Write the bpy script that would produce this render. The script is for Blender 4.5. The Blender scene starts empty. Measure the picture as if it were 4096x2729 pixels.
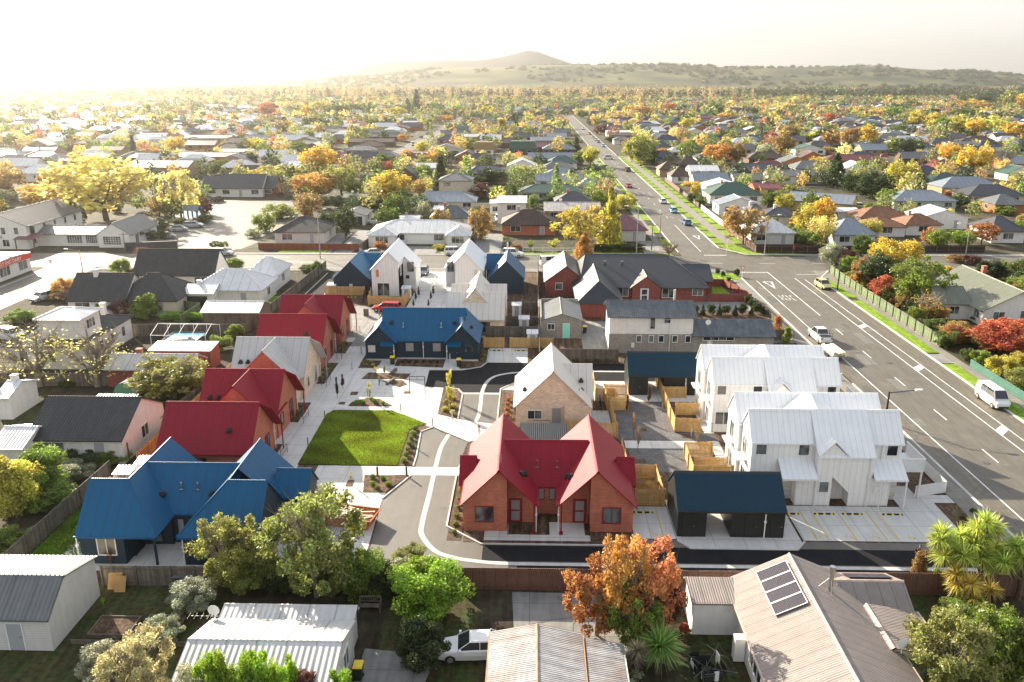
import bpy, math, random
import numpy as np
from mathutils import Vector, Matrix
random.seed(7); rng = np.random.default_rng(7)
sc = bpy.context.scene
COL = sc.collection
R = math.radians
# ------------------------------------------------------------------ survey of the photograph
# photograph pixels -> metres on the ground (camera 34.5 m above the street, local grid along X and Y)
W_, H_ = 4096, 2729
F_ = 1900*1.7407; HOR = 183*1.7407; CH = 34.5
YAW = math.atan((1222-1176.5)/1900); PITCH = math.atan((H_/2-HOR)/F_)
_cy, _sy, _cp, _sp = math.cos(YAW), math.sin(YAW), math.cos(PITCH), math.sin(PITCH)
OY = {'B': 1800, 'M': 900, 'T': 100}
def ray(c, x, y):
    u = (int(c[1])-1)*1000+x*.5924; v = OY[c[0]]+y*.5924
    a = (u-W_/2)/F_; b = -(v-H_/2)/F_
    fw = _cp+b*_sp
    return a*_cy-fw*_sy, fw*_cy+a*_sy, -_sp+b*_cp
def G(c, x, y, z=0.):
    r = ray(c, x, y); t = (z-CH)/r[2]
    return r[0]*t, r[1]*t
def ZY(c, x, y, Y):
    r = ray(c, x, y); t = Y/r[1]
    return r[0]*t, CH+r[2]*t
def mpp(Y):        # metres per survey pixel at a distance
    return .5924*(Y*_cp+CH*.93*_sp)/F_
# ------------------------------------------------------------------ helpers
def srgb(h):
    h = h.lstrip('#'); o = []
    for i in (0, 2, 4):
        c = int(h[i:i+2], 16)/255
        o.append(c/12.92 if c <= .04045 else ((c+.055)/1.055)**2.4)
    return tuple(o)
MATS = {}
def mat(name, col, kind='plain', rough=.7, pitch=.4, bump=.3, var=.18, nscale=1.2, metal=0., col2=None, spec=.5):
    if name in MATS: return MATS[name]
    m = bpy.data.materials.new(name); m.use_nodes = True
    nt = m.node_tree; N = nt.nodes; L = nt.links; b = N['Principled BSDF']
    b.inputs['Roughness'].default_value = rough; b.inputs['Metallic'].default_value = metal
    b.inputs['Specular IOR Level'].default_value = spec
    if isinstance(col, str): col = srgb(col)
    base = N.new('ShaderNodeRGB'); base.outputs[0].default_value = (*col, 1)
    out = base.outputs[0]
    geo = N.new('ShaderNodeNewGeometry')
    nz = N.new('ShaderNodeTexNoise'); nz.inputs['Scale'].default_value = nscale; nz.inputs['Detail'].default_value = 6
    nz.inputs['Roughness'].default_value = .65
    L.new(geo.outputs['Position'], nz.inputs['Vector'])
    def mathn(op, a, b2=None, c=None):
        n = N.new('ShaderNodeMath'); n.operation = op
        for i, q in enumerate((a, b2, c)):
            if q is None: continue
            if isinstance(q, (int, float)): n.inputs[i].default_value = q
            else: L.new(q, n.inputs[i])
        return n.outputs[0]
    def mix(fac, a, c, mode='MIX'):
        n = N.new('ShaderNodeMix'); n.data_type = 'RGBA'; n.blend_type = mode
        for i, q in ((0, fac), (6, a), (7, c)):
            if isinstance(q, (int, float)): n.inputs[i].default_value = q
            elif isinstance(q, tuple): n.inputs[i].default_value = (*q, 1)
            else: L.new(q, n.inputs[i])
        return n.outputs[2]
    mr = N.new('ShaderNodeMapRange'); L.new(nz.outputs[0], mr.inputs[0])
    mr.inputs[1].default_value = .3; mr.inputs[2].default_value = .7
    mr.inputs[3].default_value = 1-var; mr.inputs[4].default_value = 1+var
    vm = N.new('ShaderNodeVectorMath'); vm.operation = 'SCALE'
    if col2 is not None:
        if isinstance(col2, str): col2 = srgb(col2)
        n2 = N.new('ShaderNodeTexNoise'); n2.inputs['Scale'].default_value = nscale*.35; n2.inputs['Detail'].default_value = 5
        L.new(geo.outputs['Position'], n2.inputs['Vector'])
        r2 = N.new('ShaderNodeMapRange'); L.new(n2.outputs[0], r2.inputs[0]); r2.inputs[1].default_value = .42; r2.inputs[2].default_value = .6
        out = mix(r2.outputs[0], out, col2)
    uv = N.new('ShaderNodeUVMap'); sep = N.new('ShaderNodeSeparateXYZ'); L.new(uv.outputs[0], sep.inputs[0])
    U, V = sep.outputs[0], sep.outputs[1]
    h = None
    def stripes(c, p): return mathn('FRACT', mathn('DIVIDE', c, p))
    if kind == 'rib':      # corrugated iron
        h = mathn('SINE', mathn('MULTIPLY', U, 2*math.pi/pitch))
        lap = mathn('LESS_THAN', stripes(U, pitch*5), .07)
        out = mix(mathn('MULTIPLY', lap, .4), out, (0.02, .02, .02))
    elif kind == 'seam':   # standing seam / battens
        h = mathn('LESS_THAN', stripes(U, pitch), .14)
        out = mix(mathn('MULTIPLY', mathn('LESS_THAN', stripes(mathn('ADD', U, pitch*.14), pitch), .1), .22), out, (.05, .05, .05))
    elif kind == 'board':  # weatherboards, horizontal laps
        h = stripes(V, pitch)
        out = mix(mathn('MULTIPLY', mathn('LESS_THAN', h, .14), .25), out, (.05, .05, .05))
    elif kind == 'fence':  # upright palings
        fr = stripes(U, pitch)
        h = mathn('GREATER_THAN', fr, .12)
        idn = N.new('ShaderNodeTexWhiteNoise'); idn.noise_dimensions = '1D'; L.new(mathn('FLOOR', mathn('DIVIDE', U, pitch)), idn.inputs['W'])
        k = N.new('ShaderNodeMapRange'); L.new(idn.outputs['Value'], k.inputs[0]); k.inputs[3].default_value = .72; k.inputs[4].default_value = 1.2
        v2 = N.new('ShaderNodeVectorMath'); v2.operation = 'SCALE'; L.new(out, v2.inputs[0]); L.new(k.outputs[0], v2.inputs['Scale']); out = v2.outputs[0]
        out = mix(mathn('MULTIPLY', mathn('LESS_THAN', fr, .12), .7), out, (.02, .015, .01))
    elif kind == 'tile':   # concrete roof tiles
        a = stripes(V, pitch); bb = mathn('SINE', mathn('MULTIPLY', U, 2*math.pi/(pitch*.8)))
        h = mathn('ADD', mathn('MULTIPLY', a, 1.3), mathn('MULTIPLY', bb, .35))
        out = mix(mathn('MULTIPLY', mathn('LESS_THAN', a, .16), .55), out, (.01, .01, .01))
    elif kind == 'brick':
        bt = N.new('ShaderNodeTexBrick'); L.new(uv.outputs[0], bt.inputs['Vector'])
        bt.inputs['Scale'].default_value = 1; bt.inputs['Brick Width'].default_value = .24*1.6; bt.inputs['Row Height'].default_value = .086*1.5
        bt.inputs['Mortar Size'].default_value = .014; bt.inputs['Bias'].default_value = 0
        c1 = tuple(min(1, q*1.14) for q in col); c2 = tuple(q*.82 for q in col)
        bt.inputs['Color1'].default_value = (*c1, 1); bt.inputs['Color2'].default_value = (*c2, 1)
        bt.inputs['Mortar'].default_value = (*[q*.6+.10 for q in col], 1)
        out = bt.outputs[0]; h = mathn('SUBTRACT', 1, bt.outputs[1])
    elif kind == 'paver':
        bt = N.new('ShaderNodeTexBrick'); L.new(uv.outputs[0], bt.inputs['Vector'])
        bt.inputs['Scale'].default_value = 1; bt.inputs['Brick Width'].default_value = pitch; bt.inputs['Row Height'].default_value = pitch*.7
        bt.inputs['Mortar Size'].default_value = .025
        bt.inputs['Color1'].default_value = (*[q*1.15 for q in col], 1); bt.inputs['Color2'].default_value = (*[q*.85 for q in col], 1)
        bt.inputs['Mortar'].default_value = (*[q*.55 for q in col], 1)
        out = bt.outputs[0]
    elif kind == 'slabs':  # poured concrete with saw cuts
        e = mathn('LESS_THAN', stripes(U, pitch), .02); g2 = mathn('LESS_THAN', stripes(V, pitch), .02)
        out = mix(mathn('MULTIPLY', mathn('MAXIMUM', e, g2), .5), out, (.05, .05, .05))
    L.new(out, vm.inputs[0]); 
    # broad weathering: streaks running down, soft blotches
    n4 = N.new('ShaderNodeTexNoise'); n4.inputs['Scale'].default_value = 1; n4.inputs['Detail'].default_value = 3
    cb = N.new('ShaderNodeCombineXYZ'); L.new(mathn('MULTIPLY', U, 2.2), cb.inputs[0]); L.new(mathn('MULTIPLY', V, .25), cb.inputs[1]); L.new(cb.outputs[0], n4.inputs['Vector'])
    m4 = N.new('ShaderNodeMapRange'); L.new(n4.outputs[0], m4.inputs[0]); m4.inputs[1].default_value = .35; m4.inputs[2].default_value = .65; m4.inputs[3].default_value = 1-var*.7; m4.inputs[4].default_value = 1+var*.5
    L.new(mathn('MULTIPLY', mr.outputs[0], m4.outputs[0]), vm.inputs['Scale'])
    L.new(vm.outputs[0], b.inputs['Base Color'])
    bp = N.new('ShaderNodeBump'); bp.inputs['Strength'].default_value = bump
    n3 = N.new('ShaderNodeTexNoise'); n3.inputs['Scale'].default_value = 9; n3.inputs['Detail'].default_value = 4
    L.new(geo.outputs['Position'], n3.inputs['Vector'])
    if h is not None:
        bp.inputs['Distance'].default_value = .05
        L.new(mathn('ADD', h, mathn('MULTIPLY', n3.outputs[0], .3)), bp.inputs['Height'])
    else:
        bp.inputs['Distance'].default_value = .03; L.new(n3.outputs[0], bp.inputs['Height'])
    L.new(bp.outputs[0], b.inputs['Normal'])
    MATS[name] = m
    return m
def tag(o, label=None, cat=None, group=None, kind=None):
    if label: o['label'] = label
    if cat: o['category'] = cat
    if group: o['group'] = group
    if kind: o['kind'] = kind
    return o
def empty(name, loc=(0, 0, 0), rz=0., label=None, cat=None, group=None):
    o = bpy.data.objects.new(name, None); COL.objects.link(o)
    o.location = loc; o.rotation_euler = (0, 0, rz); o.empty_display_size = .3
    return tag(o, label, cat, group)
class MB:
    def __init__(s): s.v = []; s.f = []; s.m = []
    def poly(s, pts, m=0):
        i = len(s.v); s.v += [tuple(p) for p in pts]; s.f.append(tuple(range(i, i+len(pts)))); s.m.append(m)
    def hexa(s, b, t, m=0):     # bottom ring, top ring
        i = len(s.v); n = len(b); s.v += [tuple(p) for p in b]+[tuple(p) for p in t]
        s.f.append(tuple(range(i+n-1, i-1, -1))); s.m.append(m)
        s.f.append(tuple(range(i+n, i+2*n))); s.m.append(m)
        for k in range(n):
            j = (k+1) % n; s.f.append((i+k, i+j, i+n+j, i+n+k)); s.m.append(m)
    def box(s, x0, x1, y0, y1, z0, z1, m=0):
        s.hexa([(x0, y0, z0), (x1, y0, z0), (x1, y1, z0), (x0, y1, z0)], [(x0, y0, z1), (x1, y0, z1), (x1, y1, z1), (x0, y1, z1)], m)
    def prism(s, poly, z0, z1, m=0):
        a = sum(poly[k][0]*poly[(k+1) % len(poly)][1]-poly[(k+1) % len(poly)][0]*poly[k][1] for k in range(len(poly)))
        if a < 0: poly = poly[::-1]
        s.hexa([(x, y, z0) for x, y in poly], [(x, y, z1) for x, y in poly], m)
    def slab(s, pts, th, m=0):  # a roof plane given by its underside
        s.hexa(pts, [(p[0], p[1], p[2]+th) for p in pts], m)
    def tube(s, a, b, r0, r1=None, n=8, m=0):
        r1 = r0 if r1 is None else r1
        a = Vector(a); b = Vector(b); d = (b-a).normalized()
        u = d.orthogonal().normalized(); w = d.cross(u)
        ring = lambda c, r: [c+(u*math.cos(2*math.pi*k/n)+w*math.sin(2*math.pi*k/n))*r for k in range(n)]
        s.hexa(ring(a, r0), ring(b, r1), m)
    def obox(s, p, u, w, h, d, z0=None, m=0):   # box standing on p, w along u, h up, d along the normal (centred)
        ux, uy = u; nx, ny = -uy, ux
        c = [(-w/2, -d/2), (w/2, -d/2), (w/2, d/2), (-w/2, d/2)]
        b = [(p[0]+a*ux+e*nx, p[1]+a*uy+e*ny, p[2]) for a, e in c]
        s.hexa(b, [(x, y, z+h) for x, y, z in b], m)
    def build(s, name, mats, parent=None, smooth=False, local=False):
        if parent is not None and not local:
            px, py, pz = parent.location
            vv = [(x-px, y-py, z-pz) for x, y, z in s.v]
        else: vv = s.v
        me = bpy.data.meshes.new(name); me.from_pydata(vv, [], s.f)
        if not isinstance(mats, (list, tuple)): mats = [mats]
        for q in mats: me.materials.append(q)
        me.polygons.foreach_set('material_index', s.m)
        uvl = me.uv_layers.new(name='UVMap'); uvs = []
        for p in me.polygons:
            n = p.normal
            if abs(n.z) > .995: ua, va = Vector((1, 0, 0)), Vector((0, 1, 0))
            else:
                ua = Vector((-n.y, n.x, 0)).normalized(); va = n.cross(ua)
            for vi in p.vertices:
                c = s.v[vi]; c = Vector(c); uvs += [c.dot(ua), c.dot(va)]
        uvl.data.foreach_set('uv', uvs)
        if smooth: me.polygons.foreach_set('use_smooth', [True]*len(me.polygons))
        o = bpy.data.objects.new(name, me); COL.objects.link(o)
        if parent is not None: o.parent = parent
        return o
def copy_tree(o, parent=None):
    c = o.copy(); COL.objects.link(c)
    if parent is not None: c.parent = parent
    for ch in o.children: copy_tree(ch, c)
    return c
# gable / hip masses. T maps (along ridge, across, z) to the world
def mass(wl, rf, axis, a0, a1, b0, b1, ez, rz, rb=None, oe=.3, og=.18, th=.1, hip0=0., hip1=0., wm=0, rm=0, cap=1, base=0., nowall=False, ez1=None):
    T = (lambda a, b, z: (a, b, z)) if axis == 'x' else (lambda a, b, z: (b, a, z))
    rb = (b0+b1)/2 if rb is None else rb
    e0 = ez; e1 = ez if ez1 is None else ez1
    if not nowall:
        wl.poly([T(a0, b0, base), T(a1, b0, base), T(a1, b0, e0), T(a0, b0, e0)], wm)
        wl.poly([T(a0, b1, base), T(a1, b1, base), T(a1, b1, e1), T(a0, b1, e1)], wm)
        for a, hp in ((a0, hip0), (a1, hip1)):
            if hp: wl.poly([T(a, b0, base), T(a, b1, base), T(a, b1, e1), T(a, b0, e0)], wm)
            else: wl.poly([T(a, b0, base), T(a, b1, base), T(a, b1, e1), T(a, rb, rz), T(a, b0, e0)], wm)
    s0 = (rz-e0)/(rb-b0); s1 = (rz-e1)/(b1-rb)
    A0 = a0-(oe if hip0 else og); A1 = a1+(oe if hip1 else og)
    r0 = a0+hip0 if hip0 else A0; r1 = a1-hip1 if hip1 else A1
    B0, B1 = b0-oe, b1+oe; Z0, Z1 = e0-oe*s0, e1-oe*s1
    rf.slab([T(A0, B0, Z0), T(A1, B0, Z0), T(r1, rb, rz), T(r0, rb, rz)], th, rm)
    rf.slab([T(A1, B1, Z1), T(A0, B1, Z1), T(r0, rb, rz), T(r1, rb, rz)], th, rm)
    if hip0: rf.slab([T(A0, B1, Z1), T(A0, B0, Z0), T(r0, rb, rz)], th, rm)
    if hip1: rf.slab([T(A1, B0, Z0), T(A1, B1, Z1), T(r1, rb, rz)], th, rm)
    if cap is not None:
        k = .16
        rf.hexa([T(r0, rb-k, rz+th-.14), T(r1, rb-k, rz+th-.14), T(r1, rb+k, rz+th-.14), T(r0, rb+k, rz+th-.14)],
                [T(r0, rb-.03, rz+th+.05), T(r1, rb-.03, rz+th+.05), T(r1, rb+.03, rz+th+.05), T(r0, rb+.03, rz+th+.05)], cap)
        for q, rr, hp in ((A0, r0, hip0), (A1, r1, hip1)):
            if hp:
                for bb, zz in ((B0, Z0), (B1, Z1)):
                    rf.tube(T(q, bb, zz+th), T(rr, rb, rz+th), .09, .09, 4, cap)
    # gutters
    for bb, zz, s in ((B0, Z0, -1), (B1, Z1, 1)):
        y0, y1 = (bb-.1, bb) if s < 0 else (bb, bb+.1)
        p = [T(A0, y0, zz-.04), T(A1, y0, zz-.04), T(A1, y1, zz-.04), T(A0, y1, zz-.04)]
        rf.hexa(p, [(x, y, z+.13) for x, y, z in p], cap if cap is not None else rm)
def window(parent, x, y, z0, w, h, side='f', frame=None, glass=None, bars=1, name='window', hb=0, depth=.06):
    # side: f faces -Y, r faces +X, l faces -X ; (x,y) centre of the opening on the wall face
    frame = frame or M['white_trim']; glass = glass or M['glass']
    u = {'f': (1, 0), 'r': (0, 1), 'l': (0, -1), 'b': (-1, 0)}[side]; n = (u[1], -u[0])
    mb = MB(); t = .07
    def bar(c, z, ww, hh, dd=.07):
        mb.obox((x+u[0]*c+n[0]*dd/2, y+u[1]*c+n[1]*dd/2, z), u, ww, hh, dd)
    bar(0, z0-t, w+2*t, t); bar(0, z0+h, w+2*t, t); bar(-w/2-t/2, z0, t, h); bar(w/2+t/2, z0, t, h)
    for k in range(bars): bar(-w/2+w*(k+1)/(bars+1), z0, .05, h)
    for k in range(hb):
        for q in range(bars+1):
            ww = w/(bars+1)-.06; bar(-w/2+w*(q+.5)/(bars+1), z0+h*(k+1)/(hb+1), ww, .04)
    fo = mb.build(name, frame, parent)
    gb = MB(); gb.obox((x+n[0]*.015, y+n[1]*.015, z0), u, w, h, .03)
    g = gb.build('pane', glass, parent); g.parent = fo
    return fo
def door(parent, x, y, z0, w, h, side='f', m=None, glass=None, frame=None):
    u = {'f': (1, 0), 'r': (0, 1), 'l': (0, -1), 'b': (-1, 0)}[side]; n = (u[1], -u[0])
    mb = MB(); t = .07
    mb.obox((x+n[0]*.02, y+n[1]*.02, z0), u, w, h, .04, m=0)
    for c in (-w/2-t/2, w/2+t/2): mb.obox((x+u[0]*c+n[0]*.035, y+u[1]*c+n[1]*.035, z0), u, t, h+t, .07, m=1)
    mb.obox((x+n[0]*.035, y+n[1]*.035, z0+h), u, w, t, .07, m=1)
    if glass:
        for q in (0, 1): mb.obox((x+n[0]*.045, y+n[1]*.045, z0+.15+q*h*.48), u, w*.72, h*.4, .02, m=2)
    o = mb.build('door', [m or M['grey_door'], frame or M['white_trim'], glass or M['glass']], parent)
    hb = MB(); hb.obox((x+u[0]*w*.38+n[0]*.08, y+u[1]*w*.38+n[1]*.08, z0+1), u, .12, .04, .05)
    q = hb.build('handle', M['steel'], parent); q.parent = o
    return o
def piece(parent, name, fn, m, under=None):
    mb = MB(); fn(mb); o = mb.build(name, m, parent)
    if under is not None: o.parent = under
    return o
# ------------------------------------------------------------------ materials
def simple(name, col, rough=.5, metal=0., spec=.5, alpha=None, emit=None):
    m = bpy.data.materials.new(name); m.use_nodes = True; b = m.node_tree.nodes['Principled BSDF']
    if isinstance(col, str): col = srgb(col)
    b.inputs['Base Color'].default_value = (*col, 1); b.inputs['Roughness'].default_value = rough
    b.inputs['Metallic'].default_value = metal; b.inputs['Specular IOR Level'].default_value = spec
    MATS[name] = m; return m
M = MATS
simple('white_trim', (.75, .75, .73), .5); simple('steel', (.5, .5, .5), .3, 1.); simple('black_metal', (.015, .015, .017), .45)
simple('grey_door', (.35, .36, .38), .5); simple('yellow_plastic', (.85, .6, .03), .4); simple('dark_plastic', (.02, .022, .02), .5)
simple('rubber', (.02, .02, .02), .8); simple('red_paint', (.45, .03, .03), .4); simple('mint', (.25, .75, .6), .5)
simple('lamp_white', (.8, .8, .75), .3); simple('blind', (.55, .53, .48), .8); simple('yellow_line', (.62, .42, .05), .8)
def glassmat(name, c, c2):
    m = bpy.data.materials.new(name); m.use_nodes = True; nt = m.node_tree; b = nt.nodes['Principled BSDF']
    g = nt.nodes.new('ShaderNodeNewGeometry'); n = nt.nodes.new('ShaderNodeTexNoise'); n.inputs['Scale'].default_value = .7; n.inputs['Detail'].default_value = 1
    nt.links.new(g.outputs['Position'], n.inputs['Vector']); r = nt.nodes.new('ShaderNodeValToRGB')
    r.color_ramp.elements[0].position = .45; r.color_ramp.elements[1].position = .58
    r.color_ramp.elements[0].color = (*c, 1); r.color_ramp.elements[1].color = (*c2, 1)
    nt.links.new(n.outputs[0], r.inputs[0]); nt.links.new(r.outputs[0], b.inputs['Base Color'])
    b.inputs['Roughness'].default_value = .06; b.inputs['Specular IOR Level'].default_value = .8
    MATS[name] = m; return m
glassmat('glass', (.02, .025, .03), (.16, .17, .17)); glassmat('lit_glass', (.25, .24, .2), (.05, .05, .05))
mat('ground', (.048, .048, .026), rough=.95, nscale=.5, var=.4, col2=(.082, .068, .045), spec=.2)
mat('far_ground', (.07, .08, .03), rough=.95, nscale=.02, var=.35, col2=(.13, .11, .05), spec=.1)
mat('bare_earth', (.040, .030, .020), rough=.95, nscale=1.2, var=.45, col2=(.06, .055, .03), spec=.2)
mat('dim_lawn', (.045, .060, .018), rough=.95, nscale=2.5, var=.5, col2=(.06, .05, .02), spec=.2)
mat('grass', (.15, .25, .015), rough=.9, nscale=1.6, var=.35, bump=.6, col2=(.20, .29, .02), spec=.2)
mat('lawn_soil', (.035, .05, .006), rough=.95, nscale=1.2, var=.4, bump=.6, spec=.1)
mat('asphalt', (.125, .112, .09), rough=.65, nscale=.35, var=.16, col2=(.125, .115, .095), bump=.12, spec=.42)
mat('asphalt_patch', (.075, .07, .062), rough=.65, spec=.8, nscale=1, var=.15)
mat('asphalt_pale', (.135, .125, .105), rough=.6, spec=1., nscale=1, var=.15)
mat('asphalt_grey', (.115, .103, .085), rough=.58, spec=.6, nscale=.6, var=.10, bump=.2)
mat('asphalt_new', (.015, .015, .017), rough=.9, spec=.15, nscale=1, var=.2, bump=.2)
mat('shoulder', (.125, .108, .08), rough=.65, spec=.6, nscale=2, var=.3, bump=.5)
mat('concrete', (.56, .545, .51), 'slabs', rough=.8, nscale=.5, var=.09, pitch=2.4, bump=.1)
mat('concrete_old', (.22, .215, .2), 'slabs', rough=.9, nscale=.8, var=.2, pitch=3.5, bump=.2)
mat('footpath', (.20, .185, .16), 'slabs', rough=.9, nscale=.8, var=.15, pitch=3, bump=.2)
mat('kerb', (.50, .49, .46), rough=.85, nscale=1, var=.12)
mat('pavers', (.11, .108, .11), 'paver', rough=.8, pitch=.7, var=.15)
mat('bark', (.095, .058, .036), rough=.95, nscale=5, var=.7, bump=1., col2=(.13, .085, .055), spec=.2)
mat('line_white', (.68, .67, .64), rough=.8, nscale=3, var=.15)
mat('red_brick', (.44, .13, .07), 'brick', rough=.85, nscale=.8, var=.12)
mat('dark_red_brick', (.24, .045, .03), 'brick', rough=.85, nscale=.8, var=.12)
mat('cream_brick', (.74, .58, .42), 'brick', rough=.85, nscale=.8, var=.1)
mat('white_brick', (.62, .60, .56), 'brick', rough=.85, nscale=.8, var=.06)
mat('block_grey', (.27, .25, .22), 'brick', rough=.9, nscale=.8, var=.12)
mat('red_roof', (.235, .009, .022), 'rib', rough=.6, spec=.22, pitch=.17, bump=.12, var=.05, nscale=.4)
mat('blue_roof', (.0005, .080, .185), 'rib', rough=.5, spec=.3, pitch=.17, bump=.12, var=.06, nscale=.4)
mat('navy_roof', (.001, .026, .048), 'rib', rough=.5, spec=.3, pitch=.17, bump=.12, var=.06, nscale=.4)
mat('blue_wall', (.012, .032, .055), 'seam', rough=.6, spec=.3, pitch=.19, bump=.12, var=.05)
mat('grey_roof_light', (.46, .46, .44), 'rib', rough=.5, pitch=.17, bump=.12, var=.05)
mat('cream_roof', (.60, .56, .50), 'rib', rough=.5, pitch=.17, bump=.1, var=.04)
mat('white_seam', (.76, .77, .775), 'seam', rough=.5, pitch=.48, bump=.3, var=.04)
mat('white_batten', (.78, .78, .765), 'seam', rough=.55, pitch=.48, bump=.4, var=.04)
mat('shed_black', (.012, .016, .015), 'seam', rough=.45, pitch=.19, bump=.25, var=.06)
mat('charcoal', (.022, .026, .032), 'rib', rough=.45, pitch=.2, bump=.25, var=.12)
mat('white_weatherboard', (.62, .61, .58), 'board', rough=.7, pitch=.18, bump=.3, var=.06)
mat('white_render', (.72, .70, .66), rough=.85, nscale=1.5, var=.07)
mat('cream_render', (.55, .5, .40), rough=.85, nscale=1.5, var=.07)
mat('pink_render', (.62, .46, .50), rough=.85, nscale=1.5, var=.07)
mat('iron_bright', (.50, .49, .47), 'rib', rough=.5, pitch=.35, bump=.38, var=.12, nscale=.8)
mat('iron_grey', (.13, .138, .14), 'rib', rough=.45, pitch=.3, bump=.6, var=.15, nscale=.8)
mat('iron_rust', (.33, .33, .34), 'rib', rough=.5, pitch=.16, bump=.5, var=.25, nscale=1.3, col2=(.31, .27, .25))
mat('iron_mauve', (.24, .20, .18), 'rib', rough=.6, pitch=.16, bump=.35, var=.12, nscale=.8)
mat('flashing', (.45, .36, .30), rough=.6); mat('rust_cap', (.38, .2, .12), rough=.7, var=.3)
mat('tile_dark', (.035, .037, .04), 'tile', rough=.7, pitch=.34, bump=.8, var=.25)
mat('tile_grey', (.10, .115, .13), 'tile', rough=.45, pitch=.34, bump=1., var=.3)
mat('tile_brown', (.07, .045, .035), 'tile', rough=.75, pitch=.34, bump=.6, var=.25)
mat('tile_rust', (.22, .10, .05), 'tile', rough=.75, pitch=.34, bump=.6, var=.25)
mat('fence_new', (.50, .30, .11), 'fence', rough=.8, pitch=.13, bump=.5, var=.15)
mat('slat_new', (.56, .36, .14), rough=.8, nscale=4, var=.18)
mat('fence_grey', (.17, .145, .12), 'fence', rough=.9, pitch=.17, bump=.5, var=.25)
mat('fence_brown', (.16, .085, .06), 'rib', rough=.6, pitch=.16, bump=.4, var=.12)
mat('fence_dark', (.05, .028, .02), 'fence', rough=.9, pitch=.17, bump=.5, var=.2)
mat('fence_green', (.14, .20, .09), 'fence', rough=.85, pitch=.17, bump=.4, var=.2)
mat('fence_teal', (.04, .13, .10), rough=.7, var=.15); mat('fence_red', (.26, .06, .025), 'fence', rough=.8, pitch=.17, var=.2)
mat('wood_old', (.14, .115, .09), rough=.9, nscale=3, var=.3)
mat('roof_white', (.60, .61, .61), 'rib', rough=.4, pitch=.3, bump=.3, var=.08)
mat('roof_bluegrey', (.21, .24, .28), 'rib', rough=.4, pitch=.3, bump=.3, var=.12)
mat('roof_grey', (.13, .135, .135), 'rib', rough=.45, pitch=.3, bump=.3, var=.15)
mat('roof_dark', (.05, .052, .06), 'rib', rough=.5, pitch=.3, bump=.3, var=.15)
mat('roof_green', (.035, .085, .06), 'rib', rough=.5, pitch=.3, bump=.3, var=.12)
mat('roof_red', (.16, .028, .028), 'rib', rough=.5, pitch=.3, bump=.3, var=.12)
mat('roof_maroon', (.17, .06, .075), 'rib', rough=.5, pitch=.3, bump=.3, var=.2)
mat('roof_olive', (.12, .13, .09), 'rib', rough=.5, pitch=.3, bump=.3, var=.12)
mat('roof_navy', (.02, .03, .06), 'rib', rough=.5, pitch=.3, bump=.3, var=.12)
mat('roof_tan', (.27, .17, .06), 'board', rough=.7, pitch=.25, bump=.3, var=.12)
mat('roof_brown', (.085, .055, .04), 'tile', rough=.7, pitch=.34, bump=.3, var=.2)
mat('wall_tan', (.36, .25, .15), rough=.85, var=.08); mat('wall_orange', (.35, .14, .05), rough=.85, var=.08)
mat('wall_yellow', (.55, .42, .17), rough=.85, var=.08); mat('wall_brown', (.14, .08, .05), rough=.85, var=.1)
mat('wall_blue', (.03, .045, .07), 'board', rough=.7, var=.08); mat('wall_mint', (.4, .5, .44), rough=.8, var=.06)
mat('bark_wood', (.11, .08, .055), rough=.95, nscale=6, var=.4, bump=.8)
mat('pale_wood', (.26, .22, .17), rough=.95, nscale=6, var=.4)
mat('concrete_pole', (.33, .31, .28), rough=.85, var=.1)
mat('soil_pile', (.16, .10, .06), rough=.95, nscale=3, var=.5)
# solar panel with its cell grid
def solar():
    m = mat('solar', (.045, .035, .05), 'paver', rough=.25, pitch=.17, var=.05)
    return m
solar()
# foliage: one material, coloured by each object's own colour; leaves let light through
def foliage(name, attr):
    m = bpy.data.materials.new(name); m.use_nodes = True; nt = m.node_tree; N = nt.nodes; L = nt.links
    N.remove(N['Principled BSDF']); out = N['Material Output']
    if attr:
        c = N.new('ShaderNodeAttribute'); c.attribute_name = 'col'; csrc = c.outputs['Color']
    else:
        c = N.new('ShaderNodeObjectInfo'); csrc = c.outputs['Color']
    t = N.new('ShaderNodeAttribute'); t.attribute_name = 'tone'
    hs = N.new('ShaderNodeHueSaturation'); L.new(csrc, hs.inputs['Color'])
    hs.inputs['Saturation'].default_value = .82 if attr else .95
    a = N.new('ShaderNodeMapRange'); L.new(t.outputs['Fac'], a.inputs[0]); a.inputs[3].default_value = .482; a.inputs[4].default_value = .526
    L.new(a.outputs[0], hs.inputs['Hue'])
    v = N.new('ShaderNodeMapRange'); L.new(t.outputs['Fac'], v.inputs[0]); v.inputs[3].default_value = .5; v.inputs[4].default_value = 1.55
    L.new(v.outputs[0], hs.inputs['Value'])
    d = N.new('ShaderNodeBsdfDiffuse'); tr = N.new('ShaderNodeBsdfTranslucent'); mx = N.new('ShaderNodeMixShader'); mx.inputs[0].default_value = .52
    L.new(hs.outputs[0], d.inputs['Color']); L.new(hs.outputs[0], tr.inputs['Color'])
    L.new(d.outputs[0], mx.inputs[1]); L.new(tr.outputs[0], mx.inputs[2])
    g = N.new('ShaderNodeBsdfGlossy'); g.inputs['Roughness'].default_value = .45; g.inputs['Color'].default_value = (.9, .9, .9, 1)
    m2 = N.new('ShaderNodeMixShader'); m2.inputs[0].default_value = .035
    L.new(mx.outputs[0], m2.inputs[1]); L.new(g.outputs[0], m2.inputs[2]); L.new(m2.outputs[0], out.inputs['Surface'])
    MATS[name] = m; return m
foliage('foliage', False); foliage('foliage_far', True)
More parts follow.
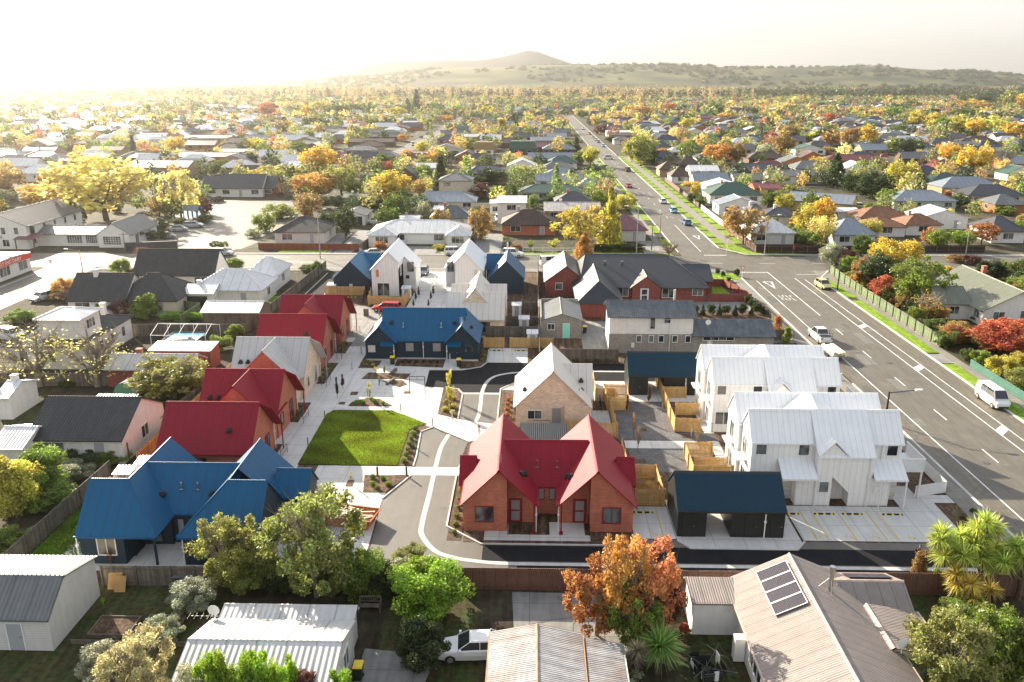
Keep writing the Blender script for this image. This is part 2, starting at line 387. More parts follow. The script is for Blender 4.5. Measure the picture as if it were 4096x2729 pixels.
# ------------------------------------------------------------------ plants
def leaf_mesh(pos, size, aspect=1., tone=None, up=.0, dirs=None):
    n = len(pos)
    if dirs is None:
        nr = rng.normal(size=(n, 3)); nr[:, 2] += up; nr /= np.linalg.norm(nr, axis=1)[:, None]
        t = rng.normal(size=(n, 3)); t -= (t*nr).sum(1)[:, None]*nr; t /= np.linalg.norm(t, axis=1)[:, None]
    else:
        t = dirs/np.linalg.norm(dirs, axis=1)[:, None]; nr = rng.normal(size=(n, 3)); nr -= (t*nr).sum(1)[:, None]*t; nr /= np.linalg.norm(nr, axis=1)[:, None]
    b = np.cross(nr, t)
    s = (size*(.6+.8*rng.random(n)))[:, None] if np.isscalar(size) else size[:, None]
    h = s*aspect/2; w = s/2
    v = np.stack([pos-t*h, pos+b*w*.7, pos+t*h, pos-b*w*.7], 1).reshape(-1, 3)
    f = np.arange(4*n).reshape(-1, 4)
    if tone is None: tone = rng.random(n)
    return v, f, tone
def mk_mesh(name, v, f, tone, m, col=None):
    me = bpy.data.meshes.new(name); n = len(f)
    me.vertices.add(len(v)); me.vertices.foreach_set('co', v.astype(np.float32).ravel())
    me.loops.add(f.size); me.loops.foreach_set('vertex_index', f.astype(np.int32).ravel())
    me.polygons.add(n); k = f.shape[1]
    me.polygons.foreach_set('loop_start', np.arange(0, n*k, k, dtype=np.int32))
    me.update(calc_edges=True)
    a = me.attributes.new('tone', 'FLOAT', 'FACE'); a.data.foreach_set('value', tone.astype(np.float32))
    if col is not None:
        a = me.attributes.new('col', 'FLOAT_COLOR', 'FACE'); a.data.foreach_set('color', np.concatenate([col, np.ones((n, 1))], 1).astype(np.float32).ravel())
    me.materials.append(m); me.validate(); return me
def crown_pts(kind, n):
    """clumps of leaves filling a unit crown: radius 1, height 0..2 (scaled later)"""
    K = {'round': 64, 'dense': 60, 'cone': 60, 'column': 40, 'spread': 54, 'bare': 60, 'ball': 40, 'hedge': 60, 'willow': 60, 'wisp': 20, 'airy': 84}[kind]
    if n < 300: K = K//2
    P = []; T = []; per = max(1, n//K)
    lob = rng.normal(size=(5, 3)); lob /= np.linalg.norm(lob, axis=1)[:, None]
    for k in range(K):
        d = rng.normal(size=3); d /= np.linalg.norm(d); r = rng.random()**.28*rng.uniform(.85, 1.12)
        wob = 1+.16*max(lob@d)-.1
        if kind in ('round', 'willow'): c = np.array([d[0]*r*.86*wob, d[1]*r*.86*wob, 1.05+d[2]*r*.82]); cr = .24
        elif kind == 'dense': c = np.array([d[0]*r*.88*wob, d[1]*r*.88*wob, .95+d[2]*r*.85]); cr = .25
        elif kind == 'ball': c = np.array([d[0]*r*.74, d[1]*r*.74, 1+d[2]*r*.74]); cr = .27
        elif kind == 'airy': c = np.array([d[0]*r*.92*wob, d[1]*r*.92*wob, 1.05+d[2]*r*.86]); cr = .17
        elif kind == 'spread': c = np.array([d[0]*r*.8*wob, d[1]*r*.8*wob, 1.1+d[2]*r*.55]); cr = .27
        elif kind == 'bare': c = np.array([d[0]*r*.85, d[1]*r*.85, 1.1+d[2]*r*.8]); cr = .26
        elif kind == 'cone':
            z = rng.random()**1.5; a = rng.random()*6.28; rr = (1-z)*.78*rng.random()**.4; c = np.array([rr*math.cos(a), rr*math.sin(a), .12+z*1.8]); cr = .13+.2*(1-z)
        elif kind == 'column':
            z = rng.random(); a = rng.random()*6.28; rr = .55*math.sin(min(1, .25+z*1.1)*math.pi)**.6*rng.random()**.4 if z < .82 else .15; c = np.array([rr*math.cos(a), rr*math.sin(a), .15+z*1.7]); cr = .3
        elif kind == 'hedge': c = np.array([(rng.random()*2-1)*.85, (rng.random()*2-1)*.85, .25+rng.random()*1.55]); cr = .22
        elif kind == 'wisp':
            z = rng.random(); a = rng.random()*6.28; c = np.array([.5*math.cos(a)*z, .5*math.sin(a)*z, .4+z*1.5]); cr = .25
        q = rng.normal(size=(per, 3)); q /= np.linalg.norm(q, axis=1)[:, None]; q *= (rng.random(per)**.45)[:, None]*cr*(.7+.6*rng.random())
        if kind == 'willow': q[:, 2] *= 1.5; q[:, 2] -= .1
        P.append(c+q); T.append(np.clip(rng.random()*.55+rng.random(per)*.5, 0, 1))
    return np.concatenate(P), np.concatenate(T)
def trunk_mesh(name, rad, forks, top=1.5, m='bark_wood', bareness=0):
    mb = MB(); st = random.getstate(); random.seed(len(name)*7+forks)
    mb.tube((0, 0, -.02), (0.02, 0.01, .55), rad, rad*.7, 7)
    for k in range(forks):
        a = k*2.4+random.random(); r = .25+.3*random.random(); z = top*(.55+.4*random.random())
        p1 = (r*.45*math.cos(a), r*.45*math.sin(a), .5+.3*(z-.5)); p2 = (r*math.cos(a), r*math.sin(a), z)
        mb.tube((0.015, .01, .5), p1, rad*.55, rad*.35, 5); mb.tube(p1, p2, rad*.35, rad*.1, 4)
        for j in range(2+bareness):
            a2 = a+random.uniform(-1, 1); p3 = (p2[0]+.35*math.cos(a2), p2[1]+.35*math.sin(a2), p2[2]+random.uniform(-.05, .4))
            q = Vector(p1).lerp(Vector(p2), random.uniform(.3, 1)); mb.tube(q, p3, rad*.16, rad*.04, 3)
            for i in range(2*bareness):
                s = Vector(q).lerp(Vector(p3), random.random()); e = s+Vector((random.uniform(-.2, .2), random.uniform(-.2, .2), random.uniform(0, .25)))
                mb.tube(s, e, rad*.05, rad*.02, 3)
    o = mb.build(name, M[m]); me = o.data; bpy.data.objects.remove(o); random.setstate(st); return me
PROTO = {}
def proto(kind, lod, var):
    k = (kind, lod, var)
    if k in PROTO: return PROTO[k]
    n, s = {0: (19000, .062), 1: (8500, .075), 2: (2800, .11), 3: (800, .19)}[lod]
    if kind == 'bare': n = n//16; s *= .8
    if kind == 'airy': n = int(n*.62)
    if kind == 'wisp': n = n//6; s *= 1.3
    P, T = crown_pts(kind, n)
    v, f, t = leaf_mesh(P, s, 1.3, T, up=.3)
    PROTO[k] = mk_mesh('crown_'+kind, v, f, t, M['foliage']); return PROTO[k]
TRUNKS = {}
def trunk(kind):
    if kind not in TRUNKS:
        TRUNKS[kind] = {'bare': lambda: trunk_mesh('bare_trunk', .08, 14, 1.8, 'pale_wood', 4), 'cone': lambda: trunk_mesh('cone_trunk', .05, 3, 1.2), 'airy': lambda: trunk_mesh('airy_trunk', .06, 12, 1.75, 'pale_wood', 3)}.get(kind, lambda: trunk_mesh('trunk_'+kind, .06, 7, 1.4, 'bark_wood', 1))()
    return TRUNKS[kind]
FC = {'G': (.052, .08, .02), 'g': (.11, .15, .02), 'o': (.30, .31, .07), 'l': (.24, .38, .012), 'y': (.50, .43, .06), 'Y': (.62, .41, .04),
      'O': (.54, .27, .06), 'r': (.48, .10, .045), 'b': (.36, .23, .07), 's': (.38, .40, .25), 'w': (.72, .64, .20), 'p': (.13, .045, .035), 'm': (.21, .28, .03), 'k': (.40, .16, .045), 'c': (.58, .22, .09), 'n': (.50, .42, .22)}
TREES = []
def jit(c, a=.12):
    k = 1+random.uniform(-a, a); return tuple(max(0, q*k*(1+random.uniform(-a*.5, a*.5))) for q in c)
def plant(x, y, h, r, kind, colk, label, cat='tree', lod=None, group=None, var=None, name=None, lift=None, colr=None):
    if lod is None: lod = 0 if y < 75 else 1 if y < 170 else 2 if y < 420 else 3
    var = random.randrange(3) if var is None else var
    nm = name or {'cone': 'conifer', 'column': 'column_tree', 'ball': 'round_shrub', 'hedge': 'hedge', 'bare': 'bare_tree', 'willow': 'willow_tree'}.get(kind, 'tree' if cat == 'tree' else 'shrub')
    e = empty(nm, (x, y, 0), random.uniform(0, 6.28) if kind != 'hedge' else 0, label, cat, group); 
    c = bpy.data.objects.new('crown', proto(kind, lod, var)); COL.objects.link(c); c.parent = e
    if lift is None: lift = {'airy': .14, 'round': .16, 'spread': .2, 'bare': .12, 'willow': .05}.get(kind, .0)
    lift = lift*h if cat == 'tree' else 0
    base = {'round': .2, 'airy': .2, 'willow': .15, 'spread': .3, 'bare': .2}.get(kind, 0.)
    zs = (h-lift)/(2.0-base-.02 if kind in ('round', 'willow', 'bare', 'dense', 'airy') else 1.85 if kind == 'spread' else 1.95)
    c.scale = (r, r, zs); c.location = (0, 0, lift-base*zs)
    cc = colr or FC[colk]; c.color = (*jit(cc), 1)
    t = bpy.data.objects.new('trunk', trunk(kind)); COL.objects.link(t); t.parent = e; t.scale = (max(r*.9, .5), max(r*.9, .5), h/2)
    TREES.append((x, y, r))
    return e
# ------------------------------------------------------------------ setting: ground, roads, paths, planting
def sheet(name, polys, m, z, top=None, kind='structure', label=None):
    mb = MB()
    for k, p in enumerate(polys):      # each piece a hair above the one before, so that overlaps never share a plane
        d = k*.00025 if len(polys) < 70 else 0
        if top is None: mb.poly([(x, y, z+d) for x, y in p])
        else: mb.prism(p, z, top+d)
    o = mb.build(name, M[m]); return tag(o, label, None, None, kind)
def rect(x0, x1, y0, y1): return [(x0, y0), (x1, y0), (x1, y1), (x0, y1)]
sheet('ground', [rect(-1500, 1500, -40, 1500)], 'ground', 0)
sheet('countryside', [rect(-30000, 30000, 1500, 30000), rect(-30000, -1500, -40, 1500), rect(1500, 30000, -40, 1500)], 'far_ground', -.02)
# streets
sheet('cross_street_road', [rect(-260, 38.3, 154.2, 167.3), rect(38.3, 260, 154.2, 167.3), rect(56, 260, 167.3, 169)], 'asphalt', .012)
sheet('long_street_road', [rect(30.8, 40.1, 167.3, 880), rect(38.3, 51.9, -20, 154.2), [(40.1, 167.3), (44.5, 167.3), (40.1, 174)], [(51.9, 154.2), (51.9, 147), (56, 154.2)]], 'asphalt', .016)
sheet('road_shoulder', [rect(49.5, 51.9, -20, 146), rect(38.4, 40.3, -20, 150)], 'shoulder', .02)
sheet('side_street_road', [rect(-93.4, -83.5, 40, 154.2), rect(-70, -61, 392, 840), rect(-240, 240, 392, 402)], 'asphalt', .008)
sheet('hotel_car_park', [[(-96, 176), (-62, 172.5), (-58, 200), (-60, 228), (-68, 247), (-96, 247)]], 'asphalt_grey', .02)
sheet('car_park_entry', [rect(-76, -63, 167.3, 176)], 'asphalt_grey', .024)
# road markings
mk = []
def ln(x0, x1, y0, y1): mk.append(rect(x0, x1, y0, y1))
ln(40.42, 40.56, 20, 146); ln(47.85, 47.99, 20, 148); ln(49.36, 49.48, 20, 147)
for k in range(9): ln(44.13, 44.27, 113-10.25*k, 116-10.25*k)
ln(44.2, 44.36, 123, 153.2)
for y in (117.3, 98.9, 79.6, 61): mk.append([(48.0, y-1.2), (49.36, y+.2), (49.36, y+1.5), (48.0, y+.2)])
ln(39.2, 44.2, 152.6, 152.9); ln(49.3, 56, 151.2, 151.4); ln(35.5, 40.1, 168.3, 168.7); ln(35.45, 35.6, 172, 206)
for k in range(54): ln(35.4, 35.55, 216+k*12, 219+k*12)
for k in range(40): ln(-200+k*10.2, -197+k*10.2, 160.6, 160.75)
for cx, cy, s in ((42.2, 142, 1.7), (38.0, 188, 1.5)):   # give-way triangles
    a = [(cx-s*.55, cy+3.2*s*.6), (cx+s*.55, cy+3.2*s*.6), (cx, cy-1.2*s)]; q = [(cx-s*.3, cy+2.9*s*.6), (cx+s*.3, cy+2.9*s*.6), (cx, cy-.4*s)]
    for i in range(3): j = (i+1) % 3; mk.append([a[i], a[j], q[j], q[i]])
for r_, yy in ((0, 134.2), (1, 132.3)):   # worn lettering on the road
    for k in range(4): ln(41.3+k*.62, 41.4+k*.62, yy, yy+1.3); ln(41.4+k*.62, 41.75+k*.62, yy+(1.15 if (k+r_) % 2 else 0), yy+(1.3 if (k+r_) % 2 else .15))
ln(-92.5, -92.3, 60, 150); mk += [[(-88, 103), (-84.6, 103), (-84.6, 103.4), (-88, 103.4)], rect(-72, -62, 166.6, 166.75)]
sheet('road_markings', mk, 'line_white', .026)
random.seed(12); pt = []; pl = []
for k in range(16):
    x, y = random.uniform(38.8, 49), random.uniform(50, 148); w, l = random.uniform(.5, 1.8), random.uniform(1, 7); (pt if k % 2 else pl).append(rect(x, x+w, y, y+l))
for k in range(26): x, y = random.uniform(31.2, 38.5), random.uniform(170, 380); (pt if k % 2 else pl).append(rect(x, x+random.uniform(.6, 1.5), y, y+random.uniform(2, 12)))
for k in range(16): x, y = random.uniform(-80, 35), random.uniform(155, 164); (pt if k % 2 else pl).append(rect(x, x+random.uniform(2, 9), y, y+random.uniform(.5, 2)))
sheet('road_patches', pt, 'asphalt_patch', .0215); sheet('road_patches', pl, 'asphalt_pale', .0225)
def crack(x, y, dx, dy, n, w=.05):
    o = []
    for k in range(n):
        x2, y2 = x+dx+random.uniform(-.25, .25), y+dy+random.uniform(-.25, .25); v = Vector((x2-x, y2-y)).normalized(); o.append([(x-v.y*w/2, y+v.x*w/2), (x2-v.y*w/2, y2+v.x*w/2), (x2+v.y*w/2, y2-v.x*w/2), (x+v.y*w/2, y-v.x*w/2)]); x, y = x2, y2
    return o
cr = []
for a in ((41.5, 60, .05, 1, 60), (46.2, 80, .03, 1, 50), (44.2, 40, 0, 1, 70), (39, 150, .9, .3, 14), (34, 175, 0, 1.2, 90), (-80, 160.4, 1.2, 0, 95), (36, 156, .8, .5, 16), (-1, 46, .6, .25, 12), (2, 50, .1, -.5, 14), (5, 44.5, -.2, .5, 10)): cr += crack(*a)
sheet('road_cracks', cr, 'asphalt_patch', .0245)
mh = []
for x, y in ((45.8, 101), (43, 72), (35, 200), (-30, 159), (10, 161), (-10.4, 66), (-7.3, 62), (-5.8, 84)): mh.append([(x+.35*math.cos(a*.628), y+.35*math.sin(a*.628)) for a in range(10)])
sheet('manhole_covers', mh, 'asphalt_patch', .047)
# verges, kerbs and footpaths of the streets
kb = []; vg = []; fp = []
for x0, x1, y0, y1 in ((51.9, 52.15, 20, 147), (38.1, 38.35, 20, 93), (38.1, 38.35, 99.5, 148), (39.95, 40.2, 176, 392), (30.6, 30.85, 171, 392), (39.95, 40.2, 402, 1000), (30.6, 30.85, 402, 1000)): kb.append(rect(x0, x1, y0, y1))
kb += [rect(-83.9, 37, 153.9, 154.2), rect(-62, 29, 167.3, 167.6), rect(44.5, 240, 168.9, 169.2), rect(56, 240, 153.9, 154.2), [(40.2, 176), (39.9, 176), (44.3, 168.8), (44.6, 169.1)], [(52.1, 147), (51.9, 147), (55.8, 154.2), (56.1, 154)]]
sheet('kerbs', kb, 'kerb', 0, .13)
gaps = [(107, 111), (63, 66)]
for y0, y1 in ((20, 88), (90.5, 100.5), (105, 132), (134, 146.5)): vg.append(rect(52.15, 53.9, y0, y1))
for y in range(24): 
    y0 = 180+y*9.2; vg.append(rect(40.2, 42.3, y0, y0+7.4)); vg.append(rect(44.6, 46.6, y0+1, y0+8.6))
    if y % 2 == 0: vg.append(rect(28.6, 30.6, 176+y*9, 186+y*9))
vg += [[(42.2, 171.6), (45, 169.3), (56, 169.3), (56, 170.3), (46.6, 171), (44, 181), (40.2, 181)], rect(-36, -33, 168.9, 171), rect(-53, -43, 168.9, 171.5), rect(-19, -13, 168.8, 170.2), rect(-2, 29, 168.2, 170), rect(28.5, 37.8, 146, 151.5)]
sheet('grass_verge', vg, 'grass', 0, .1)
fp += [rect(53.9, 55.2, 20, 152), rect(42.3, 44.6, 172, 392), rect(27, 28.6, 170, 392), rect(-62, 28, 167.6, 168.9), rect(60, 240, 169.2, 171), rect(-83, 36.5, 152, 153.9), rect(36.3, 38.1, 20, 150), rect(53, 56, 148, 154), rect(60, 240, 151.8, 153.9)]
sheet('footpaths', fp, 'footpath', 0, .08)
sheet('driveways', [rect(-48, -42, 168.9, 192), rect(-41.5, -37.5, 168.9, 196), rect(-31, -20, 168.9, 176.5), rect(-12.5, -6.5, 168.9, 192), rect(23.5, 27, 168.9, 184), rect(52.2, 55.2, 101, 104.6), rect(12, 37, 125.5, 131), rect(7, 10.3, 104, 119), rect(-33, -20, 106, 127)], 'concrete_old', .03)
# the new housing court
sheet('site_soil', [rect(-34, 37.8, 50.6, 56), rect(-36, 37.8, 56, 152)], 'bark', .006)
conc = [rect(-24.5, -21.7, 57.5, 118), [(-21.7, 82.5), (-10.9, 79.2), (-3.5, 79.2), (-3.5, 97), (-21.7, 98.6)], rect(-19.8, -6.5, 68.1, 69.9), [(-12.7, 62.9), (-12.3, 50.9), (-19.5, 50.9), (-19.8, 68.1), (-12.5, 68.1)],
        rect(-3.5, -1.7, 69.9, 92), rect(-6.8, 9, 68.3, 72), rect(-24.5, -18, 106.5, 118.5), rect(-19.8, -14.5, 118, 154), [(-14.5, 126), (-8.2, 126), (-8.2, 132), (-14.5, 139)], rect(-20, -12.8, 139, 153.9), rect(-3.6, -1.7, 57.2, 60), rect(1.6, 4.4, 57.2, 60), rect(-3.6, 4.8, 57.1, 58.0),
        rect(8.3, 11.55, 57.6, 62.8), rect(21.5, 31.4, 57.6, 63.2), rect(11.6, 21.3, 56.3, 64), rect(-5.5, -.4, 99.8, 105.8), rect(7.2, 19.2, 86.8, 93.3), rect(9.4, 16.6, 74.4, 76.2), rect(31.3, 34.5, 58.5, 67), rect(34.5, 37.8, 64, 65.4), rect(17.8, 18.8, 70, 86), rect(6.5, 8.5, 78, 84),
        rect(-26.2, -24.5, 74.5, 80), rect(-26.2, -24.5, 85.6, 86.9), rect(-26.2, -24.5, 86.8, 91.5), rect(-26.2, -24.5, 99.2, 103), rect(-25.6, -24.5, 108, 110), rect(-19.2, -17.2, 97, 101), rect(-11, -9, 97, 101), rect(-34, -20, 52.2, 54.2), rect(-35.5, -33.3, 53, 56), rect(-29.8, -25.4, 53, 57)]
sheet('paved_court', conc, 'concrete', .03)
sheet('court_pavers', [[(8.8, 76.4), (9.3, 86.8), (14.8, 86.8), (14.8, 78.2), (18.8, 78.2), (18.8, 76.2), (15.2, 76.2)], rect(9.6, 17.5, 69.2, 74.4)], 'pavers', .036)
lane = [[(-12.0, 50.75), (-12.7, 63.6), (-10.9, 67.8), (-10.9, 72), (-11.2, 77.8), (-10.1, 79), (-8.3, 77.2), (-6.2, 75.4), (-6.7, 69.9), (-6.7, 59.1), (-3.8, 56.5), (8.2, 56.5), (8.5, 57.4), (11.6, 57.4), (12.4, 56.1), (20.6, 56.1), (21.6, 57.4), (31.4, 57.4), (36, 56), (38.2, 55), (38.2, 50.9)],
        [(-7.7, 81.1), (-7.8, 88.6), (-3.5, 88.6), (-3.5, 80)]]
sheet('lane_asphalt', lane[1:], 'asphalt_grey', .042); sheet('court_lane', lane[:1], 'asphalt_grey', .042)
sheet('fresh_asphalt', [[(-12.6, 96.6), (-12.4, 90.9), (-8.4, 90.4), (-7.8, 89.1), (-3.5, 89.1), (-3.5, 90.3), (-1.9, 92.6), (7.2, 93.3), (38.3, 93.3), (38.3, 99.4), (-5.5, 99.7), (-6.1, 98.1), (-8.6, 96.7)], rect(-3.6, 38.2, 54.15, 56.35), rect(-.9, 38.2, 50.9, 53.6), rect(-23, -15, 119.5, 125), [(-37.5, 122), (-34.9, 122), (-34.9, 153.9), (-38, 153.9)]], 'asphalt_new', .046)
sheet('court_crossing', [rect(-12.4, -6.6, 68.1, 69.75), [(-10.1, 79.1), (-6.1, 75.5), (-3.5, 77), (-3.5, 79.6), (-7.7, 81.2)]], 'concrete', .05)
def strip(pts, w):
    out = []
    for i in range(len(pts)-1):
        a, b = Vector(pts[i]), Vector(pts[i+1]); d = (b-a).normalized(); n = Vector((-d.y, d.x))*w/2; e = d*w*.12
        out.append([tuple(a-n-e), tuple(b-n+e), tuple(b+n+e), tuple(a+n-e)])
    return out
def curve(pts, n=5):
    o = []
    P = [Vector(p) for p in pts]; P = [P[0]*2-P[1]]+P+[P[-1]*2-P[-2]]
    for i in range(1, len(P)-2):
        for k in range(n):
            t = k/n; a, b, c, d = P[i-1:i+3]
            o.append(tuple(.5*((2*b)+(c-a)*t+(2*a-5*b+4*c-d)*t*t+(3*b-a-3*c+d)*t**3)))
    return o+[tuple(P[-2])]
def channel(pts, w, z, name='drain_channel', m='kerb'):
    mb = MB(); P = curve(pts); L = []
    for i, p in enumerate(P):
        a = Vector(P[max(0, i-1)]); b = Vector(P[min(len(P)-1, i+1)]); d = (b-a).normalized(); n = Vector((-d.y, d.x))*w/2; p = Vector(p)
        L.append((p-n, p+n))
    for i in range(len(L)-1): mb.poly([(*L[i][0], z), (*L[i+1][0], z), (*L[i+1][1], z), (*L[i][1], z)])
    return tag(mb.build(name, M[m]), None, None, None, 'structure')
channel([(-8.3, 77.2), (-8.75, 74), (-8.8, 70), (-8.75, 64), (-8.75, 59.5), (-8.5, 57.6), (-7.2, 55.4), (-5.6, 54.5), (-4.0, 54.1), (-2, 53.85), (2, 53.8), (20, 53.8), (38.2, 53.8)], .42, .054)
channel([(-6.2, 79.4), (-5.6, 81.8), (-5.55, 86), (-5.6, 89), (-5.3, 92.2), (-4.6, 94.2), (-3.5, 95.3), (-1.4, 96.1), (3, 96.6), (20, 96.7), (38.3, 96.7)], .42, .056)
# thin concrete kerbs of the court
for pts in ([(-12.7, 63.6), (-10.9, 67.9)], [(-10.9, 69.9), (-10.9, 72), (-11.2, 77.8), (-10.1, 79)], [(-6.7, 68), (-6.7, 59.1), (-3.8, 56.5), (4.7, 56.5), (8.2, 56.6), (8.4, 57.5)], [(-7.7, 81.3), (-7.8, 88.6), (-8.4, 90.1), (-10, 90.7)], [(-3.5, 80), (-3.5, 90.3), (-1.9, 92.3), (-1.7, 93.2)], [(-12.6, 96.7), (-8.6, 96.7), (-6.3, 97.9), (-5.6, 99.7), (-5.6, 105)], [(11.6, 57.4), (12.4, 56.2), (20.6, 56.2), (21.5, 57.4)], [(-34.7, 122), (-34.7, 150)], [(-38, 122), (-38, 150)]):
    sheet('court_kerbs', strip(pts, .14), 'kerb', .03, .12)
sheet('court_lawn', [[(-21.8, 70), (-22, 82.3), (-21.5, 83.3), (-20.9, 83.4), (-15.1, 83.4), (-10.9, 79.9), (-12.5, 78.3), (-12.4, 70)]], 'lawn_soil', .04, .075)
sheet('garden_beds', [[(-12.4, 70), (-12.5, 78.3), (-11.1, 79.6), (-10.3, 79), (-11.3, 77.8), (-11, 70)], [(-14.6, 64.7), (-15.1, 68), (-11, 68), (-12.7, 64.7)], [(-10, 82.6), (-10.2, 90.6), (-8.5, 90), (-7.9, 88.6), (-7.8, 81.3)],
       [(-20.2, 84.6), (-15.2, 84.7), (-17, 86.8), (-18.5, 87.2), (-20, 85.8)], [(-20.4, 93.3), (-15, 93.4), (-14.7, 95.3), (-20, 95.6)], [(-18, 92.8), (-15.4, 90.6), (-14.6, 91.6), (-15.4, 93)],
       rect(-21.6, -19.3, 97.3, 99.9), rect(-17, -11.2, 98.4, 100.8), [(-8.8, 97.2), (-6.4, 98.2), (-5.7, 100), (-5.9, 105), (-6.6, 105), (-6.7, 99.8), (-8.8, 99.6)], rect(-16.4, -15.8, 65.8, 67), rect(-21.4, -20.7, 85.1, 85.8), rect(-20.7, -19.9, 88, 89), rect(-14.6, -13.9, 88.6, 89.3), rect(-6.5, -5.4, 57, 68), rect(-5.2, -3.6, 56.8, 58.4), rect(4.8, 8.2, 56.8, 58.6), rect(-1.6, 1.4, 58, 61.2),
       rect(-26, -24.5, 92, 98.8), rect(-26, -24.5, 80.2, 85.5), rect(-26.3, -24.5, 103.5, 107.8), rect(-3.4, -1.7, 78, 90), rect(34.5, 37.9, 57, 63.8), rect(33.5, 36.5, 65.6, 67), rect(11.2, 12, 78.6, 79.2), rect(9.4, 10.4, 84.6, 85.4), rect(12.6, 13.5, 86, 86.7), rect(10, 11, 71.2, 71.8), rect(15.4, 16.4, 77, 77.7), rect(3.3, 11, 99.75, 100.5)], 'bark', .04, .062)
sheet('side_lawn', [[(-38, 49), (-34.2, 49), (-34.2, 63), (-38, 65)]], 'grass', .012)
sheet('backyard_lawns', [rect(7, 10.2, 105, 108), rect(28.3, 33.5, 131.5, 141.5), rect(31, 36, 97.5, 106), rect(-49, -40.4, 124, 133), [(8, 146), (8, 150), (30, 150), (30, 146)]], 'grass', .014)
sheet('neighbour_yards', [rect(-60, 37.9, 20, 50.5), rect(-85, -37, 60, 152)], 'bare_earth', .004)
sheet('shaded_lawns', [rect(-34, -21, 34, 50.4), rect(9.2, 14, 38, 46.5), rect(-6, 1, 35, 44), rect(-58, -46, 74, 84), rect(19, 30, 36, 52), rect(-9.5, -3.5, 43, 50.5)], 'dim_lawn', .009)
sheet('concrete_yards', [[(-.9, 44.5), (-1.2, 50.3), (7.5, 50.2), (8.4, 43)], [(-10.6, 36), (-10.4, 44), (-5.8, 43.4), (-7, 36)], rect(10, 37, 109, 119), rect(-54, -48, 71, 74)], 'concrete_old', .012)
# parking bay lines and wheel stops
yl = []
for x0, x1, y0, y1 in ((10.6, 10.95, 62.3, 57.7), (22.6, 23.2, 62.4, 57.8), (23.5, 24.2, 62.3, 57.8), (25.7, 26.6, 62.4, 57.8), (28.1, 28.8, 62.4, 57.8), (29.0, 29.7, 62.4, 57.8)):
    yl.append([(x0-.05, y0), (x0+.05, y0), (x0+.05, y1), (x0-.05, y1)])
yl += [rect(-3.6, -3.52, 100, 105), rect(-2.6, -2.52, 100, 105), rect(10, 10.08, 87, 92.5), rect(-25, -24.9, 127, 133), rect(-24.2, -24.1, 127, 133)]
def wheelchair(cx, cy, s):   # painted access symbol
    for k in range(10):
        a0, a1 = 2.4+k*.42, 2.4+(k+1)*.42
        yl.append([(cx+s*.30*math.cos(a0), cy+s*.30*math.sin(a0)), (cx+s*.30*math.cos(a1), cy+s*.30*math.sin(a1)), (cx+s*.38*math.cos(a1), cy+s*.38*math.sin(a1)), (cx+s*.38*math.cos(a0), cy+s*.38*math.sin(a0))])
    yl.append(rect(cx-s*.1, cx-s*.02, cy+.1*s, cy+.62*s)); yl.append(rect(cx-s*.1, cx+s*.3, cy+.1*s, cy+.18*s)); yl.append([(cx+.24*s, cy+.14*s), (cx+.32*s, cy+.14*s), (cx+.52*s, cy-.38*s), (cx+.44*s, cy-.38*s)]); yl.append(rect(cx-.12*s, cx+.02*s, cy+.68*s, cy+.82*s)); yl.append(rect(cx+.44*s, cx+.66*s, cy-.42*s, cy-.36*s))
for cx in (9.9, 22.7, 25.2, 27.3, 30.1): wheelchair(cx, 58.2, .75)
sheet('bay_markings', yl, 'yellow_line', .036)
def wheelstop(x, y, label):
    e = empty('wheel_stop', (x, y, .03), 0, label, 'wheel stop', 'wheel stops in the parking bays')
    mb = MB(); mb.hexa([(x-.85, y-.09, .03), (x+.85, y-.09, .03), (x+.85, y+.09, .03), (x-.85, y+.09, .03)], [(x-.8, y-.05, .14), (x+.8, y-.05, .14), (x+.8, y+.05, .14), (x-.8, y+.05, .14)])
    mb.build('rubber_block', M['rubber'], e); mb = MB()
    for c in (-.6, 0, .6):
        mb = MB(); mb.hexa([(x+c-.12, y-.1, .04), (x+c+.12, y-.1, .04), (x+c+.09, y+.1, .04), (x+c-.09, y+.1, .04)], [(x+c-.08, y-.055, .145), (x+c+.08, y-.055, .145), (x+c+.06, y+.055, .145), (x+c-.06, y+.055, .145)]); mb.build('yellow_marker', M['yellow_plastic'], e)
for c, x, y, l in (('B3', 967, 427, 'wheel stop in the single bay between the red duplex and the dark carport'), ('B4', 262, 436, 'wheel stop in the bay beside the dark carport end wall'), ('B4', 500, 437, 'second wheel stop from the carport in front of the white terrace'), ('B4', 690, 438, 'third wheel stop from the carport in front of the white terrace'), ('B4', 962, 441, 'outermost wheel stop nearest the garden bed by the road'),
                   ('M2', 1665, 852, 'wheel stop nearer the blue house in the bays behind it'), ('M2', 1830, 853, 'wheel stop at the right of the bays by the timber fence'), ('M2', 688, 491, 'wheel stop in the accessible bay by the timber yard')):
    wheelstop(*G(c, x, y), l)
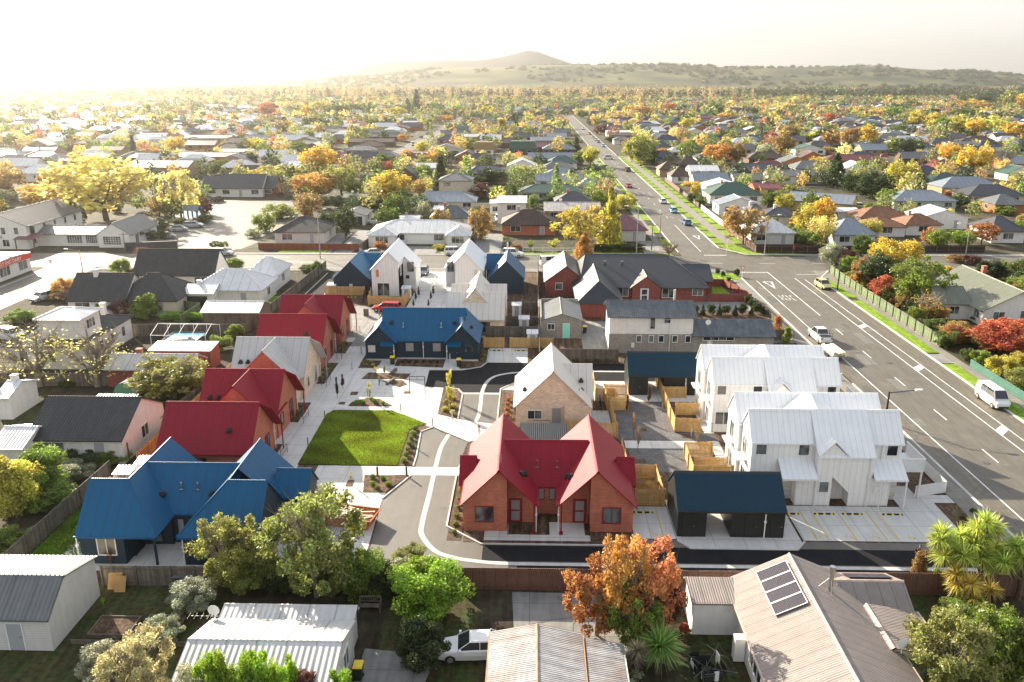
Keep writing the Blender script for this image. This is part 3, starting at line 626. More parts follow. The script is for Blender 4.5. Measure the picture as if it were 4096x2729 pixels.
# ------------------------------------------------------------------ the new houses
def house(name, x, y, label, cat='house', group=None): return empty(name, (x, y, 0), 0, label, cat, group)
def downpipe(h, x, y, z0, z1, m='white_trim', head=True):
    mb = MB(); mb.tube((x, y, z0), (x, y, z1), .05, .05, 6)
    if head: mb.box(x-.08, x+.08, y-.09, y+.07, z0+(z1-z0)*.62, z0+(z1-z0)*.62+.16)
    mb.build('downpipe', M[m], h)
def flue(h, x, y, z):
    mb = MB(); mb.tube((x, y, z-.1), (x, y, z+.5), .055, .055, 8); mb.tube((x, y, z+.5), (x, y, z+.62), .09, .07, 8); mb.box(x-.16, x+.16, y-.16, y+.16, z-.02, z+.04); mb.build('flue', M['steel'], h)
def cowl(h, x, y, z, nx=0, ny=-1):
    mb = MB(); mb.box(x-.24, x+.24, y-.24, y+.24, z-.1, z+.1); mb.tube((x, y, z+.08), (x, y, z+.3), .2, .14, 10); mb.build('roof_cowl', M['black_metal'], h)
def rail(h, pts, z0=.05, hgt=1., m='black_metal', bars=False, name='handrail'):
    mb = MB()
    for i in range(len(pts)-1):
        a, b = pts[i], pts[i+1]
        for z in (hgt, hgt*.5 if not bars else .12): mb.tube((*a, z0+z), (*b, z0+z), .025, .025, 4)
        L = math.dist(a, b); n = max(1, int(L/(.12 if bars else 1.2)))
        for k in range(n+1):
            t = k/n; x, y = a[0]+(b[0]-a[0])*t, a[1]+(b[1]-a[1])*t; mb.tube((x, y, z0), (x, y, z0+hgt), .012 if bars and 0 < k < n else .025, None, 4)
    return mb.build(name, M[m], h)
# front red brick duplex
h = house('brick_duplex', 1.5, 62, 'red brick duplex with twin steep red gables facing the viewer beside the lane', 'house')
w, r = MB(), MB()
for s, x0, x1 in ((0, -5.3, .45), (1, 2.35, 8.2)):
    xa = (x0+x1)/2
    mass(w, r, 'y', 59.9, 67.6, x0, x1, 2.62, 5.5, oe=.16, og=1.9)
    # gable face: proud half and porch half
    if s == 0: P = [(x0, 0), (-1.8, 0), (-1.8, 4.85), (xa, 5.5), (x0, 2.62)]
    else: P = [(4.8, 0), (x1, 0), (x1, 2.62), (xa, 5.5), (4.8, 5.05)]
    P = [(p[0], p[1] if p[1] != 4.85 and p[1] != 5.05 else 5.5-abs(p[0]-xa)*(2.88/2.9)) for p in P]
    n = len(P); w.hexa([(x, 58.5, z) for x, z in P], [(x, 59.89, z) for x, z in P])
mass(w, r, 'x', .45, 2.35, 61.4, 66.9, 2.6, 5.35, oe=.1, og=2.6, nowall=False)
mass(w, r, 'x', -5.85, -4.6, 62.4, 65.6, 2.3, 3.9, oe=.15, og=.1); mass(w, r, 'x', 7.4, 8.75, 62.4, 65.6, 2.3, 3.9, oe=.15, og=.1)
w.build('wall', M['red_brick'], h); r.build('roof', [M['red_roof'], M['flashing2'] if 'flashing2' in M else M['red_roof']], h)
fr = simple('red_frame', (.20, .015, .02), .5); dg = simple('frosted', (.28, .27, .27), .35)
window(h, -3.6, 58.5, .9, 1.35, 1.3, frame=fr); window(h, 6.5, 58.5, .9, 1.35, 1.3, frame=fr)
door(h, -1.15, 59.9, .1, .95, 2.05, m=fr, frame=fr, glass=dg); door(h, 4.05, 59.9, .1, .95, 2.05, m=fr, frame=fr, glass=dg)
window(h, .95, 61.4, 1.4, .4, .95, frame=fr, bars=0, glass=dg); window(h, 1.85, 61.4, 1.4, .4, .95, frame=fr, bars=0, glass=dg)
for x in (.35, 2.5):
    piece(h, 'porch_post', lambda mb: (mb.box(x-.06, x+.06, 58.1, 58.22, .05, 2.6), mb.box(x-.14, x+.14, 58.0, 58.3, .03, .2)), M['red_roof'])
downpipe(h, .52, 58.3, .1, 2.5); downpipe(h, 2.28, 58.3, .1, 2.5)
for x in (.6, 2.25): flue(h, x-(.0), 62.5, 3.75)
for x, y in ((-.7, 60.9), (-.45, 61.4), (3.35, 60.9), (3.1, 61.4)): cowl(h, x, y, 5.5-abs(x-(-2.42 if x < 1 else 5.27))*.99+.05)
rail(h, [(-1.75, 59.6), (-1.75, 57.9)], .05, .95); rail(h, [(4.75, 59.6), (4.75, 57.9)], .05, .95)
piece(h, 'aerial', lambda mb: (mb.tube((-2.42, 58.9, 5.5), (-2.42, 58.9, 6.7), .02, .02, 4), [mb.tube((-2.65, 58.9, 5.9+k*.13), (-2.2, 58.9, 5.9+k*.13), .012, .012, 3) for k in range(6)]), M['steel'])
# blue duplex at the bottom left
h = house('blue_duplex', -26.5, 58, 'large blue duplex with four steep roof peaks in the lower left corner', 'house')
w, r = MB(), MB()
for s in (0, 1):
    X = (lambda x: x) if s == 0 else (lambda x: -53.25-x)
    xo, xi, xr = X(-33.3), X(-27.6), X(-30.45)
    lo, hi = min(xo, xi), max(xo, xi)
    # roof: gable to the outside, hipped inside, long ridge to the rear
    zr = 5.5; ez = 2.65; fy = 53.1
    w.poly([(lo, fy+.0, 0), (hi, fy, 0), (hi, fy, ez), (lo, fy, ez)]) if s else w.hexa([(lo, fy, 0), (-30.0, fy, 0), (-30.0, 57, 0), (lo, 57, 0)], [(lo, fy, ez), (-30.0, fy, ez), (-30.0, 57, ez), (lo, 57, ez)])
    w.box(lo+.02, hi-.02, 55.9, 63.3, 0, ez)
    w.poly([(xo, fy, 0), (xo, 58.8, 0), (xo, 58.8, ez), (xo, fy+2.85, zr), (xo, fy, ez)])
    th = .1; o = .25; z0 = ez-o
    r.slab([(xo+(-.15 if s == 0 else .15), fy-o, z0), (xi+(.25 if s == 0 else -.25), fy-o, z0), (xr, fy+2.85, zr), (xo+(-.15 if s == 0 else .15), fy+2.85, zr)], th)
    r.slab([(xo+(-.15 if s == 0 else .15), 58.8, ez), (xr, 58.8, ez), (xr, fy+2.85, zr), (xo+(-.15 if s == 0 else .15), fy+2.85, zr)], th)
    r.slab([(xi+(.25 if s == 0 else -.25), fy-o, z0), (xi+(.25 if s == 0 else -.25), 63.6, z0), (xr, 63.6, zr), (xr, fy+2.85, zr)], th)
    r.slab([(xo, 58.0, ez), (xo, 63.6, ez), (xr, 63.6, zr), (xr, 58.0, zr)], th)
    w.poly([(lo, 63.3, 0), (hi, 63.3, 0), (hi, 63.3, ez), (xr, 63.3, zr), (lo, 63.3, ez)])
    r.tube((xo, fy+2.85, zr+th), (xr, fy+2.85, zr+th), .07, .07, 4, 1); r.tube((xr, fy+2.85, zr+th), (xr, 63.6, zr+th), .07, .07, 4, 1)
    r.tube((xr, fy+2.85, zr+th), (xi+(.25 if s == 0 else -.25), fy-o, z0+th), .06, .06, 4, 1)
    a, b = sorted((xo, xi)); r.box(a-.2, b+.2, fy-o-.1, fy-o, z0-.05, z0+.1, 1)
mass(w, r, 'x', -27.6, -25.65, 56.2, 61.8, 2.62, 5.42, oe=.1, og=2.9)
mass(w, r, 'x', -20.6, -17.9, 59.3, 62.4, 2.5, 4.1, oe=.15, og=.1)
w.build('wall', M['blue_wall'], h); r.build('roof', [M['blue_roof'], M['blue_roof']], h)
window(h, -31.3, 53.1, .85, 1.3, 1.35, bars=1, frame=M['white_trim'], glass=M['lit_glass']); window(h, -28.9, 55.9, .3, .9, 2.0, bars=0, frame=M['blue_wall'])
window(h, -27.0, 56.2, .9, .45, 1.2, bars=0, glass=dg, frame=M['blue_wall']); window(h, -26.1, 56.2, .9, .45, 1.2, bars=0, glass=dg, frame=M['blue_wall'])
window(h, -22.9, 53.1, .5, 1.6, 1.6, frame=M['blue_wall']); window(h, -20.0, 56.6, .7, 1.5, 1.4, 'r', frame=M['blue_wall'])
window(h, -19.95, 54.3, .6, .9, 1.6, 'r', bars=0, frame=M['blue_wall'])
piece(h, 'porch_post', lambda mb: mb.box(-27.75, -27.6, 53.0, 53.15, 0, 2.6), M['blue_wall'])
for x in (-33.45, -20.3): downpipe(h, x, 53.0, 0, 2.4)
downpipe(h, -25.6, 53.1, 0, 2.4)
for x in (-27.2, -25.9): flue(h, x, 57.5, 3.95)
for x, y in ((-28.55, 57.0), (-28.2, 57.4), (-24.6, 57.0), (-24.9, 57.5)): cowl(h, x, y, 5.5-abs(x-(-30.45 if x < -27 else -22.8))*.985+.1)
# left-hand terrace: five gabled houses stepping away along the path
def terrace_house(yr, x0, x1, mr, mw, label, wing=False, lab2=None, porch='b', hv=0):
    h = house('gabled_house', (x0+x1)/2, yr, label, 'house', 'gabled houses stepping away beside the left path')
    w, r = MB(), MB(); hs = 3.35; ez = 2.75; rz = 6.1
    fy, by = yr-hs, yr+hs
    mass(w, r, 'x', x0, x1-(.02), fy, by, ez, rz, oe=.22, og=.15)
    r.slab([(x1, yr, rz-.02), (x1, by+.22, ez-.24), (x1+.95, by+.22, ez-.24), (x1+.95, yr+.9, rz-.92)], .1)
    if wing:
        mass(w, r, 'y', yr-5.0, yr-.2, x0+1.05, x0+1.05+6.7, ez, rz, oe=.18, og=.12)
    w.build('wall', M[mw], h); r.build('roof', [M[mr], M[mr]], h)
    f = fr if mr == 'red_roof' else MATS['white_trim']
    window(h, x1, yr-1.9, .9, .8, 1.2, 'r', frame=f, bars=0); window(h, x1, yr+1.4, .2, 1.0, 2.1, 'r', frame=f, bars=1)
    piece(h, 'porch_post', lambda mb: mb.box(x1+.8, x1+.9, yr+hs-.05, yr+hs+.05, .03, ez-.2), M[mr])
    rail(h, [(x1+.9, yr+.3), (x1+.9, yr+2.2)], .1, .95); rail(h, [(x1+1.5, yr+.3), (x1+1.5, yr+2.4)], .05, .95)
    downpipe(h, x1+.08, by+.05, .1, ez, 'white_trim')
    if hv:
        for k in range(hv): cowl(h, x0+.9+k*.85 if hv > 1 else x1-2.2, yr-2.3 if hv > 1 else yr-2.0, rz-2.3*(3.35/3.35)+.1 if hv > 1 else rz-2.0+.1)
    return h
hA = terrace_house(70.2, -33.4, -25.0, 'red_roof', 'red_brick', 'plain dark red roofed brick house directly behind the large blue duplex', hv=1)
window(hA, -29.8, 66.85, .9, 1.5, 1.2, frame=fr)
for x in (-31.5, -31.0): downpipe(hA, x, 66.75, .1, 2.6, head=False)
terrace_house(79.3, -33.2, -25.3, 'red_roof', 'red_brick', 'red roofed brick house with diagonal valley roof, second from the front of the left terrace', True, hv=2)
hC = terrace_house(90.3, -33.8, -25.5, 'grey_roof_light', 'cream_brick', 'pale grey roofed cream brick house in the middle of the left terrace', True, hv=2)
terrace_house(100.2, -34.2, -25.9, 'red_roof', 'red_brick', 'bright red roofed brick house just beyond the pale grey roofed one', hv=1)
terrace_house(110.0, -34.3, -25.9, 'red_roof', 'red_brick', 'farthest red roofed brick house of the left terrace, beside the red car', True)
# the front wing gable of the middle house is red brick seen between the roofs
mb = MB(); mb.poly([(-32.8, 85.26, 0), (-26.0, 85.26, 0), (-26.0, 85.26, 2.72), (-29.4, 85.26, 6.08), (-32.8, 85.26, 2.72)]); mb.build('gable_wall', M['red_brick'], hC)
# blue duplex in the centre
h = house('blue_house', -14, 103.5, 'blue duplex with two small front gables in the centre, facing the new paved court', 'house')
w, r = MB(), MB()
mass(w, r, 'x', -19.3, -8.6, 101.0, 107.3, 2.7, 5.9, oe=.2, og=.1)
mass(w, r, 'y', 100.4, 107.8, -21.2, -17.4, 2.65, 4.6, oe=.15, og=.5); mass(w, r, 'y', 100.4, 107.8, -10.8, -6.75, 2.65, 4.75, oe=.15, og=.5)
w.build('wall', M['blue_wall'], h); r.build('roof', [M['blue_roof'], M['blue_roof']], h)
for x in (-18.3, -9.8): piece(h, 'porch_canopy', lambda mb: mb.slab([(x-.9, 99.7, 2.1), (x+.9, 99.7, 2.1), (x+.9, 100.38, 2.5), (x-.9, 100.38, 2.5)], .08), M['blue_roof'])
BW = dict(bars=0, frame=M['blue_wall']); window(h, -20.4, 100.4, 1.1, .95, .95, glass=M['blind'], **BW); window(h, -7.9, 100.4, 1.3, 1.0, .9, **BW); window(h, -15.6, 101.0, 1.1, 1.0, 1.1, glass=dg, **BW); window(h, -12.1, 101.0, 1.1, 1.0, 1.1, glass=dg, **BW)
door(h, -18.3, 100.4, .1, .9, 2.0, m=M['blue_wall'], frame=M['blue_wall']); door(h, -9.8, 100.4, .1, .9, 2.0, m=M['blue_wall'], frame=M['blue_wall'])
downpipe(h, -17.45, 99.75, 0, 2.3); downpipe(h, -13.85, 100.9, 0, 2.6); downpipe(h, -10.7, 99.75, 0, 2.3)
flue(h, -16.5, 102.1, 4.0); flue(h, -11.6, 102.1, 4.0); cowl(h, -18.1, 102.6, 4.4); cowl(h, -9.9, 102.6, 4.4); cowl(h, -7.7, 102.5, 3.9)
piece(h, 'plinth', lambda mb: (mb.box(-21.2, -17.4, 100.3, 100.38, 0, .22), mb.box(-17.4, -10.8, 100.9, 100.98, 0, .22), mb.box(-10.8, -6.75, 100.3, 100.38, 0, .22)), M['kerb'])
piece(h, 'aerial', lambda mb: (mb.tube((-8.8, 100.3, 4.7), (-8.8, 100.3, 6), .02, .02, 4), [mb.tube((-9.05, 100.3, 5.1+k*.14), (-8.55, 100.3, 5.1+k*.14), .012, .012, 3) for k in range(6)]), M['white_trim'])
rail(h, [(-10.3, 99.9), (-10.3, 98.8)], .3, .9, 'white_trim'); piece(h, 'step', lambda mb: [mb.box(-10.3, -9.3, 98.9+k*.35, 99.9, .03+k*.14, .16+k*.14) for k in range(3)], M['concrete'])
# dark carports / store sheds
def shed(x0, x1, y0, y1, o0, o1, label):
    h = house('store_shed', (x0+x1)/2, (y0+y1)/2, label, 'shed', 'dark gabled store sheds with an open passage')
    w, r = MB(), MB(); ez = 2.35; rz = 4.4; ym = (y0+y1)/2
    for a, b, q in ((x0, o0, (1, 0)), (o1, x1, (0, 1))):
        w.box(a, b, y0, y1, 0, ez)
    for x in (x0, x1): w.poly([(x, y0, ez), (x, y1, ez), (x, ym, rz)])
    w.box(o0, o1, y0+.1, y0+.25, 2.15, ez); w.box(o0, o1, y1-.25, y1-.1, 2.15, ez)
    mass(w, r, 'x', x0, x1, y0, y1, ez, rz, oe=.12, og=.08, nowall=True)
    w.build('wall', M['shed_black'], h); r.build('roof', [M['navy_roof'], M['shed_black']], h)
    for x in (x0+.9, x1-2.6, x1-.6): 
        d = piece(h, 'door', lambda mb: (mb.box(x-.5, x+.5, y0-.04, y0-.005, .05, 2.05)), M['shed_black']); piece(h, 'handle', lambda mb: mb.box(x+.3, x+.44, y0-.1, y0-.05, 1.0, 1.04), M['steel'], d)
    downpipe(h, x1-1.55, y0-.1, 0, 2.25)
shed(11.65, 20.0, 58, 63, 13.9, 15.85, 'dark store shed with navy roof beside the front parking bays')
shed(11.2, 19.2, 88.8, 93.5, 13.4, 15.2, 'dark store shed with navy roof behind the timber yards, left of the rear white terrace')
# grass blades of the court lawn
def turf(name, poly, n, col, h=.09):
    xs = [p[0] for p in poly]; ys = [p[1] for p in poly]; P = rng.random((n*2, 2))*[max(xs)-min(xs), max(ys)-min(ys)]+[min(xs), min(ys)]
    ins = np.zeros(len(P), bool)
    for i in range(len(poly)):
        (x0, y0), (x1, y1) = poly[i], poly[(i+1) % len(poly)]
        c = ((y0 > P[:, 1]) != (y1 > P[:, 1])); ins ^= c & (P[:, 0] < (x1-x0)*(P[:, 1]-y0)/(y1-y0+1e-9)+x0)
    P = P[ins][:n]; P3 = np.concatenate([P, np.full((len(P), 1), .085)], 1); d = rng.normal(size=(len(P), 3))*.45; d[:, 2] = 1
    patch = np.clip(.5+.35*np.sin(P[:, 0]*.9+np.sin(P[:, 1]*.7)*2)*np.sin(P[:, 1]*1.1)+rng.normal(size=len(P))*.2, 0, 1)
    v, f, t = leaf_mesh(P3, h, 1.3, patch, dirs=d); o = bpy.data.objects.new(name, mk_mesh(name, v, f, t, M['foliage'])); COL.objects.link(o); o.color = (*col, 1); return tag(o, None, None, None, 'stuff')
turf('lawn_grass', [(-21.8, 70), (-22, 82.3), (-21.5, 83.3), (-20.9, 83.4), (-15.1, 83.4), (-10.9, 79.9), (-12.5, 78.3), (-12.4, 70)], 60000, (.25, .32, .012))
turf('verge_grass', [(52.15, 20), (52.15, 88), (53.9, 88), (53.9, 20)], 9000, (.22, .36, .012)); turf('side_grass', [(-38, 49), (-34.2, 49), (-34.2, 63), (-38, 65)], 12000, (.10, .2, .012))
# small dark roofed store behind the red duplex
h = house('bin_store', 1.3, 73.2, 'small charcoal roofed store between the red duplex and cream house', 'shed'); w, r = MB(), MB(); mass(w, r, 'x', -.8, 3.4, 72.2, 74.6, 1.9, 2.5, rb=74.4, cap=None, oe=.1); w.build('wall', M['shed_black'], h); r.build('roof', M['charcoal'], h); piece(h, 'door', lambda mb: mb.box(.6, 1.9, 72.14, 72.19, .05, 1.7), M['shed_black'])
# cream brick house
h = house('cream_brick_house', 2.3, 83, 'cream brick house with steep off-white gable roof behind the red brick duplex', 'house')
w, r = MB(), MB()
mass(w, r, 'y', 79.3, 88.2, -1.5, 6.1, 2.45, 6.2, oe=.18, og=.28); w.box(3.5, 6.1, 78.9, 79.29, 0, 2.55); 
mass(w, r, 'x', 3.2, 6.6, 81.9, 87.6, 2.4, 5.05, oe=.15, og=.08)
w.build('wall', M['cream_brick'], h); r.build('roof', [M['cream_roof'], M['cream_roof']], h)
window(h, .45, 79.3, 1.0, 1.4, .9, bars=1); door(h, 2.7, 79.3, .1, .9, 2.1, m=dg, frame=M['blind']); rail(h, [(.3, 79.0), (2.1, 78.9)], .1, .85); cowl(h, -.6, 80.8, 3.6)
cowl(h, 5.4, 83.2, 3.75); cowl(h, 5.4, 82.3, 3.0); flue(h, 5.1, 80.8, 3.3); downpipe(h, 6.2, 79.1, 0, 2.3)
# tall white pair with blue wings
for s in (0, 1):
    lab = 'tall white gabled house left of the driveway with the grey car' if s == 0 else 'tall white gabled house right of the driveway'
    X = (lambda x: x) if s == 0 else (lambda x: -34.6-x)
    h = house('tall_white_house', X(-23.5), 139, lab, 'house', 'pair of tall white gabled houses')
    w, r = MB(), MB()
    a0, a1 = sorted((X(-26.5), X(-22.0))); b0, b1 = sorted((X(-26.5), X(-19.9)))
    xr = X(-23.6); rz = 7.5; zi = lambda x: rz-abs(x-xr)
    w.poly([(a0, 133.4, 0), (a1, 133.4, 0), (a1, 133.4, zi(a1)), (xr, 133.4, rz), (a0, 133.4, zi(a0))])
    w.box(a0, a1, 133.42, 138.6, 0, min(zi(a0), zi(a1)))
    xi = X(-22.0); w.poly([(xi, 133.42, 0), (xi, 138.7, 0), (xi, 138.7, zi(xi)), (xi, 133.42, zi(xi))])
    w.poly([(b0, 138.7, 0), (b1, 138.7, 0), (b1, 138.7, zi(b1)), (xr, 138.7, rz), (b0, 138.7, zi(b0))]); w.poly([(b0, 145, 0), (b1, 145, 0), (b1, 145, zi(b1)), (xr, 145, rz), (b0, 145, zi(b0))])
    w.box(b0, b1, 138.75, 144.95, 0, min(zi(b0), zi(b1)))
    xo = X(-26.75); th = .1
    r.slab([(xo, 133.1, zi(xo)), (xr, 133.1, rz), (xr, 145.3, rz), (xo, 145.3, zi(xo))], th)
    xj = X(-21.75); r.slab([(xr, 133.1, rz), (xj, 133.1, zi(xj)), (xj, 138.6, zi(xj)), (xr, 138.6, rz)], th)
    xk = X(-19.65); r.slab([(xr, 138.55, rz), (xk, 138.55, zi(xk)), (xk, 145.3, zi(xk)), (xr, 145.3, rz)], th)
    r.tube((xr, 133.1, rz+th), (xr, 145.3, rz+th), .06, .06, 4)
    w.build('wall', M['white_batten'], h); r.build('roof', M['white_seam'], h)
    if s == 0: window(h, -25.5, 133.4, 3.3, .5, 1.2, bars=0, glass=simple('orange_blind', (.55, .2, .1), .6)); window(h, -24.6, 133.4, .1, 1.9, 2.1, bars=1); window(h, -21.95, 135.4, 3.2, 1.2, 1.6, 'r'); window(h, -21.3, 138.7, 1.8, .6, .6, bars=0)
    else: window(h, -9.2, 133.4, 3.3, .5, 1.3, bars=0, glass=M['blind'])
    window(h, X(-20.75), 138.7, 3.0, 1.15, 1.7, bars=0)
    h2 = house('blue_wing_house', X(-30.1), 138.5, 'low blue gabled house beyond the timber yard, attached to the left tall white house' if s == 0 else 'low blue gabled house attached to the right tall white house', 'house')
    w, r = MB(), MB()
    if s == 0: c0, c1, fy = -33.1, -27.2, 134.2
    else: c0, c1, fy = -7.1, -1.3, 135.2
    mass(w, r, 'y', fy, 144.5, c0, c1, 2.75, 5.65, oe=.15, og=.12); 
    if s == 0: mass(w, r, 'x', -29.8, -26.8, 141, 146, 2.9, 5.1, oe=.1, og=.1)
    else: mass(w, r, 'x', -7.8, -4.8, 141, 146, 2.9, 5.1, oe=.1, og=.1)
    w.build('wall', M['blue_wall'], h2); r.build('roof', [M['blue_roof'], M['blue_roof']], h2)
    if s: piece(h2, 'vent_pipe', lambda mb: mb.tube((-4.2, 144, 5), (-4.2, 144, 7.2), .12, .12, 8), M['white_trim'])
    if not s: window(h2, -30.2, 134.2, .9, .35, .9, bars=0, glass=M['blind'])
# cream house behind the centre blue duplex
h = house('cream_house', -7.8, 116, 'cream house with steep pale cross-gable roof behind the central blue duplex', 'house')
w, r = MB(), MB()
mass(w, r, 'x', -11.9, -3.8, 110.6, 117.0, 2.7, 5.6, oe=.15, og=.1, rb=113.8)
mass(w, r, 'y', 112.5, 123.0, -11.2, -4.6, 2.7, 6.5, oe=.1, og=.1); mass(w, r, 'x', -11.8, -3.7, 116.8, 122.5, 2.7, 5.4, oe=.15, og=.1)
w.build('wall', M['cream_brick'], h); r.build('roof', [M['cream_roof'], M['cream_roof']], h)
window(h, -6.6, 110.6, .4, 1.6, 1.8, bars=2, frame=M['black_metal'])
# white two-storey terraces
def terrace(dx, dy, label, front):
    h = house('white_terrace', 25+dx, 67+dy, label, 'house', 'white two storey terrace blocks')
    w, r = MB(), MB(); wb = MB()
    def q(x): return x+dx
    x0, x1 = q(18.8), q(31.4); fy = 64.6+dy; ez = 5.35; rz = 7.45
    mass(w, r, 'x', x0, x1, fy, fy+3.5, ez, rz, rb=fy+1.75, oe=.15, og=.12, ez1=5.5); mass(w, r, 'x', x0-.3, x1-.25, fy+3.52, fy+7.5, 5.5, rz, rb=fy+5.75, oe=.12, og=.12)
    # cross roof between the two ridges
    r.slab([(q(20.6), fy+3.4, 5.6), (q(24.6), fy+1.9, 7.5), (q(24.6), fy+3.9, 8.15)], .08); r.slab([(q(28.6), fy+3.4, 5.6), (q(24.6), fy+3.9, 8.15), (q(24.6), fy+1.9, 7.5)], .08)
    r.slab([(q(20.6), fy+3.4, 5.6), (q(24.6), fy+3.9, 8.15), (q(24.6), fy+5.8, 7.5)], .08); r.slab([(q(28.6), fy+3.4, 5.6), (q(24.6), fy+5.8, 7.5), (q(24.6), fy+3.9, 8.15)], .08)
    # projecting centre under a long slope, with its small gable
    py = 63.35+dy
    w.poly([(q(24.1), py, 2.0), (q(25.4), py, 2.7), (q(26.9), py, 1.2), (q(28.7), py, 1.2), (q(28.7), py, 4.5), (q(26.5), py, 4.55), (q(25.3), py, 5.7), (q(24.1), py, 4.55)]) if front else w.poly([(q(24.1), py, 0), (q(28.7), py, 0), (q(28.7), py, 4.5), (q(26.5), py, 4.5), (q(25.3), py, 5.7), (q(24.1), py, 4.5)])
    if front:
        w.poly([(q(24.1), py, 0), (q(25.4), py, 0), (q(25.4), py, 2.7), (q(24.1), py, 2.0)]); w.poly([(q(26.9), py, 0), (q(28.7), py, 0), (q(28.7), py, 1.2), (q(26.9), py, 1.2)])
        w.poly([(q(25.4), py, 0), (q(25.4), fy, 0), (q(25.4), fy, 2.7), (q(25.4), py, 2.7)]); w.poly([(q(26.9), py, 0), (q(26.9), fy, 0), (q(26.9), fy, 2.7), (q(26.9), py, 1.2)]); w.poly([(q(25.4), py, 2.7), (q(25.4), fy, 2.7), (q(26.9), fy, 2.7), (q(26.9), py, 1.2)])
    for x in (24.1, 28.7): w.poly([(q(x), py, 0), (q(x), fy, 0), (q(x), fy, 5.3), (q(x), py, 4.5)])
    w.box(q(22.45), q(24.08), py+.05, fy-.02, 0, 2.6); w.box(q(28.72), q(30.3), py+.05, fy-.02, 0, 2.6)
    r.slab([(q(24.0), py-.15, 4.42), (q(28.8), py-.15, 4.42), (q(28.8), fy+1.75, rz+.02), (q(24.0), fy+1.75, rz+.02)], .14)
    r.slab([(q(24.0), py-.14, 4.55), (q(25.3), py-.14, 5.85), (q(25.3), fy+.3, 5.95), (q(24.0), fy+.2, 5.3)], .1); r.slab([(q(26.6), py-.14, 4.55), (q(26.6), fy+.2, 5.3), (q(25.3), fy+.3, 5.95), (q(25.3), py-.14, 5.85)], .1)
    # canopies
    for a, b in ((21.1, 24.05), (28.75, 31.5)): r.slab([(q(a), py-.5, 2.62), (q(b), py-.5, 2.62), (q(b), fy, 3.7), (q(a), fy, 3.7)], .1); r.box(q(a), q(b), py-.58, py-.5, 2.58, 2.74)
    wo = w.build('wall', M['white_batten'], h); r.build('roof', M['white_seam'], h)
    piece(h, 'brick_base', lambda mb: (mb.box(q(21.3), q(22.4), fy-.06, fy-.01, 0, 2.5), mb.box(q(30.35), q(31.35), fy-.06, fy-.01, 0, 2.5)), M['white_brick'])
    for x, z in ((19.6, 4.15), (23.2, 4.1), (30.6, 4.15)): window(h, q(x), fy, z, .85, .95, bars=0)
    if front: window(h, q(24.75), py, 1.3, .75, .95, bars=0)
    else: window(h, q(20.0), fy, .9, 1.6, 1.3, bars=1)
    for x, y in ((24.05, py-.1), (28.4, py-.1), (29.3, py-.55)): downpipe(h, q(x), y, 0, 2.6 if x != 28.4 else 4.4)
    downpipe(h, q(24.0), fy-.15, 3.8, 5.2, head=False); downpipe(h, q(29.75), fy-.1, 3.8, 5.2, head=False)
    for z in (.4, 3.2):
        window(h, x0, fy+2.0, z, 1.3, 1.6, 'l', bars=1); window(h, x0-.3, fy+5.6, z, 1.3, 1.6, 'l', bars=1)
    piece(h, 'window_hood', lambda mb: (mb.box(x0-.75, x0, fy+1.2, fy+2.8, 2.9, 3.05), mb.box(x0-1.0, x0-.3, fy+4.8, fy+6.4, 2.9, 3.05)), M['white_trim'])
    piece(h, 'meter_box', lambda mb: mb.box(q(28.95), q(29.35), py-.06, py+.04, 1.2, 1.9), M['white_trim'])
    # balcony and its fence towards the road
    bx = q(33.6)
    piece(h, 'balcony', lambda mb: (mb.box(x1+.03, bx, fy+.2, fy+3.8, 2.5, 2.65), [mb.box(x1+.1+k*.13, x1+.16+k*.13, fy+.18, fy+.22, 2.65, 3.7) for k in range(17)], [mb.box(bx-.02, bx+.02, fy+.2+k*.13, fy+.26+k*.13, 2.65, 3.7) for k in range(28)], mb.box(x1+.05, bx+.04, fy+.15, fy+.25, 3.68, 3.78), mb.box(bx-.05, bx+.05, fy+.25, fy+3.8, 3.68, 3.78)), M['white_trim'])
    for y in (fy+.3, fy+3.7): piece(h, 'balcony_post', lambda mb: mb.box(bx-.15, bx-.03, y-.06, y+.06, 0, 2.5), M['white_trim'])
    piece(h, 'canopy_post', lambda mb: mb.box(q(31.35), q(31.47), py-.5, py-.38, 0, 2.6), M['white_trim'])
    piece(h, 'aerial', lambda mb: (mb.tube((x0+.5, fy+5.0, 6.6), (x0+.3, fy+4.8, 8.3), .02, .02, 4), [mb.tube((x0+.05, fy+4.8, 7.8+k*.13), (x0+.6, fy+4.8, 7.8+k*.13), .012, .012, 3) for k in range(4)]), M['white_trim'])
terrace(0, 0, 'white two-storey terrace with a pitched centre gable, nearest the viewer behind the accessible bays', True)
terrace(-.3, 14.0, 'rear white two-storey terrace, half hidden behind the nearer one', False)
# ------------------------------------------------------------------ older neighbours close by
def boxhouse(name, label, masses, wm, rm, cat='house', group=None, loc=None, cap=None):
    m0 = masses[0]; xs = m0[1:3] if m0[0] == 'x' else m0[3:5]; ys = m0[3:5] if m0[0] == 'x' else m0[1:3]
    h = house(name, (xs[0]+xs[1])/2, (ys[0]+ys[1])/2, label, cat, group); w, r = MB(), MB()
    for m in masses: mass(w, r, *m[:7], **(m[7] if len(m) > 7 else {}))
    w.build('wall', M[wm], h); r.build('roof', [M[rm], M[cap or rm]], h); return h
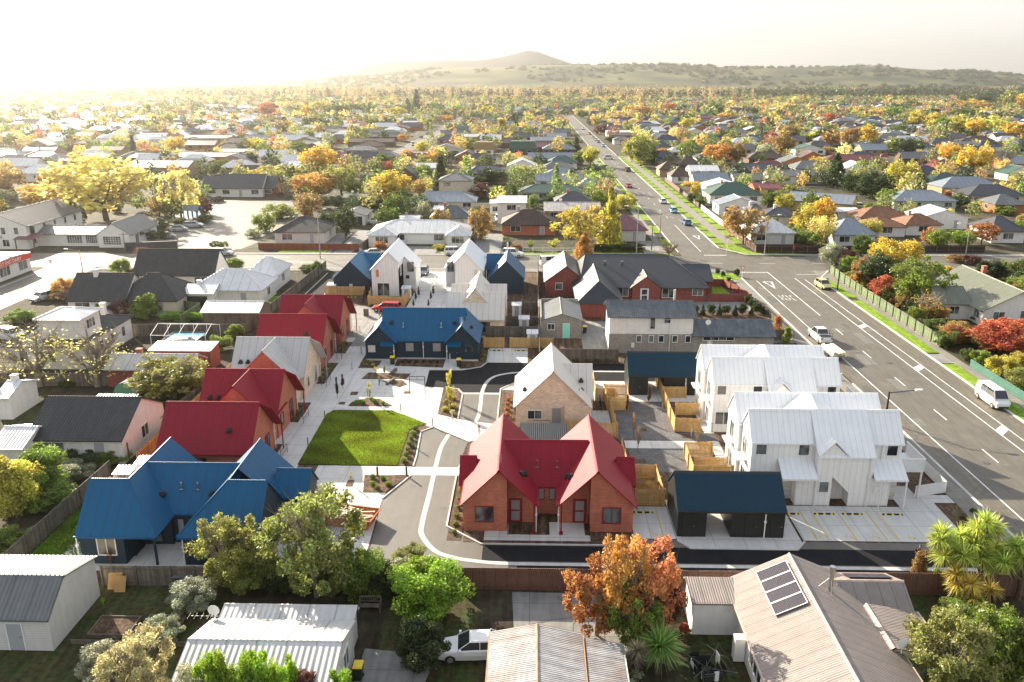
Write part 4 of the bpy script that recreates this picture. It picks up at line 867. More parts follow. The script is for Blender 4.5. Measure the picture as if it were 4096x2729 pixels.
# long dark-roofed brick house at the corner
h = boxhouse('long_brick_house', 'long low brick house with charcoal hip roof at the street corner', [('x', 8.2, 28.3, 131, 147.6, 2.55, 6.0, dict(rb=139.3, hip0=1.0, hip1=5.5, oe=.5)), ('y', 121.2, 139, 7.2, 13.6, 2.5, 4.9, dict(hip0=2.8, oe=.4)), ('y', 134.3, 147, 2.4, 9.2, 2.5, 5.0, dict(oe=.3)), ('y', 130.2, 139, 16.3, 20.8, 2.6, 4.3, dict(oe=.35)), ('x', 24, 30.2, 135.2, 143.5, 2.5, 4.3, dict(oe=.3))], 'dark_red_brick', 'charcoal', cap='charcoal')
window(h, 4.6, 134.3, 1.1, 1.1, 1.1, bars=0); window(h, 14.9, 131, .9, 1.7, 1.4); window(h, 22.3, 131, .7, 2.0, 1.5); window(h, 27, 131, 1.1, 1.6, 1.2)
door(h, 18.3, 130.2, .2, 1.2, 2.1, m=M['white_trim'], glass=M['glass'])
for x in (12.3, 15.2): piece(h, 'roof_vent', lambda mb: (mb.tube((x, 136.5, 5.0), (x, 136.5, 5.5), .18, .25, 8)), M['steel'])
# block garage
h = boxhouse('block_garage', 'block garage with grey iron roof and mint green door', [('y', 110.4, 119.6, 1.5, 7.0, 2.6, 3.5, dict(oe=.1, og=.1))], 'block_grey', 'iron_grey')
door(h, 4.9, 110.4, .05, .85, 2.1, m=M['mint']); window(h, 2.8, 110.4, 1.3, .9, .8)
piece(h, 'parapet', lambda mb: (mb.box(1.3, 1.5, 110.4, 119.8, 0, 3.1), mb.box(1.5, 7, 119.65, 119.8, 0, 3.3)), M['block_grey'])
boxhouse('lean_to', 'small lean-to with ribbed white roof behind the block garage', [('x', 1.2, 4.3, 120.9, 123.5, 1.9, 2.4, {})], 'wood_old', 'iron_bright', 'shed')
# two storey tiled house with low tiled wing
h = boxhouse('two_storey_house', 'two-storey white and block house with shiny grey tile roof', [('x', 10.3, 21.2, 104.2, 109.6, 5.2, 6.4, dict(oe=.5, og=.4)), ('x', 21.25, 31.8, 104.2, 109.2, 2.7, 3.9, dict(oe=.5, og=.2))], 'white_render', 'tile_grey')
piece(h, 'block_base', lambda mb: (mb.box(10.25, 21.3, 104.1, 104.19, 0, 2.65), mb.box(21.3, 31.8, 104.1, 104.19, 0, 2.65)), M['block_grey'])
window(h, 15.9, 104.1, 3.4, .6, 1.6, bars=0); window(h, 17.8, 104.1, 4.2, .8, .9, hb=1, bars=0)
for x, ww in ((14.2, .55), (15.8, .55), (17.1, .6), (18.9, .6), (20.6, .6)): window(h, x, 104.08, 1.6, ww, .85, bars=0)
window(h, 24.6, 104.08, 1.9, 4.0, .5, bars=3); downpipe(h, 18.2, 104.0, 0, 5); piece(h, 'water_heater', lambda mb: mb.box(13.2, 13.6, 103.8, 104.07, .9, 1.5), M['white_trim'])
piece(h, 'chimney_flue', lambda mb: mb.tube((19.3, 108.5, 5.5), (19.3, 108.5, 7.6), .16, .16, 8), M['kerb'])
def dish(parent, x, y, z, label=None):
    mb = MB(); mb.tube((x, y, z), (x, y, z+.6), .03, .03, 5)
    mb.hexa([(x+.38*math.cos(k*.6283), y-.1, z+.75+.38*math.sin(k*.6283)) for k in range(10)], [(x+.2*math.cos(k*.6283), y+.05, z+.75+.2*math.sin(k*.6283)) for k in range(10)])
    return mb.build('satellite_dish', M['white_trim'], parent)
dish(h, 23.4, 105.5, 3.2)
# front row, below the lane: garage, iron-roofed house, rusty carport, solar house
h = boxhouse('weatherboard_garage', 'white weatherboard garage with ribbed iron roof in the bottom left corner', [('x', -40, -30.05, 43.3, 49.2, 2.45, 4.0, dict(rb=45.4, ez1=3.0, oe=.15, og=.15))], 'white_weatherboard', 'iron_grey')
d = door(h, -32.3, 43.3, .05, .95, 1.95, m=M['grey_door'])
h = boxhouse('iron_roof_house', 'house with bright corrugated iron roof at the bottom edge, left of centre', [('x', -19.6, -10.9, 36.5, 43.2, 2.45, 3.5, dict(rb=40.0, oe=.2, og=.15)), ('x', -19.3, -11.1, 43.4, 45.2, 2.1, 2.42, dict(rb=44.9, oe=.1))], 'white_weatherboard', 'iron_bright')
window(h, -10.9, 38.6, 1.0, 1.6, 1.2, 'r'); window(h, -10.9, 41, .9, 1.2, 1.3, 'r'); dish(h, -19.6, 43.6, 2.3)
piece(h, 'aerial', lambda mb: (mb.tube((-20.5, 42.3, 3.5), (-18.5, 42.3, 3.5), .012, .012, 4), mb.tube((-19.3, 42.3, 2.7), (-19.3, 42.3, 3.5), .02, .02, 4), [mb.tube((-20.6+k*.4, 42, 3.5), (-20.6+k*.4, 42.6, 3.5), .006, .006, 3) for k in range(5)]), M['roof_grey'])
h = boxhouse('rusty_carport', 'rust-streaked iron roofed shed beside the white car at the bottom edge', [('y', 34, 42.4, -2.2, 3.1, 2.4, 3.0, dict(rb=.5, oe=.12)), ('y', 34, 42.1, 3.2, 5.6, 1.9, 2.3, dict(rb=3.4, oe=.05, cap=None))], 'wood_old', 'iron_rust', 'shed', cap='rust_cap')
h = boxhouse('solar_roof_house', 'pale house with mauve iron roof, solar panels and flue at bottom right', [('y', 33, 48.2, 13.4, 21.6, 2.6, 4.5, dict(rb=17.2, oe=.25, og=.2)), ('x', 10.6, 15.5, 45.9, 48.5, 2.5, 2.72, dict(rb=48.2, oe=.2, cap=None)), ('x', 20.0, 24.0, 44.9, 49.0, 2.6, 3.55, dict(rb=46.8, oe=.15)), ('y', 41, 44.9, 20.4, 24.3, 2.5, 3.0, dict(rb=21.2, oe=.1))], 'white_render', 'iron_mauve', cap='flashing')
for k in range(4):
    y1 = 47.6-k*1.15
    def panel(mb, y1=y1):
        x0, x1 = 14.9, 16.75; z = lambda x: 4.5-(17.2-x)*.5+.2
        mb.hexa([(x0, y1-1.08, z(x0)), (x1, y1-1.08, z(x1)), (x1, y1, z(x1)), (x0, y1, z(x0))], [(x0, y1-1.08, z(x0)+.05), (x1, y1-1.08, z(x1)+.05), (x1, y1, z(x1)+.05), (x0, y1, z(x0)+.05)])
    o = piece(h, 'solar_panel', panel, M['solar'])
    def fr_(mb, y1=y1):
        x0, x1 = 14.9, 16.75; z = lambda x: 4.5-(17.2-x)*.5+.25
        for a, b in (((x0, y1), (x1, y1)), ((x0, y1-1.08), (x1, y1-1.08)), ((x0, y1), (x0, y1-1.08)), ((x1, y1), (x1, y1-1.08))): mb.tube((*a, z(a[0])), (*b, z(b[0])), .03, .03, 4)
    piece(h, 'panel_frame', fr_, M['lamp_white'], o)
for k in range(2):
    def panel(mb, k=k): mb.hexa([(20.9+k*1.4, 47.3, 3.5), (22.25+k*1.4, 47.3, 3.5), (22.25+k*1.4, 48.6, 2.95), (20.9+k*1.4, 48.6, 2.95)], [(20.9+k*1.4, 47.3, 3.56), (22.25+k*1.4, 47.3, 3.56), (22.25+k*1.4, 48.6, 3.01), (20.9+k*1.4, 48.6, 3.01)])
    piece(h, 'solar_panel', panel, M['solar'])
piece(h, 'flue', lambda mb: (mb.tube((18.9, 45.3, 3.6), (18.9, 45.3, 5.3), .14, .14, 10), mb.tube((18.9, 45.3, 5.3), (18.9, 45.3, 5.6), .22, .18, 10), mb.tube((18.9, 45.3, 4.9), (18.0, 45.3, 4.0), .02, .02, 4), mb.tube((18.9, 45.3, 4.9), (18.7, 44.5, 3.8), .02, .02, 4)), M['steel'])
window(h, 13.4, 41, .9, 2.4, 1.3, 'l', bars=2); window(h, 13.4, 37, 1.2, 2.0, 1.1, 'l'); piece(h, 'water_heater', lambda mb: mb.box(12.7, 13.35, 43.2, 43.8, .1, 1.7), M['white_trim']); dish(h, 21.5, 40.6, 2.9)
# ------------------------------------------------------------------ houses of the surrounding streets, surveyed by their front eaves
HT = """
M1 186 828 1437 9 gx tile_dark white_render 2.6 2.3|old house with mossy black roof and pink end wall, left of the terrace
M1 700 1440 590 9 gx tile_dark pink_render 9 9|skip
M1 620 880 1205 2 sx iron_grey wood_old 2.2 .3|flat grey shed roof behind the mossy black roof
M1 715 1300 965 4 gx iron_bright dark_red_brick 2.4 1|long patched white iron shed with dark red walls
M1 1010 1420 850 3 sx iron_grey dark_red_brick 2.6 .3|shed with thin grey roof above the patched white one
M1 1365 1750 585 5 gx roof_white wood_old 2.5 .9|peeling weathered shed with white roof left of the farthest red house
M1 240 1 830 9 skip tile_dark white_render 3 2|skip
M1 1290 1760 430 8 hx roof_white white_render 2.8 2.3|white hip-roofed house behind the weathered shed
M1 1660 1857 340 9 hx roof_white white_render 2.8 2.2|white roofed house by the side fence of the long black lane
M1 1240 1440 460 5 gx roof_white white_render 2.6 .8|open white garage with cluttered interior
M1 900 1450 330 7 gx tile_dark white_render 2.7 3.6|long black tile roofed house with white dormer
M1 760 1190 500 9 hx tile_dark cream_render 2.6 3|black hip roofed house with cream wall
M1 455 845 505 8 gx tile_dark white_render 2.6 3.2|black gabled roof house with chimney smoke beside the side street
M1 -30 60 1160 5 gx roof_white white_render 2.6 .8|corner of a white shed at the left edge
M1 -60 160 1500 5 gx roof_white white_render 2.5 .9|pale low roof behind bushes at the left edge
M4 10 300 48 9 hx roof_white white_weatherboard 2.7 2.2|white weatherboard cottage with pale blue-white roof behind the dark corner fence
M4 575 845 60 9 hx roof_bluegrey white_weatherboard 2.7 2.6|white house with pale blue pyramid roof right of the tall hedge
M4 1060 1290 -5 8 hx tile_rust white_render 2.6 1.8|low rust tiled house with white walls, behind the yellow trees on the right
T2 165 500 1395 11 hx tile_dark white_weatherboard 2.7 2.4|white house with dark tiled hip roof behind the red paling fence
T2 607 775 1285 9 gy roof_grey white_render 2.5 .9|white garage with blue car inside
T2 810 1475 1400 10 hx roof_white white_render 2.6 1.9|long white duplex with twin garage doors
T2 1000 1140 1320 6 gx roof_white wood_old 2.4 .7|low ribbed white roof behind the long white duplex
T2 1220 1500 1300 9 hx tile_grey white_render 2.6 2.2|grey tiled hip house behind the long white duplex
T2 1080 1520 1190 9 hx roof_bluegrey cream_render 2.6 2|wide blue-grey roofed cream house
T2 1275 1495 1050 9 hx roof_grey cream_render 5.2 1.7|two storey cream house with grey hip roof
T2 625 805 1165 5 gx roof_grey wall_tan 2.4 .8|long thin shed behind the dark hedge
T2 620 870 940 10 hx roof_brown wall_tan 2.6 2.2|brown hip roof house beyond the golden trees
T2 690 860 905 8 gx roof_dark wall_brown 2.6 2.6|black gabled roof beyond the golden trees
T2 632 845 845 9 hx roof_grey wall_tan 2.6 1.8|brown-walled house with flat grey roof and wide garage
T2 660 970 790 9 gx roof_brown wall_brown 2.6 1.6|long brown roof left of the far side road
T2 785 1005 755 9 gx roof_dark wall_brown 2.6 2|black long roof left of the far side road
T2 355 535 805 9 gx roof_green wall_orange 2.6 1.8|orange walled house with pale roof
T2 500 700 722 9 gx roof_olive wall_tan 2.6 1.6|dull olive long roof in the haze
T2 60 230 805 9 gx roof_white wall_tan 2.6 1.5|pale roof in the haze left of the orange house
T2 0 180 690 10 hx roof_navy wall_tan 2.6 2.4|blue gabled roof glowing in the haze
T2 470 700 703 9 skip roof_grey wall_tan 2.6 1.6|skip
T2 1000 1050 720 8 gy roof_white white_render 3 1.6|white gable facing the far side road
T2 1130 1290 640 9 gx roof_brown wall_tan 2.6 1.6|long brown roof beside the far side road
T2 1030 1190 662 8 gx roof_white white_render 2.6 1.3|white strip roof beside the far side road
T2 1300 1440 795 8 hx roof_red wall_tan 2.6 2|dull red roof behind the bare street trees
T2 1210 1430 845 10 gyw roof_grey cream_render 2.5 2.6|cream house with broad grey gable
T2 1515 1640 842 8 man roof_tan white_render 2.6 3.4|two storey house with tan mansard roof and white chimney
T2 1365 1640 755 8 gx roof_white wall_tan 2.6 1.3|pale flat roof behind the tan mansard
T2 1757 1930 838 8 man roof_green roof_green 2.6 3.6|two storey dark green mansard house with tiny dormer
T2 1445 1655 910 9 hx roof_navy cream_render 2.6 2.2|navy hip roof in front of the tan mansard
T2 1090 1205 905 8 man roof_maroon white_render 2.6 2.4|maroon clad house with pale flat roof
T2 1020 1260 965 9 gx roof_white white_render 2.6 1.4|white long roof between golden trees
T2 985 1120 1020 9 gy roof_dark wall_brown 2.6 2.6|black steep gable behind the golden tree
T2 1240 1345 1245 5 gx roof_white white_render 2.2 .5|small white shed behind the timber fence
T2 1535 1700 740 9 hx roof_navy wall_tan 2.6 2|navy roof left of the yellow column tree
T2 1570 1720 690 9 gx roof_green wall_tan 2.6 2|green ridge roof beyond the yellow column tree
T2 1620 1690 1205 6 gx roof_white white_render 3 .6|white lean-to beside the modern house
T2 1670 1860 1200 9 box roof_white white_render 5.2 .5|modern white box house with flat roof and row of high windows
T3 15 375 1345 10 hx tile_brown red_brick 2.6 2.6|brick house with dark brown tiled hip roof
T3 690 985 1380 10 hx roof_maroon white_weatherboard 2.7 2.4|white weatherboard house with faded maroon hip roof
T3 300 680 1255 9 gx iron_rust wall_tan 2.6 1.6|rusty striped iron roof behind the brown tiled house
T3 375 620 1195 9 hx roof_dark wall_blue 2.6 2.2|dark blue-grey hip roof with brick chimney
T3 130 560 1130 10 hx roof_green cream_render 2.6 1.8|long pale green iron roof
T3 530 720 1090 9 hx iron_rust white_weatherboard 2.7 2.4|white cottage with dark patchy iron roof and smoking chimney
T3 240 560 1052 8 gx roof_bluegrey white_weatherboard 2.6 1.8|pale blue-grey long roof
T3 305 525 1010 8 hx roof_bluegrey white_render 2.6 1.9|blue-grey roof with white walls
T3 285 500 965 9 hx roof_grey cream_render 2.6 2|grey hip roof left of the long street
T3 320 520 928 9 hx roof_green white_render 2.6 2.2|sea-green hip roof left of the long street
T3 190 500 905 9 gx roof_bluegrey cream_render 2.6 2.2|long blue-grey ridge roof beside the long street
T3 55 245 950 9 gy roof_white white_render 3 2.2|white house with pale gable and glass front
T3 205 480 825 9 gx roof_maroon dark_red_brick 2.6 2|dark red long roof beside the dark green mansard
T3 205 440 780 9 gx roof_bluegrey wall_tan 2.6 1.6|pale lilac long roof behind the dark green mansard
T3 90 480 722 9 gx roof_dark wall_tan 2.6 1.8|dark ridge roof crossing behind the mansard
T3 250 380 700 9 hx roof_green wall_tan 2.6 2.2|green gabled roof left of the long street
T3 1080 1225 975 9 hx roof_brown wall_tan 2.7 2.6|brown pyramid roof by the playground
T3 1215 1355 942 9 hx roof_brown wall_brown 2.7 2.6|taller brown pyramid roof behind the playground
T3 1160 1290 1020 9 hx tile_brown white_render 2.6 2.4|beige tiled hip roof beside the playground
T3 1285 1480 985 9 gx roof_white white_weatherboard 4.6 1.4|tall white weatherboard house right of the long street
T3 1310 1545 1048 8 gx roof_bluegrey white_render 2.7 2|white lower house with slate-blue roof
T3 1600 1857 985 10 gx roof_dark wall_blue 2.8 2.2|long black roof with white gable end
T3 1585 1790 1045 9 gx roof_olive wall_mint 2.6 1.6|olive green low roof
T3 1395 1640 1090 9 gy roof_white white_render 2.6 1.6|white gabled shed with slate windows
T3 1420 1770 1145 11 hx roof_green white_render 2.7 2.8|white house with large green hip roof
T3 1480 1760 1215 8 gy roof_bluegrey white_render 2.6 1.8|white cottage with grey gable in front of the green roof
T3 1720 1857 1100 8 gx roof_red wall_orange 2.6 1.2|small pinkish roof shed
T3 1150 1230 855 8 hx roof_white white_render 2.6 1.8|white pyramid cottage left of the big tree group
T3 1050 1200 775 9 hx roof_navy wall_tan 2.6 2.4|blue hip roof behind the big street tree
T3 720 1070 725 9 gx roof_white white_render 2.6 1|long white flat roof across the block
T3 735 1000 745 8 gx roof_brown wall_tan 2.4 .8|long pinkish low roof right of the street
T3 1050 1220 800 8 hx roof_green wall_orange 2.6 1.4|green roof with orange walls
T3 770 880 775 8 hx roof_grey white_render 2.6 1.6|grey roof with white gable right of the street
T3 630 780 650 9 gx roof_white white_render 2.6 1.6|white roof beside the street trees
T3 740 920 645 9 gx roof_navy wall_tan 2.6 2.2|navy saddle roof beyond the white strip
T3 870 1010 655 9 gx roof_red wall_tan 2.6 1|pale red low roofed building right of the street
T3 1610 1780 785 9 hx roof_bluegrey white_render 2.6 2.2|blue-grey house with white gables
T3 1540 1690 725 9 hx roof_grey white_render 2.6 2|grey long roof between autumn trees
T3 1450 1560 700 9 hx roof_grey wall_tan 2.6 2|mid grey hip roof between autumn trees
T4 130 460 1020 9 gx roof_grey white_render 2.7 1.6|white house with grey low roof
T4 75 215 1105 8 gx roof_red wall_yellow 2.6 1|small red roofed yellow hut
T4 320 740 1190 9 diag roof_bluegrey wall_yellow 2.7 1.8|long pale yellow house with blue-grey roof lying askew
T4 505 740 1260 7 gx roof_white white_render 2.5 .5|white flat roofed carport in front of the pale yellow house
T4 0 120 1270 9 hx roof_dark white_render 2.6 1.5|dark roof behind the olive tree
T4 100 355 1290 8 hx roof_dark white_render 2.6 1.6|dark hip roof with white chimney
T4 750 1090 1300 9 hx tile_rust cream_render 2.7 2|rust tiled cream house with flue
T4 810 1050 1360 8 hx tile_rust white_render 2.4 1.4|low rust tiled garage
T4 1160 1470 1300 9 gyw roof_white white_render 2.8 1.8|white gable house with large grey window
T4 975 1390 1185 10 hx roof_bluegrey wall_mint 2.7 2.2|mint house with dark blue-grey hip roof
T4 1300 1700 1095 10 hx roof_bluegrey wall_tan 2.7 2.6|wide blue-grey hip roof on the right
T4 1230 1470 1060 9 hx roof_green cream_render 2.6 2.4|green hip roof with brick chimney
T4 1480 1850 1150 10 hx roof_dark cream_render 2.7 2.4|black roofed cream house at the right edge
T4 1660 1857 1210 9 hx roof_grey wall_orange 2.6 2|grey roof orange brick house at the right edge
T4 1640 1857 1390 10 hx roof_dark white_render 2.7 2.4|white house with dark hip roof at the right edge
T4 1110 1315 1005 9 hx roof_navy wall_tan 2.6 2.4|navy hip roof behind the willow
T4 640 820 975 9 gy roof_white white_render 2.6 2.4|white iron gable behind the dark conifer
T4 510 920 915 10 hx roof_red wall_orange 2.7 2|long wine-red roof in the middle of the right suburb
T4 310 510 840 9 gy roof_green white_render 2.7 2|white gable house with dark green roof
T4 0 120 770 9 gx roof_navy white_render 2.7 2|navy roofed house with red chimney at right
T4 870 1050 760 9 hx roof_grey white_render 2.6 2.2|grey hip roof at the centre of the right suburb
T4 900 1100 710 9 hx roof_grey wall_tan 2.6 2.6|broad mid-grey hip roof among gold trees
T4 1130 1310 740 9 hx roof_grey white_render 2.6 2.4|pale grey hip roof in front of the golden avenue
T4 1420 1620 790 9 hx roof_brown cream_render 2.6 1.8|brown hip roof below the golden avenue
T4 1540 1700 820 9 hx roof_navy white_render 2.6 2|navy roof below the golden avenue
T4 1790 1900 830 9 gy roof_dark white_render 2.6 2.4|dark gable at the right edge below the golden avenue
T4 700 880 690 9 hx roof_white white_render 2.6 2.2|white hip roof in the right suburb
T4 550 640 665 9 hx roof_white white_render 2.6 2|small white pyramid roof
T4 720 815 690 7 gx roof_navy wall_tan 2.6 2|navy saddle roof beside the white hip roof
T4 440 490 600 9 gx roof_white wall_tan 2.6 2|tiny pale roof in the right suburb
T1 1360 1500 1100 8 gx roof_dark white_render 2.6 3|left wing of the slate roofed motel
T1 1475 1770 1100 10 gx roof_dark white_render 2.8 3.6|long slate roofed motel behind the car park
T1 1760 1857 1100 8 gx roof_dark dark_red_brick 2.6 3|right wing of the slate roofed motel
T1 100 490 1000 10 hx roof_white white_render 3 2.4|wide white roofed hall washed out by the sun
T1 865 1270 960 12 gx roof_bluegrey wall_tan 3.4 1.8|wide pale metal roofed hall
T1 1000 1220 1040 8 hx roof_green wall_brown 3 2|pale green roof with brown walls
T1 1050 1160 1110 6 hx roof_grey wall_tan 2.6 1.8|grey tiled annex beside the hall
T1 150 370 850 9 gx roof_dark wall_tan 2.6 2|brown roof glowing in the sun haze
T1 600 820 845 9 gx roof_brown wall_tan 2.6 1.5|long brown roof glowing in the haze
T1 850 1030 800 9 gx roof_brown white_render 2.6 1.5|dark roof left of the cypress
T1 480 830 800 10 hx roof_brown wall_tan 2.6 2|wide brown roof in the haze
T1 1240 1560 765 9 gx roof_dark wall_tan 2.6 1.6|long dark flat roof in the haze
T1 860 1080 670 9 gx roof_brown wall_tan 2.6 2.6|tall brown roof in the haze
T1 1480 1700 855 9 gx roof_white white_render 2.6 .8|white single storey house with long window band
T1 1200 1600 890 9 gx roof_dark wall_brown 2.6 1.6|low dark roof right of the orange trees
T1 320 610 750 9 gx roof_white white_render 2.6 1.8|white row house in the haze
T1 110 300 800 9 gy roof_brown white_render 2.6 2|white gable in the sun glare
T1 1680 1857 700 9 gx roof_navy wall_tan 2.8 2.4|blue roofed villa in the haze
"""
HOUSES = []
def add_chimney(h, x, y, z, m):
    piece(h, 'chimney', lambda mb: (mb.box(x-.3, x+.3, y-.3, y+.3, z, z+1.5), mb.box(x-.36, x+.36, y-.36, y+.36, z+1.5, z+1.62)), M[m])
for line in HT.strip().split('\n'):
    d, lab = line.split('|')
    if lab == 'skip': continue
    c, xl, xr, y, dep, typ, rm, wm, ez, ris = d.split(); xl, xr, y, dep, ez, ris = map(float, (xl, xr, y, dep, ez, ris))
    if typ == 'skip': continue
    X0, Y0 = G(c, xl, y, ez); X1, _ = G(c, xr, y, ez)
    w, r = MB(), MB(); H = ez+ris; xm = (X0+X1)/2; L = X1-X0
    h = house({'sx': 'shed', 'man': 'mansard_house'}.get(typ, 'suburban_house') if 'garage' not in lab else 'garage', xm, Y0+dep/2, lab, 'house' if not ('shed' in lab or 'hut' in lab) else 'shed')
    if typ == 'hx': hp = min(L*.42, dep*.5); mass(w, r, 'x', X0, X1, Y0, Y0+dep, ez, H, hip0=hp, hip1=hp, oe=.4)
    elif typ == 'gx': mass(w, r, 'x', X0, X1, Y0, Y0+dep, ez, H, oe=.3)
    elif typ in ('gy', 'gyw', 'gyr'): mass(w, r, 'y', Y0, Y0+dep, X0, X1, ez, H, oe=.3)
    elif typ == 'sx': mass(w, r, 'x', X0, X1, Y0, Y0+dep, ez, H, rb=Y0+dep-.2, oe=.1, cap=None)
    elif typ == 'box': w.box(X0, X1, Y0, Y0+dep, 0, ez); mass(w, r, 'x', X0-.2, X1+.2, Y0, Y0+dep, ez, H, rb=Y0+dep-.3, oe=.5, cap=None, nowall=True)
    elif typ == 'man':
        w.box(X0, X1, Y0, Y0+dep, 0, ez); b = [(X0-.4, Y0-.4, ez), (X1+.4, Y0-.4, ez), (X1+.4, Y0+dep, ez), (X0-.4, Y0+dep, ez)]
        r.hexa(b, [(X0+.4, Y0+.9, H), (X1-.4, Y0+.9, H), (X1-.4, Y0+dep-.9, H), (X0+.4, Y0+dep-.9, H)])
    elif typ == 'diag':
        mass(w, r, 'x', X0, X1, Y0-2, Y0+dep-2, ez, H, oe=.4)
    w.build('wall', M[wm], h); r.build('roof', [M[rm], M[rm]], h)
    if typ == 'diag':
        h.rotation_euler = (0, 0, -.5)
    HOUSES.append((X0-1, X1+1, Y0-1, Y0+dep+1))
    # openings along the front, and one on the side the viewer sees
    if dep > 5 and typ != 'diag':
        n = max(1, int(L/4.2)) if Y0 < 420 else 1
        for k in range(n):
            x = X0+L*(k+.5)/n; ww = min(2.2, L/n*.5)
            if k == n//2 and n > 1 and Y0 < 260: door(h, x, Y0, .1, .95, 2.05)
            else: window(h, x, Y0, .9 if ez < 4 else 3.4, ww, 1.25, bars=1 if Y0 < 250 else 0)
        if ez > 4:
            for k in range(n): window(h, X0+L*(k+.5)/n, Y0, .9, 1.2, 1.1, bars=0)
        if Y0 < 260: window(h, X0 if xm > 0 else X1, Y0+dep*.5, .9, 1.4, 1.2, 'l' if xm > 0 else 'r')
    if random.random() < .4 and typ in ('hx', 'gx') and 'chimney' not in lab: add_chimney(h, X0+L*.3, Y0+dep*.6, H-1, random.choice(['red_brick', 'white_render', 'concrete_pole']))
    if 'chimney' in lab: add_chimney(h, X0+L*.35, Y0+dep*.45, H-.9, 'red_brick' if 'brick' in lab else 'white_render')
    if 'garage doors' in lab:
        for x0 in (-13.2, -9.9): pass
        for k in (0, 1):
            xx, _ = G('T2', 1118+k*88, 1470); piece(h, 'garage_door', lambda mb: [mb.box(xx-1.45, xx+1.45, Y0-.1-.02*(q % 2), Y0-.02, .05+q*.27, .3+q*.27) for q in range(8)], M['lamp_white'])
        for a, b in ((805, 985), (1330, 1480)):
            xa, ya = G('T2', a, 1412, 2.6); xb, _ = G('T2', b, 1412, 2.6); w2, r2 = MB(), MB(); mass(w2, r2, 'y', ya-1.2, ya+4, xa, xb, 2.6, 3.9, hip0=2, oe=.35); w2.build('wing_wall', M[wm], h); r2.build('wing_roof', [M[rm], M[rm]], h); window(h, (xa+xb)/2, ya-1.2, .9, 2.6, 1.3, bars=2)
    if lab.startswith('white garage with blue car'):
        piece(h, 'opening', lambda mb: mb.box(X0+.7, X1-.7, Y0-.05, Y0-.01, .03, 2.2), M['dark_plastic'])
    if 'open white garage' in lab: piece(h, 'opening', lambda mb: mb.box(X0+.3, X1-1.0, Y0-.05, Y0-.01, .03, 2.1), M['dark_plastic'])
h = boxhouse('olive_roof_house', 'white house with large olive roof and brick chimney on the right', [('y', 117.8, 135, 66, 76, 2.6, 5.3, dict(oe=.5, og=.5)), ('x', 61.6, 66, 121.5, 128.5, 2.55, 4.2, dict(oe=.4))], 'white_render', 'roof_olive')
add_chimney(h, 72.2, 131, 4.6, 'red_brick'); window(h, 68.2, 117.8, .9, 1.6, 1.3); window(h, 72.4, 117.8, .3, 2.2, 2.1, bars=2); window(h, 66, 119.6, .9, 1.5, 1.3, 'l'); window(h, 63.6, 121.5, .9, 1.4, 1.1); HOUSES.append((61, 77, 117, 136))
# old villa with a square upper storey on the left, the hotel and the corner shop
h = boxhouse('villa_house', 'old white villa with dark tile roof and square upper storey on the left', [('x', -65, -55.8, 96.0, 109.5, 3.1, 5.3, dict(hip0=3.5, hip1=3.5, oe=.4))], 'white_render', 'tile_dark')
w, r = MB(), MB(); w.box(-61.2, -56, 97.2, 102.0, 2.9, 6.2); mass(w, r, 'x', -61.3, -55.9, 97.1, 102.1, 6.2, 7.0, hip0=2, hip1=2, nowall=True, oe=.3); w.build('upper_wall', M['white_render'], h); r.build('upper_roof', [M['roof_white']]*2, h)
window(h, -56, 99.6, 4.5, 2.0, 1.1, 'r', bars=2); add_chimney(h, -57, 105, 4.6, 'white_render')
for y in (98.6, 101, 104, 107): window(h, -55.8, y, 1, .9, 1.3, 'r', bars=0)
window(h, -60, 96.0, 1, 2, 1.3); window(h, -63, 96.0, 1, 1, 1.3)
def text(parent, s, loc, size, m, rx=math.pi/2, rz=0, name='lettering'):
    cu = bpy.data.curves.new('t', 'FONT'); cu.body = s; cu.size = size; cu.extrude = .01
    o = bpy.data.objects.new('t', cu); COL.objects.link(o); bpy.context.view_layer.update()
    me = bpy.data.meshes.new_from_object(o); bpy.data.objects.remove(o); me.materials.clear(); me.materials.append(M[m])
    o = bpy.data.objects.new(name, me); COL.objects.link(o); o.rotation_euler = (rx, 0, rz)
    if parent: o.parent = parent; o.location = Vector(loc)-parent.location
    else: o.location = loc
    return o
h = boxhouse('hotel', 'two storey white hotel with slate roof and red porch at the left edge', [('y', 171.5, 194, -119, -107.0, 5.0, 7.4, dict(oe=.4))], 'white_render', 'roof_dark')
for k in range(5): window(h, -107, 174+k*4.2, 3.1, .9, 1.4, 'r', bars=0); window(h, -107, 174+k*4.2, .8, .9, 1.4, 'r', bars=0)
for x in (-114.5, -112, -109.2): window(h, x, 171.5, 3.2, .9, 1.4, bars=0)
window(h, -111.8, 171.5, .6, 1.4, 1.4); window(h, -115.5, 171.5, .6, 1.2, 1.4)
text(h, 'HOTEL', (-114.6, 171.4, 2.35), .75, 'dark_plastic')
piece(h, 'porch', lambda mb: (mb.slab([(-109, 169.6, 2.4), (-104.5, 169.6, 2.4), (-104.5, 173.5, 3.0), (-109, 173.5, 3.0)], .12), mb.box(-108.8, -108.6, 169.7, 169.9, 0, 2.4), mb.box(-104.9, -104.7, 169.7, 169.9, 0, 2.4)), M['roof_maroon'])
piece(h, 'hanging_sign', lambda mb: mb.box(-106.9, -106.0, 172.6, 172.7, 3.2, 4.8), M['dark_plastic'])
h = boxhouse('hotel_restaurant', 'low white hotel restaurant with many-paned windows and angled gable', [('x', -107, -93, 175.2, 181.5, 2.8, 4.0, dict(oe=.5)), ('y', 173.6, 187, -93, -86.2, 3.0, 5.2, dict(oe=.5))], 'white_render', 'roof_grey')
for x, ww in ((-99, 3.2), (-95.3, 2.4)): window(h, x, 175.2, .7, ww, 1.6, bars=5, hb=3)
